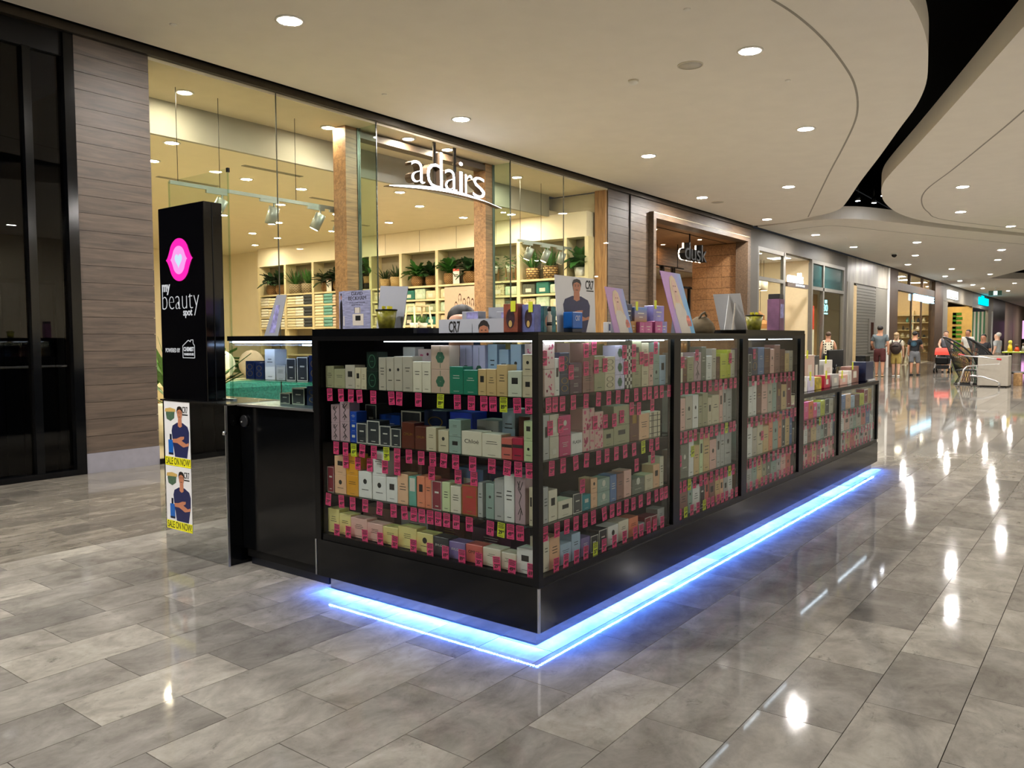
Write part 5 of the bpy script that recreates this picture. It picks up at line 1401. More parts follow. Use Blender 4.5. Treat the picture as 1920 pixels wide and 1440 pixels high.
# ------------------------------------------------------------------ lit lettering over the homewares entrance
M['signface'] = em('lettering_face', (0.93, 0.96, 1.0), 6.0)
M['signside'] = pm('lettering_return', '5a4a3c', 0.4, 0.3)
ad = thing('shop_sign', 'glowing white lettering with arched underline above shop entrance', 'shop sign', (6.9, 6.6, 3.7))
FS = FY(0, 0, 6.60)
for ch, x0, x1, z0, z1 in (('a', 6.00, 6.30, 3.79, 4.12), ('d', 6.34, 6.70, 3.77, 4.34), ('a', 6.76, 7.05, 3.78, 4.11), ('i', 7.10, 7.19, 3.78, 4.27), ('r', 7.25, 7.43, 3.78, 4.10), ('s', 7.45, 7.76, 3.76, 4.10)):
    b = MB(); fit_text(b, FS, ch, x0, x1, z0, z1, -0.016, 0.14, -0.14)
    lt = b.build('letter', M['signside'], ad)
    f_ = MB(); fit_text(f_, FS, ch, x0, x1, z0, z1, -0.016, 0.004, 0.0)
    f_.build('lit_face', M['signface'], lt)
up = []; dn = []
for i in range(25):
    s = i/24; x = 5.54+(8.21-5.54)*s
    zz = 3.665 + 0.125*math.sin(PI*s)**1.0
    th = 0.045*math.sin(PI*min(1, s*1.15+0.02))**0.8 + 0.004
    up.append((x, zz)); dn.append((x, zz-th))
sw = MB().prism(up + dn[::-1], 'y', 6.60, 6.72).build('underline', M['signside'], ad)
MB().prism(up + dn[::-1], 'y', 6.596, 6.60).build('lit_face', M['signface'], sw)
for x in (6.61, 7.095):
    MB().box(x-0.03, x+0.03, 6.68, 6.70, 3.8, 4.50).build('hanger', M['bronze'], ad)
    MB().box(x-0.012, x+0.012, 6.676, 6.68, 4.12, 4.46).build('hanger_slot', M['blackmatt'], ad)

# ------------------------------------------------------------------ homewares shop interior
M['cream'] = pm('shop_cream', 'ece2c8', 0.6, var=0.02, scale=4)
M['shelfpaint'] = pm('shelf_paint', 'ddd0a8', 0.5, var=0.03)
M['bayback'] = pm('shelf_back', '8d846e', 0.6, var=0.05)
M['shopfloor'] = pm('shop_floor', 'a89c86', 0.3, var=0.1, scale=2)
MB().box(1.9, 12.1, 6.66, 20.6, -0.02, 0.001).build('floor_shop', M['shopfloor'], kind='structure', label='pale floor inside the homewares shop')
MB().box(1.9, 12.1, 8.0, 20.6, 4.08, 4.2).build('ceiling', M['cream'], kind='structure', label='warm lit ceiling of the homewares shop')
MB().box(1.9, 11.6, 7.93, 8.0, 4.05, 4.50).build('wall_bulkhead', M['bulk'], kind='structure', label='grey bulkhead stepping down to the lower shop ceiling')
MB().box(12.0, 12.1, 6.95, 20.6, 0, 4.5).build('wall_right_shop', M['cream'], kind='structure', label='side wall behind the long shelving')
MB().box(1.9, 12.1, 20.5, 20.6, 0, 4.1).build('wall_rear_shop', M['cream'], kind='structure', label='rear wall of the homewares shop')
MB().box(1.82, 1.9, 6.95, 20.6, 0, 4.5).build('wall_left_shop', M['cream'], kind='structure', label='plain side wall of the homewares shop')
BAY = [18.35, 17.12, 15.89, 14.66, 13.57, 12.47, 11.24, 10.0, 8.77, 7.52, 6.98]
SZ = [2.72, 2.39, 2.07, 1.76, 1.45, 1.0, 0.5]
XS = 11.6
sh = thing('wall_shelving', 'long cream wall shelving with open bays inside homewares shop', 'shelving', (11.8, 12.6, 0))
MB().box(11.97, 11.995, 6.98, 18.38, 0.02, 3.55).build('back_board', M['bayback'], sh)
MB().box(XS, 11.995, 6.98, 18.38, 3.55, 4.075).build('pelmet', M['cream'], sh)
for y in BAY:
    MB().box(XS, 11.97, y-0.045, y+0.045, 0.02, 3.55).build('post', M['shelfpaint'], sh)
for b in range(10):
    for z in SZ:
        MB().box(XS+0.01, 11.97, BAY[b+1]+0.045, BAY[b]-0.045, z-0.045, z).build('shelf_board', M['shelfpaint'], sh)
for y in (9.4, 10.6, 11.8, 13.0, 14.2):
    MB().box(XS-0.004, XS, y-0.004, y+0.004, 3.56, 4.07).build('pelmet_joint', M['bayback'], sh)

# plants and baskets
def weave(name, c0, c1, sc=60):
    if name in _mats: return _mats[name]
    t = NT(name)
    b = t.n('ShaderNodeBsdfPrincipled'); tc = t.n('ShaderNodeTexCoord')
    br = t.n('ShaderNodeTexBrick', i_Scale=sc); br.offset = 0.5
    br.inputs['Color1'].default_value = (*lin(c0), 1); br.inputs['Color2'].default_value = (*[x*0.75 for x in lin(c0)], 1); br.inputs['Mortar'].default_value = (*lin(c1), 1)
    br.inputs['Mortar Size'].default_value = 0.06
    sp = t.n('ShaderNodeSeparateXYZ'); t.l(tc.outputs['Object'], sp.inputs[0])
    cb = t.n('ShaderNodeCombineXYZ')
    t.l(t.math('MULTIPLY', t.math('ARCTAN2', sp.outputs[1], sp.outputs[0]), 0.16), cb.inputs[0]); t.l(sp.outputs[2], cb.inputs[1])
    t.l(cb.outputs[0], br.inputs['Vector'])
    t.l(br.outputs[0], b.inputs['Base Color']); b.inputs['Roughness'].default_value = 0.75
    t.l(b.outputs[0], t.out.inputs[0]); _mats[name] = t.m
    return t.m
M['rattan'] = weave('rattan_weave', 'b98f55', '5a3f22', 9)
M['palerattan'] = weave('pale_weave', 'cdb27a', '8a7448', 9)
M['darkweave'] = weave('dark_weave', '4a4034', 'a89878', 7)
M['leafd'] = pm('leaf_dark', '1d3a1c', 0.45, var=0.35, scale=20)
M['leafm'] = pm('leaf_mid', '35692a', 0.45, var=0.35, scale=20)
M['leafb'] = pm('leaf_bright', '4d8a2c', 0.45, var=0.3, scale=20)
def leaf(mb, base, dirv, length, width, droop=0.4):
    d = Vector(dirv).normalized(); side = d.cross(Vector((0, 0, 1)))
    side = side.normalized() if side.length > 1e-4 else Vector((1, 0, 0))
    p = Vector(base); pts = []
    for i, (t_, w_) in enumerate(((0, 0.12), (0.3, 0.8), (0.65, 1.0), (1.0, 0.03))):
        q = p + d*length*t_ + Vector((0, 0, -droop*length*t_*t_))
        pts.append((q - side*width*w_/2, q + Vector((0, 0, -width*0.12)), q + side*width*w_/2))
    vs = [v for r in pts for v in r]
    fs = []
    for i in range(3):
        a = i*3
        fs += [(a, a+1, a+4, a+3), (a+1, a+2, a+5, a+4)]
    mb.add(vs, fs, True)
def foliage(kind, s, rnd):
    mb = MB()
    if kind == 'broad':
        for k in range(42):
            a = rnd.uniform(0, 2*PI); e = rnd.uniform(0.1, 1.2); h = rnd.uniform(0.0, 0.18)*s
            mb.tube([(0, 0, 0), (0.05*s*math.cos(a), 0.05*s*math.sin(a), h+0.05*s)], 0.004*s, 4)
            leaf(mb, (0.04*s*math.cos(a), 0.04*s*math.sin(a), h), (math.cos(a)*math.cos(e), math.sin(a)*math.cos(e), math.sin(e)), s*rnd.uniform(0.27, 0.40), s*rnd.uniform(0.12, 0.19), rnd.uniform(0.2, 0.6))
    elif kind == 'spiky':
        for k in range(24):
            a = rnd.uniform(0, 2*PI); e = rnd.uniform(0.5, 1.4)
            leaf(mb, (0.03*s*math.cos(a), 0.03*s*math.sin(a), 0), (math.cos(a)*math.cos(e), math.sin(a)*math.cos(e), math.sin(e)), s*rnd.uniform(0.3, 0.5), s*0.045, 0.15)
    else:
        for k in range(70):
            a = rnd.uniform(0, 2*PI); r = rnd.uniform(0.04, 0.17)*s
            z = rnd.uniform(-0.02, 0.2)*s if r < 0.12*s else rnd.uniform(-0.3, 0.12)*s
            leaf(mb, (r*math.cos(a), r*math.sin(a), z), (math.cos(a), math.sin(a), rnd.uniform(-0.6, 0.6)), 0.07*s, 0.05*s, 0.2)
    return mb
_fol = {}
def plant(x, y, z, kind, pot, s, mat, label, seed=0, group='potted plants on the top shelf'):
    t = thing('potted_plant', label, 'plant', (x, y, z), group=group)
    rnd = random.Random(seed)
    if pot == 'basket':
        pr = [(0, 0), (0.14*s, 0), (0.19*s, 0.12*s), (0.17*s, 0.30*s), (0.15*s, 0.30*s), (0.15*s, 0.27*s), (0, 0.27*s)]; m = M['rattan']; top = 0.27*s
    elif pot == 'pale':
        pr = [(0, 0), (0.17*s, 0), (0.20*s, 0.34*s), (0.18*s, 0.34*s), (0.17*s, 0.3*s), (0, 0.3*s)]; m = M['palerattan']; top = 0.3*s
    elif pot == 'dark':
        pr = [(0, 0), (0.19*s, 0), (0.19*s, 0.26*s), (0.17*s, 0.26*s), (0.17*s, 0.23*s), (0, 0.23*s)]; m = M['darkweave']; top = 0.23*s
    elif pot == 'lattice':
        pr = [(0, 0), (0.15*s, 0), (0.17*s, 0.27*s), (0.15*s, 0.27*s), (0.14*s, 0.24*s), (0, 0.24*s)]; m = weave('lattice_weave', 'cfae72', '54381e', 5); top = 0.24*s
    elif pot == 'white':
        pr = [(0, 0), (0.13*s, 0), (0.16*s, 0.2*s), (0.145*s, 0.2*s), (0.14*s, 0.17*s), (0, 0.17*s)]; m = M['white']; top = 0.17*s
    else:
        pr = None; m = M['woodz']; top = 0.36*s
    if pr: MB().lathe(pr, (x, y, z), 16).build('pot', m, t)
    if pot == 'two_tone':
        pass
    if pot == 'stand':
        for i in range(4):
            a = PI/4+i*PI/2
            MB().box(x+0.12*s*math.cos(a)-0.014, x+0.12*s*math.cos(a)+0.014, y+0.12*s*math.sin(a)-0.014, y+0.12*s*math.sin(a)+0.014, z, z+0.33*s).build('leg', M['woodz'], t)
        MB().lathe([(0, 0.22*s), (0.10*s, 0.22*s), (0.125*s, 0.40*s), (0.11*s, 0.40*s), (0, 0.37*s)], (x, y, z), 14).build('pot', M['white'], t)
    f = foliage(kind, s*(1.35 if abs(z-2.72) < 0.02 else 1.0), rnd)
    f.v = [(v[0]+x, v[1]+y, v[2]+z+top) for v in f.v]
    # keep the leaves inside their bay
    f.v = [(min(v[0], 11.94), y+max(-0.27, min(0.27, (v[1]-y)*0.8)), min(v[2], 3.53)) if abs(z-2.72) < 0.02 else v for v in f.v]
    f.build('foliage', mat, t)
    return t
zt = 2.7205
PL = [(17.95, 'broad', 'basket', 0.95, 'leafd'), (17.50, 'broad', 'basket', 0.95, 'leafd'), (16.85, 'spiky', 'dark', 1.0, 'leafm'), (16.30, 'spiky', 'dark', 1.0, 'leafm'), (15.50, 'broad', 'basket', 0.85, 'leafd'), (14.98, 'broad', 'basket', 0.95, 'leafd'),
      (14.25, 'broad', 'two', 1.0, 'leafm'), (13.80, 'broad', 'two', 1.0, 'leafm'), (13.20, 'spiky', 'pale', 0.7, 'leafd'), (12.80, 'spiky', 'pale', 0.8, 'leafd'), (12.05, 'broad', 'basket', 0.85, 'leafm'), (11.58, 'broad', 'basket', 0.8, 'leafd'), (10.95, 'broad', 'basket', 0.9, 'leafm'), (10.32, 'broad', 'basket', 0.95, 'leafd'),
      (9.62, 'trail', 'stand', 0.9, 'leafm'), (9.12, 'trail', 'stand', 0.9, 'leafm'), (8.50, 'spiky', 'lattice', 0.95, 'leafm'), (8.02, 'spiky', 'lattice', 1.0, 'leafm'), (7.22, 'broad', 'white', 1.0, 'leafm'), (7.36, 'broad', 'white', 0.001, 'leafm')]
PL = PL[:-1]
DESC = {'broad': 'leafy', 'spiky': 'spiky', 'trail': 'trailing'}
POT = {'basket': 'rattan basket', 'dark': 'dark woven basket', 'two': 'two-tone pot', 'pale': 'pale woven basket', 'stand': 'white pot on wooden stand', 'lattice': 'lattice cane basket', 'white': 'white pot'}
for i, (y, k, p, s, m) in enumerate(PL):
    lb = '%s green plant in %s, top shelf, %s from shop rear' % (DESC[k], POT[p], ordn(i))
    if p == 'two':
        t = plant(11.78, y, zt, k, 'none', s, M[m], lb, i)
        MB().lathe([(0, 0), (0.13, 0), (0.15, 0.16), (0, 0.16)], (11.78, y, zt), 14).build('pot_base', M['blackmatt'], t)
        MB().lathe([(0.15, 0.16), (0.165, 0.34), (0.15, 0.34), (0.14, 0.3), (0, 0.3)], (11.78, y, zt), 14).build('pot', M['woodx'], t)
    else:
        plant(11.78, y, zt, k, p, s, M[m], lb, i)
for i, y in enumerate((15.24, 14.03, 11.28+0.0)):
    if i == 2: y = 10.64
    t = thing('price_card', 'white price card with red top among shelf plants, %s from shop rear' % ordn(i), 'price card', (11.64, y, zt), group='white price cards on the plant shelf')
    MB().box(11.63, 11.635, y-0.10, y+0.10, zt, zt+0.36).build('card', M['white'], t)
    MB().box(11.628, 11.63, y-0.10, y+0.10, zt+0.30, zt+0.36).build('red_top', pm('card_red', 'd0564a', 0.5), t)
    MB().box(11.628, 11.63, y-0.06, y+0.06, zt+0.20, zt+0.22).box(11.628, 11.63, y-0.06, y+0.06, zt+0.165, zt+0.18).build('printed_lines', M['p_black'], t)
    MB().box(11.635, 11.66, y-0.09, y+0.09, zt, zt+0.006).build('foot', M['white'], t)

# folded towels
TCOL = {'cream': 'e6dcbd', 'white': 'e9e6da', 'teal': '6fa6a0', 'blush': 'd6bfae', 'mustard': 'dd9a2e', 'charcoal': '3b4046', 'sand': 'cdb58c'}
TM = {k: pm('towel_' + k, v, 0.9, var=0.08, scale=60, bump=0.3) for k, v in TCOL.items()}
_tw = {}
def towel_mesh(col, w, h):
    k = (col, round(w, 3), round(h, 3))
    if k not in _tw:
        mb = MB()
        n = 6; pts = []
        for i in range(n+1):
            a = -PI/2 + PI*i/n
            pts.append((-0.16-h/2*math.cos(a)*0.9, h/2+h/2*math.sin(a)))
        pts += [(0.15, h), (0.15, 0)]
        mb.prism([(p[0], p[1]) for p in pts], 'y', -w/2, w/2)
        me = mb.mesh('folded_towel'); me.materials.append(TM[col]); _tw[k] = me
    return _tw[k]
def towels(bay, shelf, stacks):
    y1, y0 = BAY[bay]-0.06, BAY[bay+1]+0.06
    n = len(stacks); w = (y1-y0)/n
    for i, (col, cnt, h) in enumerate(stacks):
        if not col: continue
        for k in range(cnt):
            o = link_mesh('folded_towel', towel_mesh(col, w-0.02, h))
            o.location = (11.80, y1-(i+0.5)*w, SZ[shelf]+0.0005+k*h)
            tag(o, '%s folded towel, %s up in %s stack, shelf %s, bay %s from shop rear' % (col, ordn(k), ordn(i), ['one', 'two', 'three', 'four', 'five'][shelf], ['one', 'two', 'three', 'four', 'five'][bay]), 'towel', 'folded towels on the wall shelving')
for s_ in (1, 2, 3):
    towels(0, s_, [('white', 3, 0.08), ('cream', 3, 0.075), ('white', 3, 0.08)])
    towels(1, s_, [('cream', 3, 0.08), ('white', 3, 0.08), ('charcoal', 3, 0.09)])
    towels(2, s_, [('cream', 3, 0.085), ('teal', 3, 0.09), ('blush', 3, 0.08)])
    towels(3, s_, [('mustard', 3, 0.085), ('charcoal', 3, 0.085), ('charcoal', 2, 0.085)])
# packaged bed linen in the nearer bays
LM = {'cream': pm('linen_cream', 'd8c9a4', 0.6, var=0.1, scale=14), 'sage': pm('linen_sage', '8f9a78', 0.6, var=0.2, scale=14), 'teal': pm('linen_teal', '1d6a60', 0.6, var=0.1), 'mint': pm('linen_mint', 'b9cdb4', 0.6, var=0.15, scale=14), 'print': pm('linen_print', 'c6b894', 0.6, var=0.5, scale=30), 'dark': pm('linen_dark', '4d5248', 0.6, var=0.4, scale=30)}
LSQ = ['cream', 'print', 'sage', 'cream', 'teal', 'print', 'mint', 'cream', 'dark', 'mint', 'print', 'cream', 'sage', 'dark']
k = 0
for b in range(4, 9):
    for s_ in (1, 2, 3):
        y1, y0 = BAY[b]-0.06, BAY[b+1]+0.06
        n = 3; w = (y1-y0)/n
        for i in range(n):
            c = LSQ[(k*5+s_) % len(LSQ)]; k += 1
            t = thing('linen_pack', '%s bed linen pack, shelf %s, bay %s from shop rear, %s pack' % (c, ['', 'two', 'three', 'four'][s_], ['', '', '', '', 'five', 'six', 'seven', 'eight', 'nine'][b], ordn(i)), 'linen pack', (11.8, y1-(i+0.5)*w, SZ[s_]+0.0005), group='packaged bed linen on the wall shelving')
            hh = 0.20 + 0.03*((k*7) % 3)
            MB().cbox(11.64, 11.93, y1-(i+1)*w+0.012, y1-i*w-0.012, SZ[s_]+0.0005, SZ[s_]+0.0005+hh, 0.02).build('pack', LM[c], t)
            MB().box(11.637, 11.64, y1-(i+0.7)*w, y1-(i+0.3)*w, SZ[s_]+0.05, SZ[s_]+0.13).build('label', M['offwhite'], t)
# poster of five women
t = thing('shop_poster', 'large pale poster of five women standing in front of shelving', 'poster', (11.3, 10.0, 0.0))
MB().box(11.30, 11.32, 9.46, 10.72, 0.6, 2.62).build('panel', pm('poster_beige', 'c3b19c', 0.5, var=0.03), t)
MB().box(11.25, 11.40, 9.5, 9.54, 0, 0.6).box(11.25, 11.40, 10.64, 10.68, 0, 0.6).build('legs', M['alu'], t)
FPW = FX(10.72, 0.6, 11.30)
M['dress'] = [pm('print_dress_%d' % i, c, 0.5, var=0.1) for i, c in enumerate(('d8cdbb', 'b04a28', 'e6ddd0', '7a5a48', '8c6850'))]
for i, (cx, top, w) in enumerate([(0.36, 1.68, 0.13), (0.48, 1.86, 0.15), (0.61, 1.75, 0.13), (0.74, 1.78, 0.14), (0.86, 1.74, 0.14)]):
    fg = MB().poly(FPW, [(cx-w*0.5, 0.3), (cx-w*0.55, top-0.55), (cx-w*0.35, top-0.26), (cx+w*0.35, top-0.26), (cx+w*0.55, top-0.55), (cx+w*0.5, 0.3)], 0, 0.001+0.0004*i).build('printed_woman', M['dress'][i], t)
    MB().poly(FPW, oval(cx, top-0.11, 0.046, 0.115, 14), 0.0026+0.0003*i, 0.003+0.0003*i).build('printed_hair', pm('print_brown_hair', '4a2f20', 0.5), fg)
    MB().poly(FPW, oval(cx, top-0.09, 0.034, 0.055, 12), 0.004+0.0003*i, 0.0045+0.0003*i).poly(FPW, [(cx-0.03, top-0.26), (cx-0.02, top-0.13), (cx+0.02, top-0.13), (cx+0.03, top-0.26)], 0.004, 0.0045).build('printed_face', M['p_pale'], fg)
lettering(t, FPW, 'shop in style', 0.50, 0.70, 1.915, 1.93, M['p_skin'], depth=0.001)

# display bed, cushions, ladder and floor plants
bed = thing('display_bed', 'display bed with cream linen and teal knitted throw in shop', 'bed', (5.2, 9.6, 0))
MB().cbox(4.1, 6.3, 8.7, 10.7, 0.05, 0.35, 0.03).build('base', M['offwhite'], bed)
MB().cbox(4.08, 6.32, 8.68, 10.7, 0.35, 0.72, 0.08).build('quilt', TM['cream'], bed)
MB().cbox(4.06, 6.34, 8.66, 9.35, 0.37, 0.745, 0.07).build('throw', pm('teal_knit', '2f8078', 0.9, var=0.4, scale=40, bump=0.8), bed)
for i, (x, c) in enumerate(((4.6, 'cream'), (5.2, 'white'), (5.8, 'blush'))):
    t = thing('cushion', '%s cushion propped on the display bed' % c, 'cushion', (x, 10.45, 0.725), group='cushions on the display bed')
    MB().ell((x, 10.45, 0.975), (0.26, 0.13, 0.25), 14, 8).build('cover', TM[c], t)
    MB().tube([(x-0.2, 10.33, 0.9), (x+0.2, 10.33, 0.9)], 0.008, 6).build('piping', M['offwhite'], t)
tb = thing('display_table', 'pale wooden display table with plants inside shop window', 'table', (8.05, 8.32, 0))
MB().cbox(6.5, 9.6, 8.05, 8.6, 0.86, 0.92, 0.01).build('top', M['woodx'], tb)
for x in (6.6, 9.5):
    for y in (8.11, 8.54): MB().box(x-0.04, x+0.04, y-0.04, y+0.04, 0, 0.86).build('leg', M['woodz'], tb)
for i, (x, y, z, kd, pt, s, m, lb) in enumerate([(4.6, 11.6, 0.0, 'broad', 'basket', 2.1, 'leafb', 'big bright leafy floor plant behind the display bed'), (3.2, 8.3, 0, 'spiky', 'white', 2.6, 'leafm', 'tall palm-like floor plant near the brown pillar'),
     (6.1, 12.1, 0.0, 'broad', 'basket', 2.3, 'leafb', 'bushy bright floor plant beside the leaning grey card'), (6.75, 8.32, 0.921, 'spiky', 'white', 1.0, 'leafb', 'small grassy plant on the display table, near end'), (8.4, 8.32, 0.921, 'spiky', 'white', 1.0, 'leafb', 'small grassy plant on the display table under ladder'), (9.3, 8.32, 0.921, 'trail', 'white', 1.1, 'leafb', 'round bushy plant on the display table, far end')]):
    plant(x, y, z, kd, pt, s, M[m], lb, 50+i, 'floor and table plants in the shop')
ld = thing('ladder_stand', 'cream wooden ladder plant stand behind the kiosk top', 'plant stand', (9.6, 10.0, 0))
for sx in (-1, 1):
    for sy in (-1, 1):
        MB().tube([(9.55+sx*0.42, 9.9+sy*0.35, 0.0), (9.55+sx*0.22, 9.9+sy*0.10, 2.12)], 0.022, 6).build('leg', M['shelfpaint'], ld)
for z, r in ((0.5, 0.36), (1.05, 0.31), (1.6, 0.26), (2.1, 0.22)):
    MB().box(9.55-r-0.02, 9.55+r+0.02, 9.9-0.12-(2.12-z)*0.1, 9.9+0.12+(2.12-z)*0.1, z, z+0.03).build('shelf', M['shelfpaint'], ld)
for i, (x, y, c) in enumerate(((9.42, 9.9, 'leafb'), (9.70, 9.9, 'leafm'))):
    plant(x, y, 1.631, 'spiky', 'white', 0.6, M[c], ['small plant on ladder stand, nearer the entrance', 'small plant on ladder stand, farther from entrance'][i], 70+i, 'floor and table plants in the shop')
for i, (x, z, c) in enumerate(((7.2, 0.921, 'blush'), (7.55, 0.921, 'mustard'), (7.9, 0.921, 'sand'))):
    t = thing('linen_basket', '%s storage cube on the display table' % c, 'storage box', (x, 8.32, z), group='storage cubes on the display table')
    MB().cbox(x-0.15, x+0.15, 8.17, 8.47, z, z+0.46, 0.02).build('cube', TM[c], t)
    MB().box(x-0.16, x+0.16, 8.16, 8.48, z+0.46, z+0.49).build('lid', M['offwhite'], t)

# track lights behind the glass
M['tracksilver'] = pm('track_silver', '9aa29c', 0.4, 0.5, var=0.04)
def track(x0, x1, y, z, heads, label, wires):
    t = thing('track_light', label, 'track light', ((x0+x1)/2, y, z), group='silver track lights in the shop window')
    MB().box(x0, x1, y-0.018, y+0.018, z-0.02, z+0.025).build('rail', M['tracksilver'], t)
    for x in wires:
        MB().cyl((x, y, z+0.02), (x, y, 4.5), 0.004, n=5).build('suspension_wire', M['blackmatt'], t)
    for i, (x, dx) in enumerate(heads):
        h = MB().box(x-0.15, x+0.15, y-0.016, y+0.016, z-0.06, z-0.02).cyl((x+0.08, y, z-0.06), (x+0.08, y, z-0.13), 0.012, n=8).build('adaptor', M['tracksilver'], t)
        c = Vector((x+0.08, y, z-0.13)); d = Vector((dx, 0.35, -1)).normalized()
        MB().cyl(c-d*0.02, c+d*0.22, 0.075, n=16).build('lamp_head', M['tracksilver'], h)
        MB().cyl(c+d*0.2185, c+d*0.2205, 0.062, n=16).build('lamp_lens', em('track_lens', (1, 0.82, 0.55), 25.0), h)
    return t
track(2.51, 5.40, 7.3, 3.335, [(3.15, -0.4), (3.95, -0.1), (4.75, -0.35), (5.15, -0.2)], 'silver track light behind the first big shop window', (2.62, 3.2, 4.4, 5.3))
track(9.62, 11.5, 7.3, 3.30, [(9.95, -0.2), (10.55, -0.3), (11.1, -0.1)], 'silver track light behind the second big shop window', (9.7, 10.4, 11.2))
# shop downlights
SDL = [(3.14, 8.31), (3.55, 9.56), (5.23, 9.65), (6.35, 9.65), (7.14, 11.3), (7.21, 13.37), (8.62, 13.37), (8.63, 11.38), (6.32, 8.47), (9.35, 15.4), (10.32, 15.7), (10.34, 13.55), (7.66, 8.51), (10.2, 11.42), (10.7, 9.6), (9.0, 9.3), (10.9, 17.5), (8.0, 16.5), (4.2, 12.5), (5.4, 15.5), (3.2, 16), (11.0, 8.5)]
sd0 = downlight_proto('', 'downlight', 'warm shop downlights', M['lens_warm'], 0.085)
for i, (x, y) in enumerate(sorted(SDL, key=lambda p: (p[0]+2.9)**2+(p[1]+2)**2)):
    o = sd0 if i == 0 else copy_tree(sd0)
    o.location = (x, y, 4.08)
    o['label'] = 'warm round downlight in the homewares shop ceiling, %s nearest to viewer' % ordn(i)
for i, (x, y) in enumerate([(5.0, 7.3), (9.6, 7.3), (2.8, 7.4), (7.1, 6.85), (6.2, 6.85)]):
    o = copy_tree(sd0); o.location = (x, y, 4.50)
    o['label'] = 'warm downlight in the cream strip by the shop window, %s' % ['near the first jamb', 'past the second jamb', 'beside the brown pillar', 'above the lettering, farther', 'above the lettering, nearer'][i]
for i, (x0, y0) in enumerate([(4.57, 8.78), (7.0, 10.2), (4.2, 10.6), (9.2, 12.2)]):
    t = thing('ceiling_vent', 'long dark slot air vent in shop ceiling, %s nearest to viewer' % ordn(i), 'vent', (x0, y0, 4.08), group='slot vents in the shop ceiling')
    MB().box(x0, x0+1.1, y0-0.05, y0+0.05, 4.072, 4.08).build('frame', M['bulk'], t)
    MB().box(x0+0.02, x0+1.08, y0-0.03, y0-0.01, 4.069, 4.072).box(x0+0.02, x0+1.08, y0+0.01, y0+0.03, 4.069, 4.072).build('slots', M['bayback'], t)
t = thing('hanging_sign', 'small blank grey hanging panel with pale rim at the entrance', 'sign', (5.45, 7.25, 3.5))
MB().box(5.44, 5.46, 7.28, 7.60, 3.62, 3.80).build('panel', M['bulk'], t)
MB().box(5.43, 5.44, 7.27, 7.61, 3.61, 3.63).box(5.43, 5.44, 7.27, 7.61, 3.79, 3.81).box(5.43, 5.44, 7.27, 7.29, 3.63, 3.79).box(5.43, 5.44, 7.59, 7.61, 3.63, 3.79).build('rim', M['white'], t)
MB().cyl((5.45, 7.44, 3.80), (5.45, 7.44, 4.5), 0.008, n=6).build('rod', M['alu'], t)

# ------------------------------------------------------------------ candle shop with timber portal
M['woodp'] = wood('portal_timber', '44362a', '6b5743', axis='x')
M['woodin'] = wood('warm_inner_timber', '6d4d33', 'a47c53', axis='x')
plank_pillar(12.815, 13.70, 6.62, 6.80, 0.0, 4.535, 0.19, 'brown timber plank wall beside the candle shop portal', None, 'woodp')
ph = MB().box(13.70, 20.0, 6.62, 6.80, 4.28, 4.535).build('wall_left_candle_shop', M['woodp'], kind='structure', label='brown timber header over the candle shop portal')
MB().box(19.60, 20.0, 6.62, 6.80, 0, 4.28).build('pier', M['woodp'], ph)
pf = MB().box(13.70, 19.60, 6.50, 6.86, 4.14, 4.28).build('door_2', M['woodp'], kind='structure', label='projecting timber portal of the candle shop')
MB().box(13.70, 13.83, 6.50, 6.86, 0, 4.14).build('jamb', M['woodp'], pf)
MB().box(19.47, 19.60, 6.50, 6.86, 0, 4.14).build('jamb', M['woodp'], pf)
MB().box(13.72, 19.58, 6.495, 6.50, 4.26, 4.27).build('pale_edge', M['shelfpaint'], pf)  # cream painted strip, paler than the portal timber
MB().box(13.5, 23.2, 6.86, 9.0, 4.14, 4.24).build('ceiling', M['woodin'], kind='structure', label='warm timber soffit inside the candle shop portal')
MB().box(13.83, 19.5, 7.15, 7.165, 4.128, 4.14).build('trim_10', M['blackmatt'], kind='structure', label='thin dark line across the timber soffit')
MB().box(13.5, 23.2, 9.0, 9.1, 3.50, 4.14).build('wall_bulkhead', M['woodin'], kind='structure', label='timber bulkhead at the back of the candle shop portal')
MB().box(13.5, 23.2, 9.1, 13.0, 3.5, 3.6).build('ceiling', M['plaster'], kind='structure', label='low ceiling of the candle shop')
MB().box(13.5, 23.2, 13.0, 13.1, 0, 3.6).build('wall_rear_candle_shop', pm('peach_wall', 'd9b894', 0.7, var=0.03), kind='structure', label='peach rear wall of the candle shop')
rv = MB().box(19.62, 19.75, 6.86, 8.25, 0, 4.14).build('wall_right_candle_shop', M['blackmatt'], kind='structure', label='timber panelled side wall inside the candle shop portal')
me_ = MB().box(0, 0.03, 0.002, 0.458, 0.002, 0.31).mesh('panel'); me_.materials.append(M['woodin'])
for i in range(3):
    for j in range(13):
        o = link_mesh('panel', me_, rv); o.location = (19.59, 6.87+i*0.46, 0.01+j*0.317)
MB().box(23.1, 23.2, 8.3, 13.0, 0, 3.6).build('wall_end_candle_shop', pm('peach_wall2', 'cfa987', 0.7, var=0.03), kind='structure', label='peach end wall of the candle shop')
MB().box(13.4, 13.5, 6.86, 13.0, 0, 4.2).build('wall_start_candle_shop', M['woodin'], kind='structure', label='timber side wall nearest the homewares shop')
MB().box(13.4, 23.2, 6.8, 13.0, -0.02, 0.001).build('floor_shop', M['shopfloor'], kind='structure', label='floor inside the candle shop')
du = thing('shop_sign', 'black hanging letters with glowing cream backs inside timber portal', 'shop sign', (16.9, 6.95, 3.4))
M['duskglow'] = em('cream_glow', (1.0, 0.86, 0.66), 5.0)
FD = FY(0, 0, 6.92)
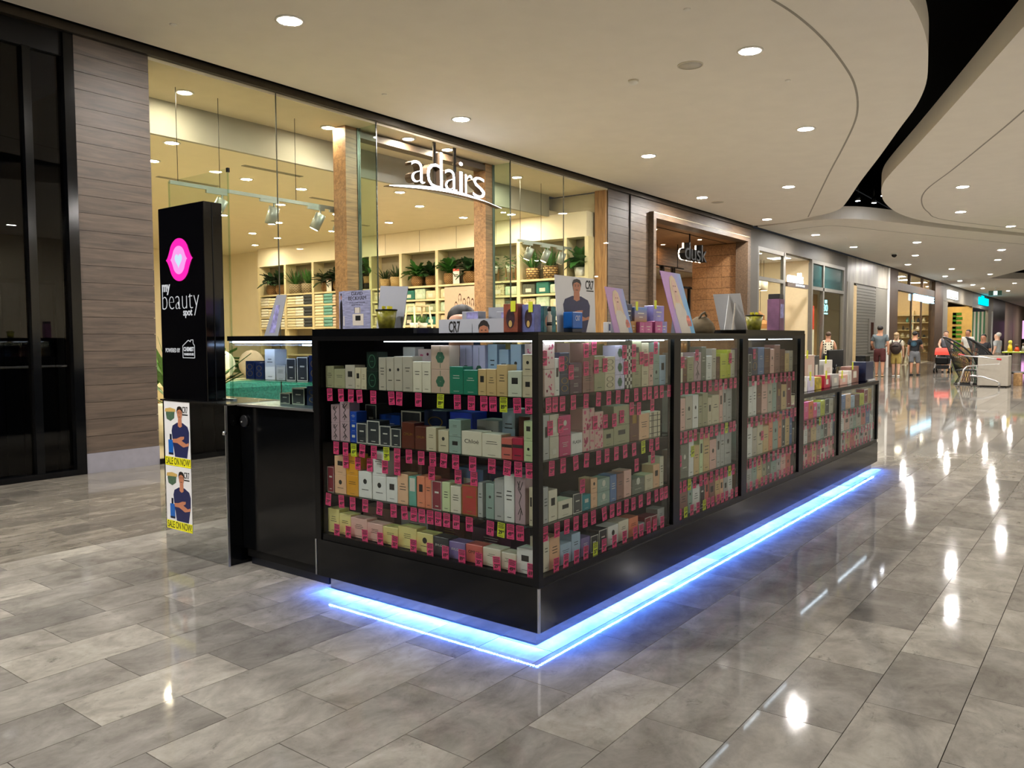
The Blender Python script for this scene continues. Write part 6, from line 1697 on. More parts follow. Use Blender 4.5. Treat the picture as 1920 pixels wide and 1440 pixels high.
for ch, x0, x1, z0, z1 in (('d', 16.25, 16.58, 3.43, 3.87), ('u', 16.63, 16.92, 3.42, 3.71), ('s', 16.97, 17.21, 3.42, 3.71), ('k', 17.27, 17.60, 3.43, 3.87)):
    b = MB(); fit_text(b, FD, ch, x0, x1, z0, z1, 0.0, 0.16, -0.16)
    lt = b.build('letter', M['blackmatt'], du)
    g = MB(); fit_text(g, FD, ch, x0, x1, z0, z1, 0.012, 0.03, -0.20)
    g.build('glowing_back', M['duskglow'], lt)
MB().box(16.9, 16.93, 7.09, 7.12, 3.6, 4.14).build('hanger', M['blackmatt'], du)
MB().box(16.25, 17.6, 7.085, 7.11, 3.55, 3.58).build('mounting_bar', M['blackmatt'], du)
tk = thing('track_light', 'black track light with two heads in the candle shop', 'track light', (18.3, 8.4, 3.4))
MB().box(17.0, 19.3, 8.38, 8.42, 3.44, 3.47).build('rail', M['blackmatt'], tk)
MB().cyl((17.6, 8.4, 3.47), (17.6, 8.4, 4.14), 0.01, n=6).cyl((18.9, 8.4, 3.47), (18.9, 8.4, 4.14), 0.01, n=6).build('rods', M['blackmatt'], tk)
for x in (17.9, 18.6):
    MB().cyl((x, 8.4, 3.44), (x-0.06, 8.36, 3.2), 0.07, n=12).build('lamp_head', M['blackmatt'], tk)
M['lens_peach'] = em('peach_lens', (1.0, 0.66, 0.36), 260.0)
cd0 = downlight_proto('', 'downlight', 'candle shop downlights', M['lens_peach'], 0.06)
for i, (x, y, z) in enumerate([(15.0, 8.72, 4.14), (16.2, 8.72, 4.14), (17.4, 8.72, 4.14), (18.6, 8.72, 4.14), (15.5, 7.4, 4.14), (18.2, 7.4, 4.14), (16, 11, 3.5), (19, 11, 3.5), (21.5, 10.5, 3.5), (21.8, 12, 3.5)]):
    o = cd0 if i == 0 else copy_tree(cd0); o.location = (x, y, z)
    o['label'] = 'small warm downlight in the candle shop, %s from the viewer' % ordn(i)
fr = thing('candle_display', 'black steel framed candle display inside the candle shop', 'display stand', (22.0, 9.4, 0))
for x in (20.9, 21.9, 23.0): MB().box(x-0.04, x+0.04, 9.38, 9.46, 0, 3.1).build('upright', M['blackmatt'], fr)
for z in (0.9, 1.95, 3.06): MB().box(20.9, 23.0, 9.38, 9.46, z-0.03, z+0.03).build('crossbar', M['blackmatt'], fr)
MB().box(20.94, 22.96, 9.44, 9.47, 0.93, 1.92).build('backing', M['woodin'], fr)
for i, (x, z) in enumerate([(21.2, 0.931), (21.5, 0.931), (22.2, 0.931), (22.6, 0.931)]):
    t = thing('candle_jar', 'glowing amber candle jar on the black display, %s along' % ordn(i), 'candle', (x, 9.42, z), group='candle jars in the candle shop')
    MB().lathe([(0, 0), (0.09, 0), (0.10, 0.3), (0.085, 0.3), (0.08, 0.02), (0, 0.02)], (x, 9.41, z), 12).build('jar', pm('amber_jar', 'c8862e', 0.2), t)
    MB().ell((x, 9.41, z+0.24), (0.03, 0.03, 0.06)).build('flame', em('flame', (1, 0.7, 0.3), 6.0), t)

# ------------------------------------------------------------------ grey shop with teal interior
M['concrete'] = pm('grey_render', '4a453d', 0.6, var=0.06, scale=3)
M['frameg'] = pm('grey_window_frame', '6e6a62', 0.4, 0.2, var=0.05)
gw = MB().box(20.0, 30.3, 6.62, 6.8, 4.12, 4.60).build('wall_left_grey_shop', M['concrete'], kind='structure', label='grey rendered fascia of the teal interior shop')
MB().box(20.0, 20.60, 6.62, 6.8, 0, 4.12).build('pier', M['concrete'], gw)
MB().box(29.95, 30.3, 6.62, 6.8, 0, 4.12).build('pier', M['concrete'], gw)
w4 = MB().box(20.6, 22.95, 6.62, 6.72, 4.0, 4.12).build('window_4', M['frameg'], kind='structure', label='grey framed window of the teal interior shop with high light')
MB().box(20.6, 20.7, 6.62, 6.72, 0, 4.0).build('frame_post', M['frameg'], w4)
MB().box(22.85, 23.05, 6.62, 6.72, 0, 4.12).build('frame_post', M['frameg'], w4)
MB().box(20.7, 22.85, 6.62, 6.72, 3.13, 3.24).build('transom', M['frameg'], w4)
MB().box(20.7, 22.85, 6.66, 6.67, 3.24, 4.0).build('upper_pane', M['shopglass'], w4)
MB().box(20.7, 22.85, 6.66, 6.67, 0.05, 3.13).build('lower_pane', M['shopglass'], w4)
w5 = MB().box(25.8, 29.95, 6.62, 6.72, 4.0, 4.12).build('window_5', M['frameg'], kind='structure', label='grey framed window pair with dark teal high lights')
for x in (25.8, 27.15, 29.83): MB().box(x, x+0.14, 6.62, 6.74, 0, 4.0).build('frame_post', M['frameg'], w5)
MB().box(25.94, 29.83, 6.62, 6.74, 3.08, 3.20).build('transom', M['frameg'], w5)
for a, b in ((25.94, 27.15), (27.29, 29.83)):
    MB().box(a, b, 6.68, 6.69, 3.20, 4.0).build('upper_pane', pm('dark_teal_pane', '2b4b4c', 0.1, var=0.15), w5)
    MB().box(a, b, 6.68, 6.69, 0.05, 3.08).build('lower_pane', M['shopglass'], w5)
MB().box(20.0, 36.0, 12.0, 12.1, 2.3, 4.2).build('wall_rear_grey_shop', pm('teal_wall', '1f6f80', 0.5, var=0.08), kind='structure', label='teal upper wall at the rear of the shop')
MB().box(20.0, 36.0, 12.0, 12.1, 0, 2.3).build('wall_rear_grey_shop', M['white'], kind='structure', label='white lower wall at the rear of the shop')
MB().box(23.3, 36.0, 6.8, 12.0, 4.1, 4.16).build('ceiling', M['white'], kind='structure', label='white ceiling of the teal interior shop')
MB().box(20.0, 23.3, 6.8, 8.3, 4.1, 4.16).build('ceiling', M['white'], kind='structure', label='white ceiling strip behind the grey framed window')
MB().box(25.9, 26.05, 6.72, 8.9, 0, 4.1).build('wall_return_grey_shop', pm('beige_wall', 'd8c7a4', 0.6, var=0.02), kind='structure', label='beige wall just inside the grey shop entrance')
MB().box(36.0, 36.1, 6.8, 12.0, 0, 4.1).build('wall_end_grey_shop', M['plaster'], kind='structure', label='pale end wall of the teal interior shop')
MB().box(20.0, 36.0, 6.8, 12.0, -0.02, 0.001).build('floor_shop', M['shopfloor'], kind='structure', label='floor inside the teal interior shop')
MB().box(27.3, 29.8, 7.6, 7.7, 0, 3.1).build('wall_screen_grey_shop', pm('tan_screen', 'b08a58', 0.6, var=0.06, scale=3), kind='structure', label='tan screen wall behind the window pair')
sg = thing('shop_sign', 'glowing white lettering on brown bar at grey shop entrance', 'shop sign', (24.3, 6.6, 3.1))
MB().box(23.15, 25.3, 6.58, 6.66, 3.06, 3.20).build('bar', pm('brown_bar', '54463c', 0.5), sg)
lettering(sg, FY(0, 0, 6.58), "ounch's", 23.2, 24.75, 3.20, 3.56, em('sign_glow_white', (0.9, 0.96, 1.0), 6.0), depth=0.05, t0=-0.05)
mb = MB()
for k in range(7): mb.box(23.95+k*0.14, 24.03+k*0.14, 6.572, 6.58, 3.10, 3.165)
mb.build('small_letters', em('sign_glow_soft', (0.85, 0.9, 1.0), 1.6), sg)
ts = thing('shop_sign', 'small cyan lit window sign in the tan screen window', 'shop sign', (27.6, 6.65, 2.4))
lettering(ts, FY(0, 0, 6.655), '30', 27.32, 27.85, 2.36, 2.62, em('cyan_sign', (0.35, 0.95, 1.0), 2.2), depth=0.01)
MB().box(27.32, 27.85, 6.645, 6.655, 2.26, 2.31).box(27.5, 27.75, 6.645, 6.655, 2.66, 2.78).build('sign_marks', _mats['cyan_sign'], ts)
t = thing('banner', 'narrow red and cream banner behind the grey window frame', 'banner', (26.8, 6.9, 0))
MB().box(26.70, 27.0, 6.88, 6.90, 1.7, 2.55).build('red_panel', pm('banner_red', 'd8482e', 0.5), t)
MB().box(26.70, 27.0, 6.88, 6.90, 0.0, 1.7).build('cream_panel', M['cream'], t)
t = thing('fridge_display', 'dark red drinks display behind the grey window', 'display case', (26.35, 7.0, 0))
MB().box(26.1, 26.62, 6.86, 7.2, 0, 2.1).build('cabinet', pm('maroon_cabinet', '6a2a38', 0.3, var=0.3, scale=6), t)
for z in (0.5, 0.9, 1.3, 1.7): MB().box(26.12, 26.60, 6.85, 6.86, z, z+0.03).build('shelf_edge', M['alu'], t)
# pendants
M['pendglass'] = em('pendant_bulb', (1.0, 0.72, 0.42), 9.0)
M['orangewood'] = pm('orange_shade', 'c98a4a', 0.5, var=0.1)
for i, (x, y, z) in enumerate([(23.3, 7.9, 3.12), (24.1, 7.95, 3.08), (24.9, 8.0, 3.05)]):
    t = thing('pendant_lamp', 'cream cylinder pendant lamp under teal shop ceiling, %s from viewer' % ordn(i), 'pendant lamp', (x, y, z), group='cylinder pendants')
    MB().cyl((x, y, z), (x, y, z+0.34), 0.15, n=16).build('shade', M['cream'], t)
    MB().cyl((x, y, z-0.004), (x, y, z), 0.12, n=16).build('bulb', M['pendglass'], t)
    MB().cyl((x, y, z+0.34), (x, y, 4.1), 0.008, n=5).build('cord', M['blackmatt'], t)
for i, (x, y, z) in enumerate([(22.9, 7.6, 1.98), (24.6, 8.0, 1.72)]):
    t = thing('pendant_lamp', ['orange wooden house-shaped pendant, the higher one by the frame', 'orange wooden house-shaped pendant, the lower one'][i], 'pendant lamp', (x, y, z), group='house-shaped pendants')
    MB().lathe([(0.36, 0), (0.36, 0.16), (0.05, 0.42), (0.03, 0.42), (0.33, 0.15), (0.34, 0), (0.36, 0)], (x, y, z), 6, smooth=False).build('shade', M['orangewood'], t)
    MB().ell((x, y, z+0.12), (0.10, 0.10, 0.12)).build('bulb', M['pendglass'], t)
    MB().cyl((x, y, z+0.42), (x, y, 4.1), 0.008, n=5).build('cord', M['blackmatt'], t)
t = thing('menu_stand', 'cream striped display counter inside the teal interior shop', 'counter', (24.4, 8.3, 0))
MB().box(23.6, 25.0, 8.4, 8.9, 0, 1.45).build('counter', M['cream'], t)
for k in range(4): MB().box(23.62, 24.98, 8.39, 8.40, 0.9+k*0.13, 0.92+k*0.13).build('slat_line', M['orangewood'], t)
M['added_troffer'] = em('added_shop_light', (1.0, 0.9, 0.72), 26.0)
def added_troffer(x, y, z, lb, s=0.6, m='added_troffer'):  # square lamps added to brighten the shop interiors
    t = thing('added_panel_light', lb, 'ceiling light', (x, y, z), group='added square shop ceiling lights')
    MB().box(x-s/2-0.03, x+s/2+0.03, y-s/2-0.03, y+s/2+0.03, z-0.012, z).build('frame', M['white'], t)
    MB().box(x-s/2, x+s/2, y-s/2, y+s/2, z-0.016, z-0.012).build('diffuser', M[m], t)
for i, (x, y) in enumerate([(22.2, 7.5), (24.4, 7.3), (25.0, 9.5), (27.3, 7.25), (29, 9.8), (32, 9.5)]): added_troffer(x, y, 4.1, 'added square ceiling light in the teal interior shop, %s from viewer' % ordn(i))

# ------------------------------------------------------------------ marble panel shop with shutter
M['marble'] = pm('streaked_marble', '7d776b', 0.35, var=0.5, scale=2.2, stretch=(1, 1, 0.25))
mw = MB().box(30.3, 37.4, 6.62, 6.8, 3.60, 4.60).build('wall_left_marble_shop', M['marble'], kind='structure', label='streaked marble fascia above the closed shutter')
MB().box(30.3, 31.2, 6.60, 6.8, 0, 3.60).build('pier', M['marble'], mw)
MB().box(31.2, 31.75, 6.62, 6.8, 0, 3.5).build('tan_pier', pm('tan_tile_pier', 'b79d6e', 0.5, var=0.1), mw)
MB().box(35.0, 37.3, 6.64, 6.8, 0, 3.6).build('white_wall', pm('cool_wall', '726e64', 0.6, var=0.03), mw)
MB().box(37.2, 37.4, 6.58, 6.8, 0, 4.6).build('white_edge', M['white'], mw)
sv = MB().box(31.75, 35.0, 6.66, 6.72, 0, 3.6).build('door_3', pm('shutter_grey', '4e4b45', 0.4, 0.3), kind='structure', label='grey slatted roller shutter under the marble fascia')
me_ = MB().box(0, 3.2, 0, 0.03, 0.006, 0.115).mesh('slat'); me_.materials.append(pm('shutter_slat', '7c7970', 0.35, 0.4))
for k in range(28):
    o = link_mesh('slat', me_, sv); o.location = (31.78, 6.635, 0.1+k*0.123)
t = thing('poster_case', 'narrow dark framed poster case on the shutter', 'poster case', (34.2, 6.6, 1.0))
MB().box(33.75, 34.75, 6.59, 6.63, 0.75, 2.2).build('surround', M['frameg'], t)
MB().box(34.05, 34.50, 6.58, 6.59, 0.85, 2.05).build('panel', pm('dark_poster', '3a241e', 0.15, var=0.3), t)

# ------------------------------------------------------------------ brown timber homewares shop
M['walnut'] = wood('walnut_beam', '2e1f10', '5a3f24', axis='z')
bb = MB().box(39.1, 51.3, 6.60, 6.85, 3.68, 4.05).build('wall_left_brown_shop', M['walnut'], kind='structure', label='walnut header beam of the brown timber shop')
for a, b in ((37.4, 39.1), (48.7, 51.3)): MB().box(a, b, 6.58, 6.9, 0, 4.62).build('column', M['walnut'], bb)
for a in (42.0, 45.3): MB().box(a, a+0.15, 6.62, 6.75, 4.05, 4.6).build('clerestory_post', M['walnut'], bb)
w6 = MB().box(39.1, 48.7, 6.66, 6.7, 4.58, 4.66).build('window_6', M['walnut'], kind='structure', label='clerestory and glass front of the brown timber shop')
for a, b in ((39.1, 42.0), (42.15, 45.3), (45.45, 48.7)): MB().box(a, b, 6.68, 6.69, 4.05, 4.58).build('clerestory_pane', M['shopglass'], w6)
for a, b in ((39.1, 42.7), (45.4, 48.7)): MB().box(a, b, 6.68, 6.69, 0.03, 3.68).build('front_pane', M['shopglass'], w6)
for a in (42.7, 45.3): MB().box(a, a+0.10, 6.66, 6.74, 0, 3.68).build('door_post', M['walnut'], w6)
bs = thing('shop_sign', 'pale blue glowing capital lettering across the brown timber shop', 'shop sign', (45.4, 6.6, 3.3))
lettering(bs, FY(0, 0, 6.60), "BED BATH N' TABLE", 42.75, 48.1, 3.30, 3.66, em('pale_blue_glow', (0.45, 0.78, 1.0), 3.2), depth=0.08, off=0.01)
MB().box(42.75, 48.1, 6.66, 6.69, 3.62, 3.66).build('rail', M['blackmatt'], bs)
MB().box(37.5, 64, 11.0, 11.1, 0, 4.6).build('wall_rear_brown_shop', pm('warm_shop_wall', 'cdb083', 0.6, var=0.05), kind='structure', label='warm rear wall of the brown timber shop')
MB().box(37.5, 64, 6.85, 11.0, 4.62, 4.7).build('ceiling', M['cream'], kind='structure', label='warm ceiling of the brown timber shop')
MB().box(37.5, 64, 6.8, 11.0, -0.02, 0.001).build('floor_shop', M['shopfloor'], kind='structure', label='floor inside the brown timber shop')
MB().box(51.2, 51.3, 6.9, 11.0, 0, 4.62).build('wall_end_brown_shop', pm('warm_shop_wall2', 'd2b88c', 0.6, var=0.05), kind='structure', label='warm end wall of the brown timber shop')
ws = thing('wall_shelving', 'warm lit shelves of homewares at the end of brown shop', 'shelving', (50.9, 8.6, 0))
for z in (0.5, 0.95, 1.4, 1.85, 2.3, 2.75): MB().box(50.7, 51.18, 6.95, 10.6, z-0.04, z).build('shelf_board', M['shelfpaint'], ws)
for y in (6.95, 8.1, 9.3, 10.6): MB().box(50.72, 51.18, y-0.03, y+0.03, 0, 3.0).build('upright', M['shelfpaint'], ws)
rr = random.Random(3); nn = 0
for z in (0.5, 0.95, 1.4, 1.85, 2.3):
    y = 7.05
    while y < 8.6:
        w = rr.uniform(0.14, 0.3); h = rr.uniform(0.1, 0.32); c = rr.choice(['cream', 'white', 'teal', 'charcoal', 'sand'])
        t = thing('vase', '%s vase on far brown shop shelves, %s counted upward' % (c, ordn(nn)), 'vase', (50.9, y+w/2, z+0.0005), group='vases on the brown shop shelves')
        MB().lathe([(0, 0), (w*0.3, 0), (w*0.42, h*0.4), (w*0.2, h*0.8), (w*0.26, h), (w*0.2, h), (0, h*0.7)], (50.9, y+w/2, z+0.0005), 10).build('body', TM[c], t)
        MB().lathe([(w*0.26, h-0.01), (w*0.29, h), (w*0.22, h+0.004)], (50.9, y+w/2, z+0.0005), 10).build('lip', M['offwhite'], t)
        y += w+0.06; nn += 1
t = thing('display_table', 'cream linen covered display table in brown shop doorway', 'table', (44.3, 7.4, 0))
MB().cbox(43.6, 45.1, 7.3, 8.0, 0.0, 0.75, 0.02).build('cloth', TM['cream'], t)
MB().cbox(43.6, 45.1, 7.3, 8.0, 0.755, 0.79, 0.01).build('top', M['woodx'], t)
t = thing('a_frame_sign', 'small cream easel sign standing in brown shop doorway', 'easel sign', (43.2, 6.9, 0))
MB().obox((43.2, 6.85, 0.45), (0.6, 0.02, 0.9), Euler((-0.15, 0, 0)).to_matrix()).build('board', M['offwhite'], t)
MB().obox((43.2, 7.05, 0.45), (0.5, 0.02, 0.92), Euler((0.15, 0, 0)).to_matrix()).build('back_leg', M['woodx'], t)
for i, (x, y) in enumerate([(40.5, 8), (43.5, 7.6), (46.5, 8), (49.5, 7.6), (49.5, 9.5), (44, 9.6)]): added_troffer(x, y, 4.62, 'added square ceiling light in the brown timber shop, %s from viewer' % ordn(i), 0.8)

# ------------------------------------------------------------------ far shops
fw = MB().box(51.3, 63.3, 6.60, 6.8, 3.60, 4.64).build('wall_left_pale_shop', pm('pale_fascia', '807869', 0.6, var=0.03), kind='structure', label='pale fascia of the far shop with white sign')
MB().box(51.3, 53.2, 6.62, 6.8, 0, 3.6).build('pier', _mats['pale_fascia'], fw)
MB().box(63.2, 72.0, 6.60, 6.8, 3.55, 4.64).build('fascia', pm('grey_fascia', '6c675f', 0.6, var=0.03), fw)
MB().box(72.0, 75.0, 6.60, 6.8, 0, 4.64).build('pier', _mats['pale_fascia'], fw)
MB().box(75.0, 84.0, 6.64, 6.8, 0, 4.64).build('dark_front', pm('dark_front', '2a2220', 0.3, var=0.3, scale=1), fw)
MB().box(84.0, 108, 6.64, 6.8, 0, 4.64).build('pink_front', pm('pink_beige_front', 'b9a090', 0.5, var=0.15, scale=0.5, stretch=(1, 1, 0.1)), fw)
sg = thing('shop_sign', 'white glowing sign box on the pale far fascia', 'shop sign', (54.4, 6.55, 3.8))
MB().box(52.7, 56.2, 6.50, 6.60, 3.80, 4.30).build('box', em('far_sign_white', (0.95, 1, 1), 2.2), sg)
MB().box(52.9, 56.0, 6.49, 6.50, 3.84, 3.90).build('grey_underline', M['bulk'], sg)
sg = thing('shop_sign', 'bright cyan glowing sign box on the grey far fascia', 'shop sign', (68.6, 6.55, 3.8))
MB().box(66.2, 71.2, 6.50, 6.60, 3.85, 4.40).build('box', em('far_sign_cyan', (0.0, 0.72, 0.95), 1.6), sg)
for k in range(3): MB().box(67.6+k*0.5, 67.75+k*0.5, 6.52, 6.58, 4.40, 4.55).build('letter_top', _mats['far_sign_cyan'], sg)
MB().box(51.3, 90, 10.5, 10.6, 0, 4.6).build('wall_rear_far_shop', pm('far_wall', 'b8a07a', 0.6), kind='structure', label='rear wall of the far shops')
MB().box(64, 90, 6.8, 10.5, 4.62, 4.7).build('ceiling', M['cream'], kind='structure', label='ceiling of the far shops')
MB().box(64, 90, 6.8, 10.5, -0.02, 0.001).build('floor_shop', M['shopfloor'], kind='structure', label='floor of the far shops')
we = MB().box(63.4, 63.6, 6.62, 10.5, 0, 3.6).build('wall_yellow_far_shop', pm('yellow_wood_wall', 'cfa758', 0.5, var=0.08, scale=3), kind='structure', label='yellow timber wall with green moss letters in far shop')
M['moss'] = pm('moss_green', '3f7a14', 0.9, var=0.35, scale=14, bump=1.0)
FM = FX(0, 0, 63.4)
for z0 in (0.35, 1.35, 2.35):
    mb = MB()
    for a in (0, 0.32, 0.64): mb.poly(FM, rect(-7.85, z0+a, -7.28+(0.06 if a == 0.32 else 0), z0+a+0.18), 0, 0.05)
    mb.poly(FM, rect(-7.85, z0, -7.62, z0+0.82), 0, 0.05)
    mb.build('moss_letter', M['moss'], we)
st = MB().box(74.0, 74.1, 6.5, 8.2, 0, 3.5).build('wall_striped_far_shop', M['white'], kind='structure', label='white wall with green stripes at the far shops')
for k in range(5): MB().box(73.97, 74.0, 6.75+k*0.28, 6.89+k*0.28, 0, 3.5).build('green_stripe', pm('stripe_green', '4f8f72', 0.6), st)
for i, (x, y) in enumerate([(55, 7.8), (58.5, 7.6), (62, 7.6), (67, 7.8), (71, 7.6)]): added_troffer(x, y, 4.62, 'added square ceiling light in the far shops, %s from viewer' % ordn(i), 0.9)
t = thing('lit_column', 'thin pink glowing column at the far end of mall', 'lamp', (92, 5.8, 0))
MB().cyl((92, 5.8, 1.2), (92, 5.8, 3.0), 0.12, n=12).build('tube', em('pink_tube', (1.0, 0.45, 0.9), 1.4), t)
MB().cyl((92, 5.8, 0), (92, 5.8, 1.2), 0.2, n=12).build('stand', M['blackmatt'], t)

# ------------------------------------------------------------------ people
SK = [pm('skin_%d' % i, c, 0.5, var=0.06) for i, c in enumerate(('c08d70', 'a8745a', 'd0a48a'))]
HR = {'dark': pm('hair_dark', '1a1512', 0.6, var=0.3, scale=60), 'brown': pm('hair_brown', '4a3524', 0.6, var=0.3, scale=60), 'fair': pm('hair_fair', '9a8260', 0.6, var=0.3, scale=60), 'grey': pm('hair_grey', 'b8b4ac', 0.6, var=0.2, scale=60)}
M['shoe_w'] = pm('shoe_white', 'd8d4cc', 0.6); M['shoe_k'] = pm('shoe_black', '1a1a1c', 0.6); M['sandal'] = pm('shoe_tan', 'a8845c', 0.6)
def cloth(name, c, **k): return pm('cloth_' + name, c, 0.85, var=k.get('var', 0.12), scale=k.get('scale', 30))
def person(label, loc, rotz, h, skin, hair, top, bottom, shoe, arms, stride=0.03, sleeve='short', legs='short', longhair=False, seated=False, group=None, topm=None):
    """standing figure facing +y before turning; arms = ((elbow, wrist) left, (elbow, wrist) right) in units of height"""
    t = thing('person', label, 'person', group=group)
    S = lambda p: tuple(c*h for c in p)
    hip = 0.50
    pts = [(0, 0, 0.53), (0, 0.0, 0.60), (0, 0.005, 0.70), (0, 0.0, 0.79), (0, 0.005, 0.835), (0, 0.014, 0.875), (0, 0.010, 0.925), (0, 0.004, 0.962)]
    rad = [(0.088, 0.062), (0.082, 0.056), (0.096, 0.062), (0.075, 0.048), (0.036, 0.037), (0.050, 0.057), (0.058, 0.069), (0.044, 0.052)]
    ed = [(i, i+1) for i in range(7)]
    hands = []
    for sd, (el, wr) in zip((-1, 1), arms):
        b = len(pts)
        sh_ = (sd*0.105, 0, 0.785)
        e = Vector(el); w = Vector(wr); d = (w-e).normalized()
        hd = w + d*0.045
        pts += [sh_, tuple(e), tuple(w), tuple(hd)]
        rad += [0.036, 0.027, 0.019, (0.022, 0.013)]
        ed += [(3, b), (b, b+1), (b+1, b+2), (b+2, b+3)]
        side = d.cross(Vector((0, 1, 0)))
        side = side.normalized() if side.length > 0.05 else Vector((1, 0, 0))
        for k, (off, ln) in enumerate(((-0.016, 0.036), (-0.0055, 0.044), (0.0055, 0.042), (0.016, 0.034), (0.024, 0.0))):
            c = len(pts)
            if k < 4:
                m = hd + side*off + d*ln*0.55; tp = hd + side*off*1.1 + d*ln + Vector((0, 0.008, 0))
                pts += [tuple(m), tuple(tp)]; ed += [(b+3, c), (c, c+1)]
            else:
                m = w + d*0.02 + side*(-0.024) + Vector((0, 0.006, 0)); tp = m + d*0.022 + side*(-0.006)
                pts += [tuple(m), tuple(tp)]; ed += [(b+2, c), (c, c+1)]
            rad += [0.0058, 0.0046]
    for sd, st in ((-1, stride), (1, -stride)):
        b = len(pts)
        pts += [(sd*0.052, 0, 0.475), (sd*0.056, st*0.6+0.01, 0.275), (sd*0.056, st, 0.05), (sd*0.058, st+0.055, 0.016)]
        rad += [(0.062, 0.062), 0.040, 0.023, (0.022, 0.014)]
        ed += [(0, b), (b, b+1), (b+1, b+2), (b+2, b+3)]
    me = skin_mesh([S(p) for p in pts], ed, [tuple(x*h for x in r) if isinstance(r, tuple) else r*h for r in rad], 2)
    me.materials.append(skin)
    body = link_mesh('body', me, t)
    # shirt
    sp = [(0, 0, 0.445), (0, 0, 0.60), (0, 0.005, 0.70), (0, 0, 0.785), (0, 0.002, 0.815)]
    sr = [(0.104, 0.078), (0.096, 0.070), (0.108, 0.074), (0.086, 0.060), (0.042, 0.042)]
    se = [(i, i+1) for i in range(4)]
    for sd, (el, wr) in zip((-1, 1), arms):
        b = len(sp); a = Vector((sd*0.105, 0, 0.785)); e = Vector(el)
        if sleeve == 'none': sp += [tuple(a)]; sr += [0.040]; se += [(3, b)]
        else: sp += [tuple(a), tuple(a + (e-a)*0.75)]; sr += [0.048, 0.040]; se += [(3, b), (b, b+1)]
    m2 = skin_mesh([S(p) for p in sp], se, [tuple(x*h for x in r) if isinstance(r, tuple) else r*h for r in sr], 2)
    m2.materials.append(topm or top)
    link_mesh('shirt', m2, t)
    kz = 0.30 if legs == 'short' else 0.06
    bp = [(0, 0, 0.585), (0, 0, 0.50)]; br = [(0.098, 0.072), (0.102, 0.077)]; be = [(0, 1)]
    for sd, st in ((-1, stride), (1, -stride)):
        b = len(bp)
        bp += [(sd*0.054, 0, 0.455), (sd*0.058, st*0.5+0.008, 0.34 if legs == 'short' else 0.30), (sd*0.058, st*0.6+0.008 if legs == 'short' else st, kz-0.03)]
        br += [0.070, 0.060 if legs == 'short' else 0.05, 0.060 if legs == 'short' else 0.036]
        be += [(1, b), (b, b+1), (b+1, b+2)]
    m3 = skin_mesh([S(p) for p in bp], be, [tuple(x*h for x in r) if isinstance(r, tuple) else r*h for r in br], 2)
    m3.materials.append(bottom)
    link_mesh('shorts' if legs == 'short' else 'trousers', m3, t)
    hm = MB().ell(S((0, -0.020, 0.948)), S((0.056, 0.060, 0.052)), 14, 8)
    hm.v = [v for v in hm.v]
    if longhair: hm.ell(S((0, -0.045, 0.90)), S((0.040, 0.026, 0.075)), 12, 8)
    hm.build('hair', hair, t)
    ft = MB()
    for sx in (-1, 1): ft.ell(S((sx*0.019, 0.062, 0.915)), S((0.0085, 0.004, 0.0045)), 8, 6)
    for sx in (-1, 1): ft.box(*[c*h for c in (sx*0.019-0.011, sx*0.019+0.011, 0.058, 0.0645, 0.927, 0.931)])
    ft.box(*[c*h for c in (-0.013, 0.013, 0.0545, 0.0585, 0.8705, 0.874)])
    ft.build('eyes_and_brows', HR['dark'], t)
    fc = MB().ell(S((0, 0.066, 0.898)), S((0.008, 0.012, 0.014)), 8, 6)
    for sx in (-1, 1): fc.ell(S((sx*0.047, 0.004, 0.908)), S((0.006, 0.012, 0.018)), 8, 6)
    fc.build('nose_and_ears', skin, t)
    for sd, st in ((-1, stride), (1, -stride)):
        x0 = sd*0.057
        MB().cbox(*[c*h for c in (x0-0.026, x0+0.026, st-0.035, st+0.105, 0.0, 0.030)], 0.010*h).build('shoe', shoe, t)
    t.location = loc; t.rotation_euler = (0, 0, rotz)
    return t
DOWN = lambda s: ((s*0.135, -0.01, 0.64), (s*0.14, 0.03, 0.51))
away = 0.0
def face(dx, dy): return math.atan2(dy, dx) - PI/2
# three people walking away
person('person in grey t-shirt and maroon shorts walking away, arm being held', (28.0, 4.86, 0), face(1, 0.15), 1.83, SK[0], HR['dark'], cloth('greytee', '5a6468'), cloth('maroon', '4a1c1c'), M['sandal'], (((-0.15, 0.02, 0.65), (-0.13, 0.11, 0.58)), ((0.145, -0.01, 0.64), (0.15, 0.0, 0.51))), 0.05, group='pedestrians')
ww = person('person in khaki shorts with dark backpack walking away, arm around companion', (28.3, 4.38, 0), face(1, 0.1), 1.58, SK[2], HR['fair'], cloth('cream', 'c4bca8'), cloth('khaki', 'a8924e'), M['shoe_w'], (((-0.20, -0.05, 0.70), (-0.32, -0.07, 0.66)), DOWN(1)), 0.04, group='pedestrians', longhair=True)
bp = thing('backpack', 'dark brown backpack worn by person in khaki shorts', 'backpack', (28.12, 4.36, 0.85))
MB().ell((28.12, 4.36, 1.02), (0.12, 0.19, 0.23), 14, 10).build('bag', pm('backpack_brown', '2e1f18', 0.6, var=0.3), bp)
MB().tube([(28.02, 4.26, 1.08), (28.0, 4.36, 1.10), (28.02, 4.46, 1.08)], 0.018, 6).build('pocket_flap', M['blackmatt'], bp)
MB().tube([(28.14, 4.25, 1.18), (28.27, 4.22, 1.32), (28.40, 4.26, 1.20)], 0.02, 6).tube([(28.14, 4.47, 1.18), (28.27, 4.52, 1.32), (28.40, 4.48, 1.20)], 0.02, 6).build('straps', M['blackmatt'], bp)
person('person in black t-shirt with round print and grey shorts walking away', (29.6, 4.02, 0), face(1, -0.1), 1.62, SK[0], HR['dark'], cloth('blacktee', '15171c'), cloth('greyshorts', '6a6c70'), M['shoe_k'], (DOWN(-1), ((0.14, 0.03, 0.66), (0.12, 0.13, 0.62))), -0.05, group='pedestrians')
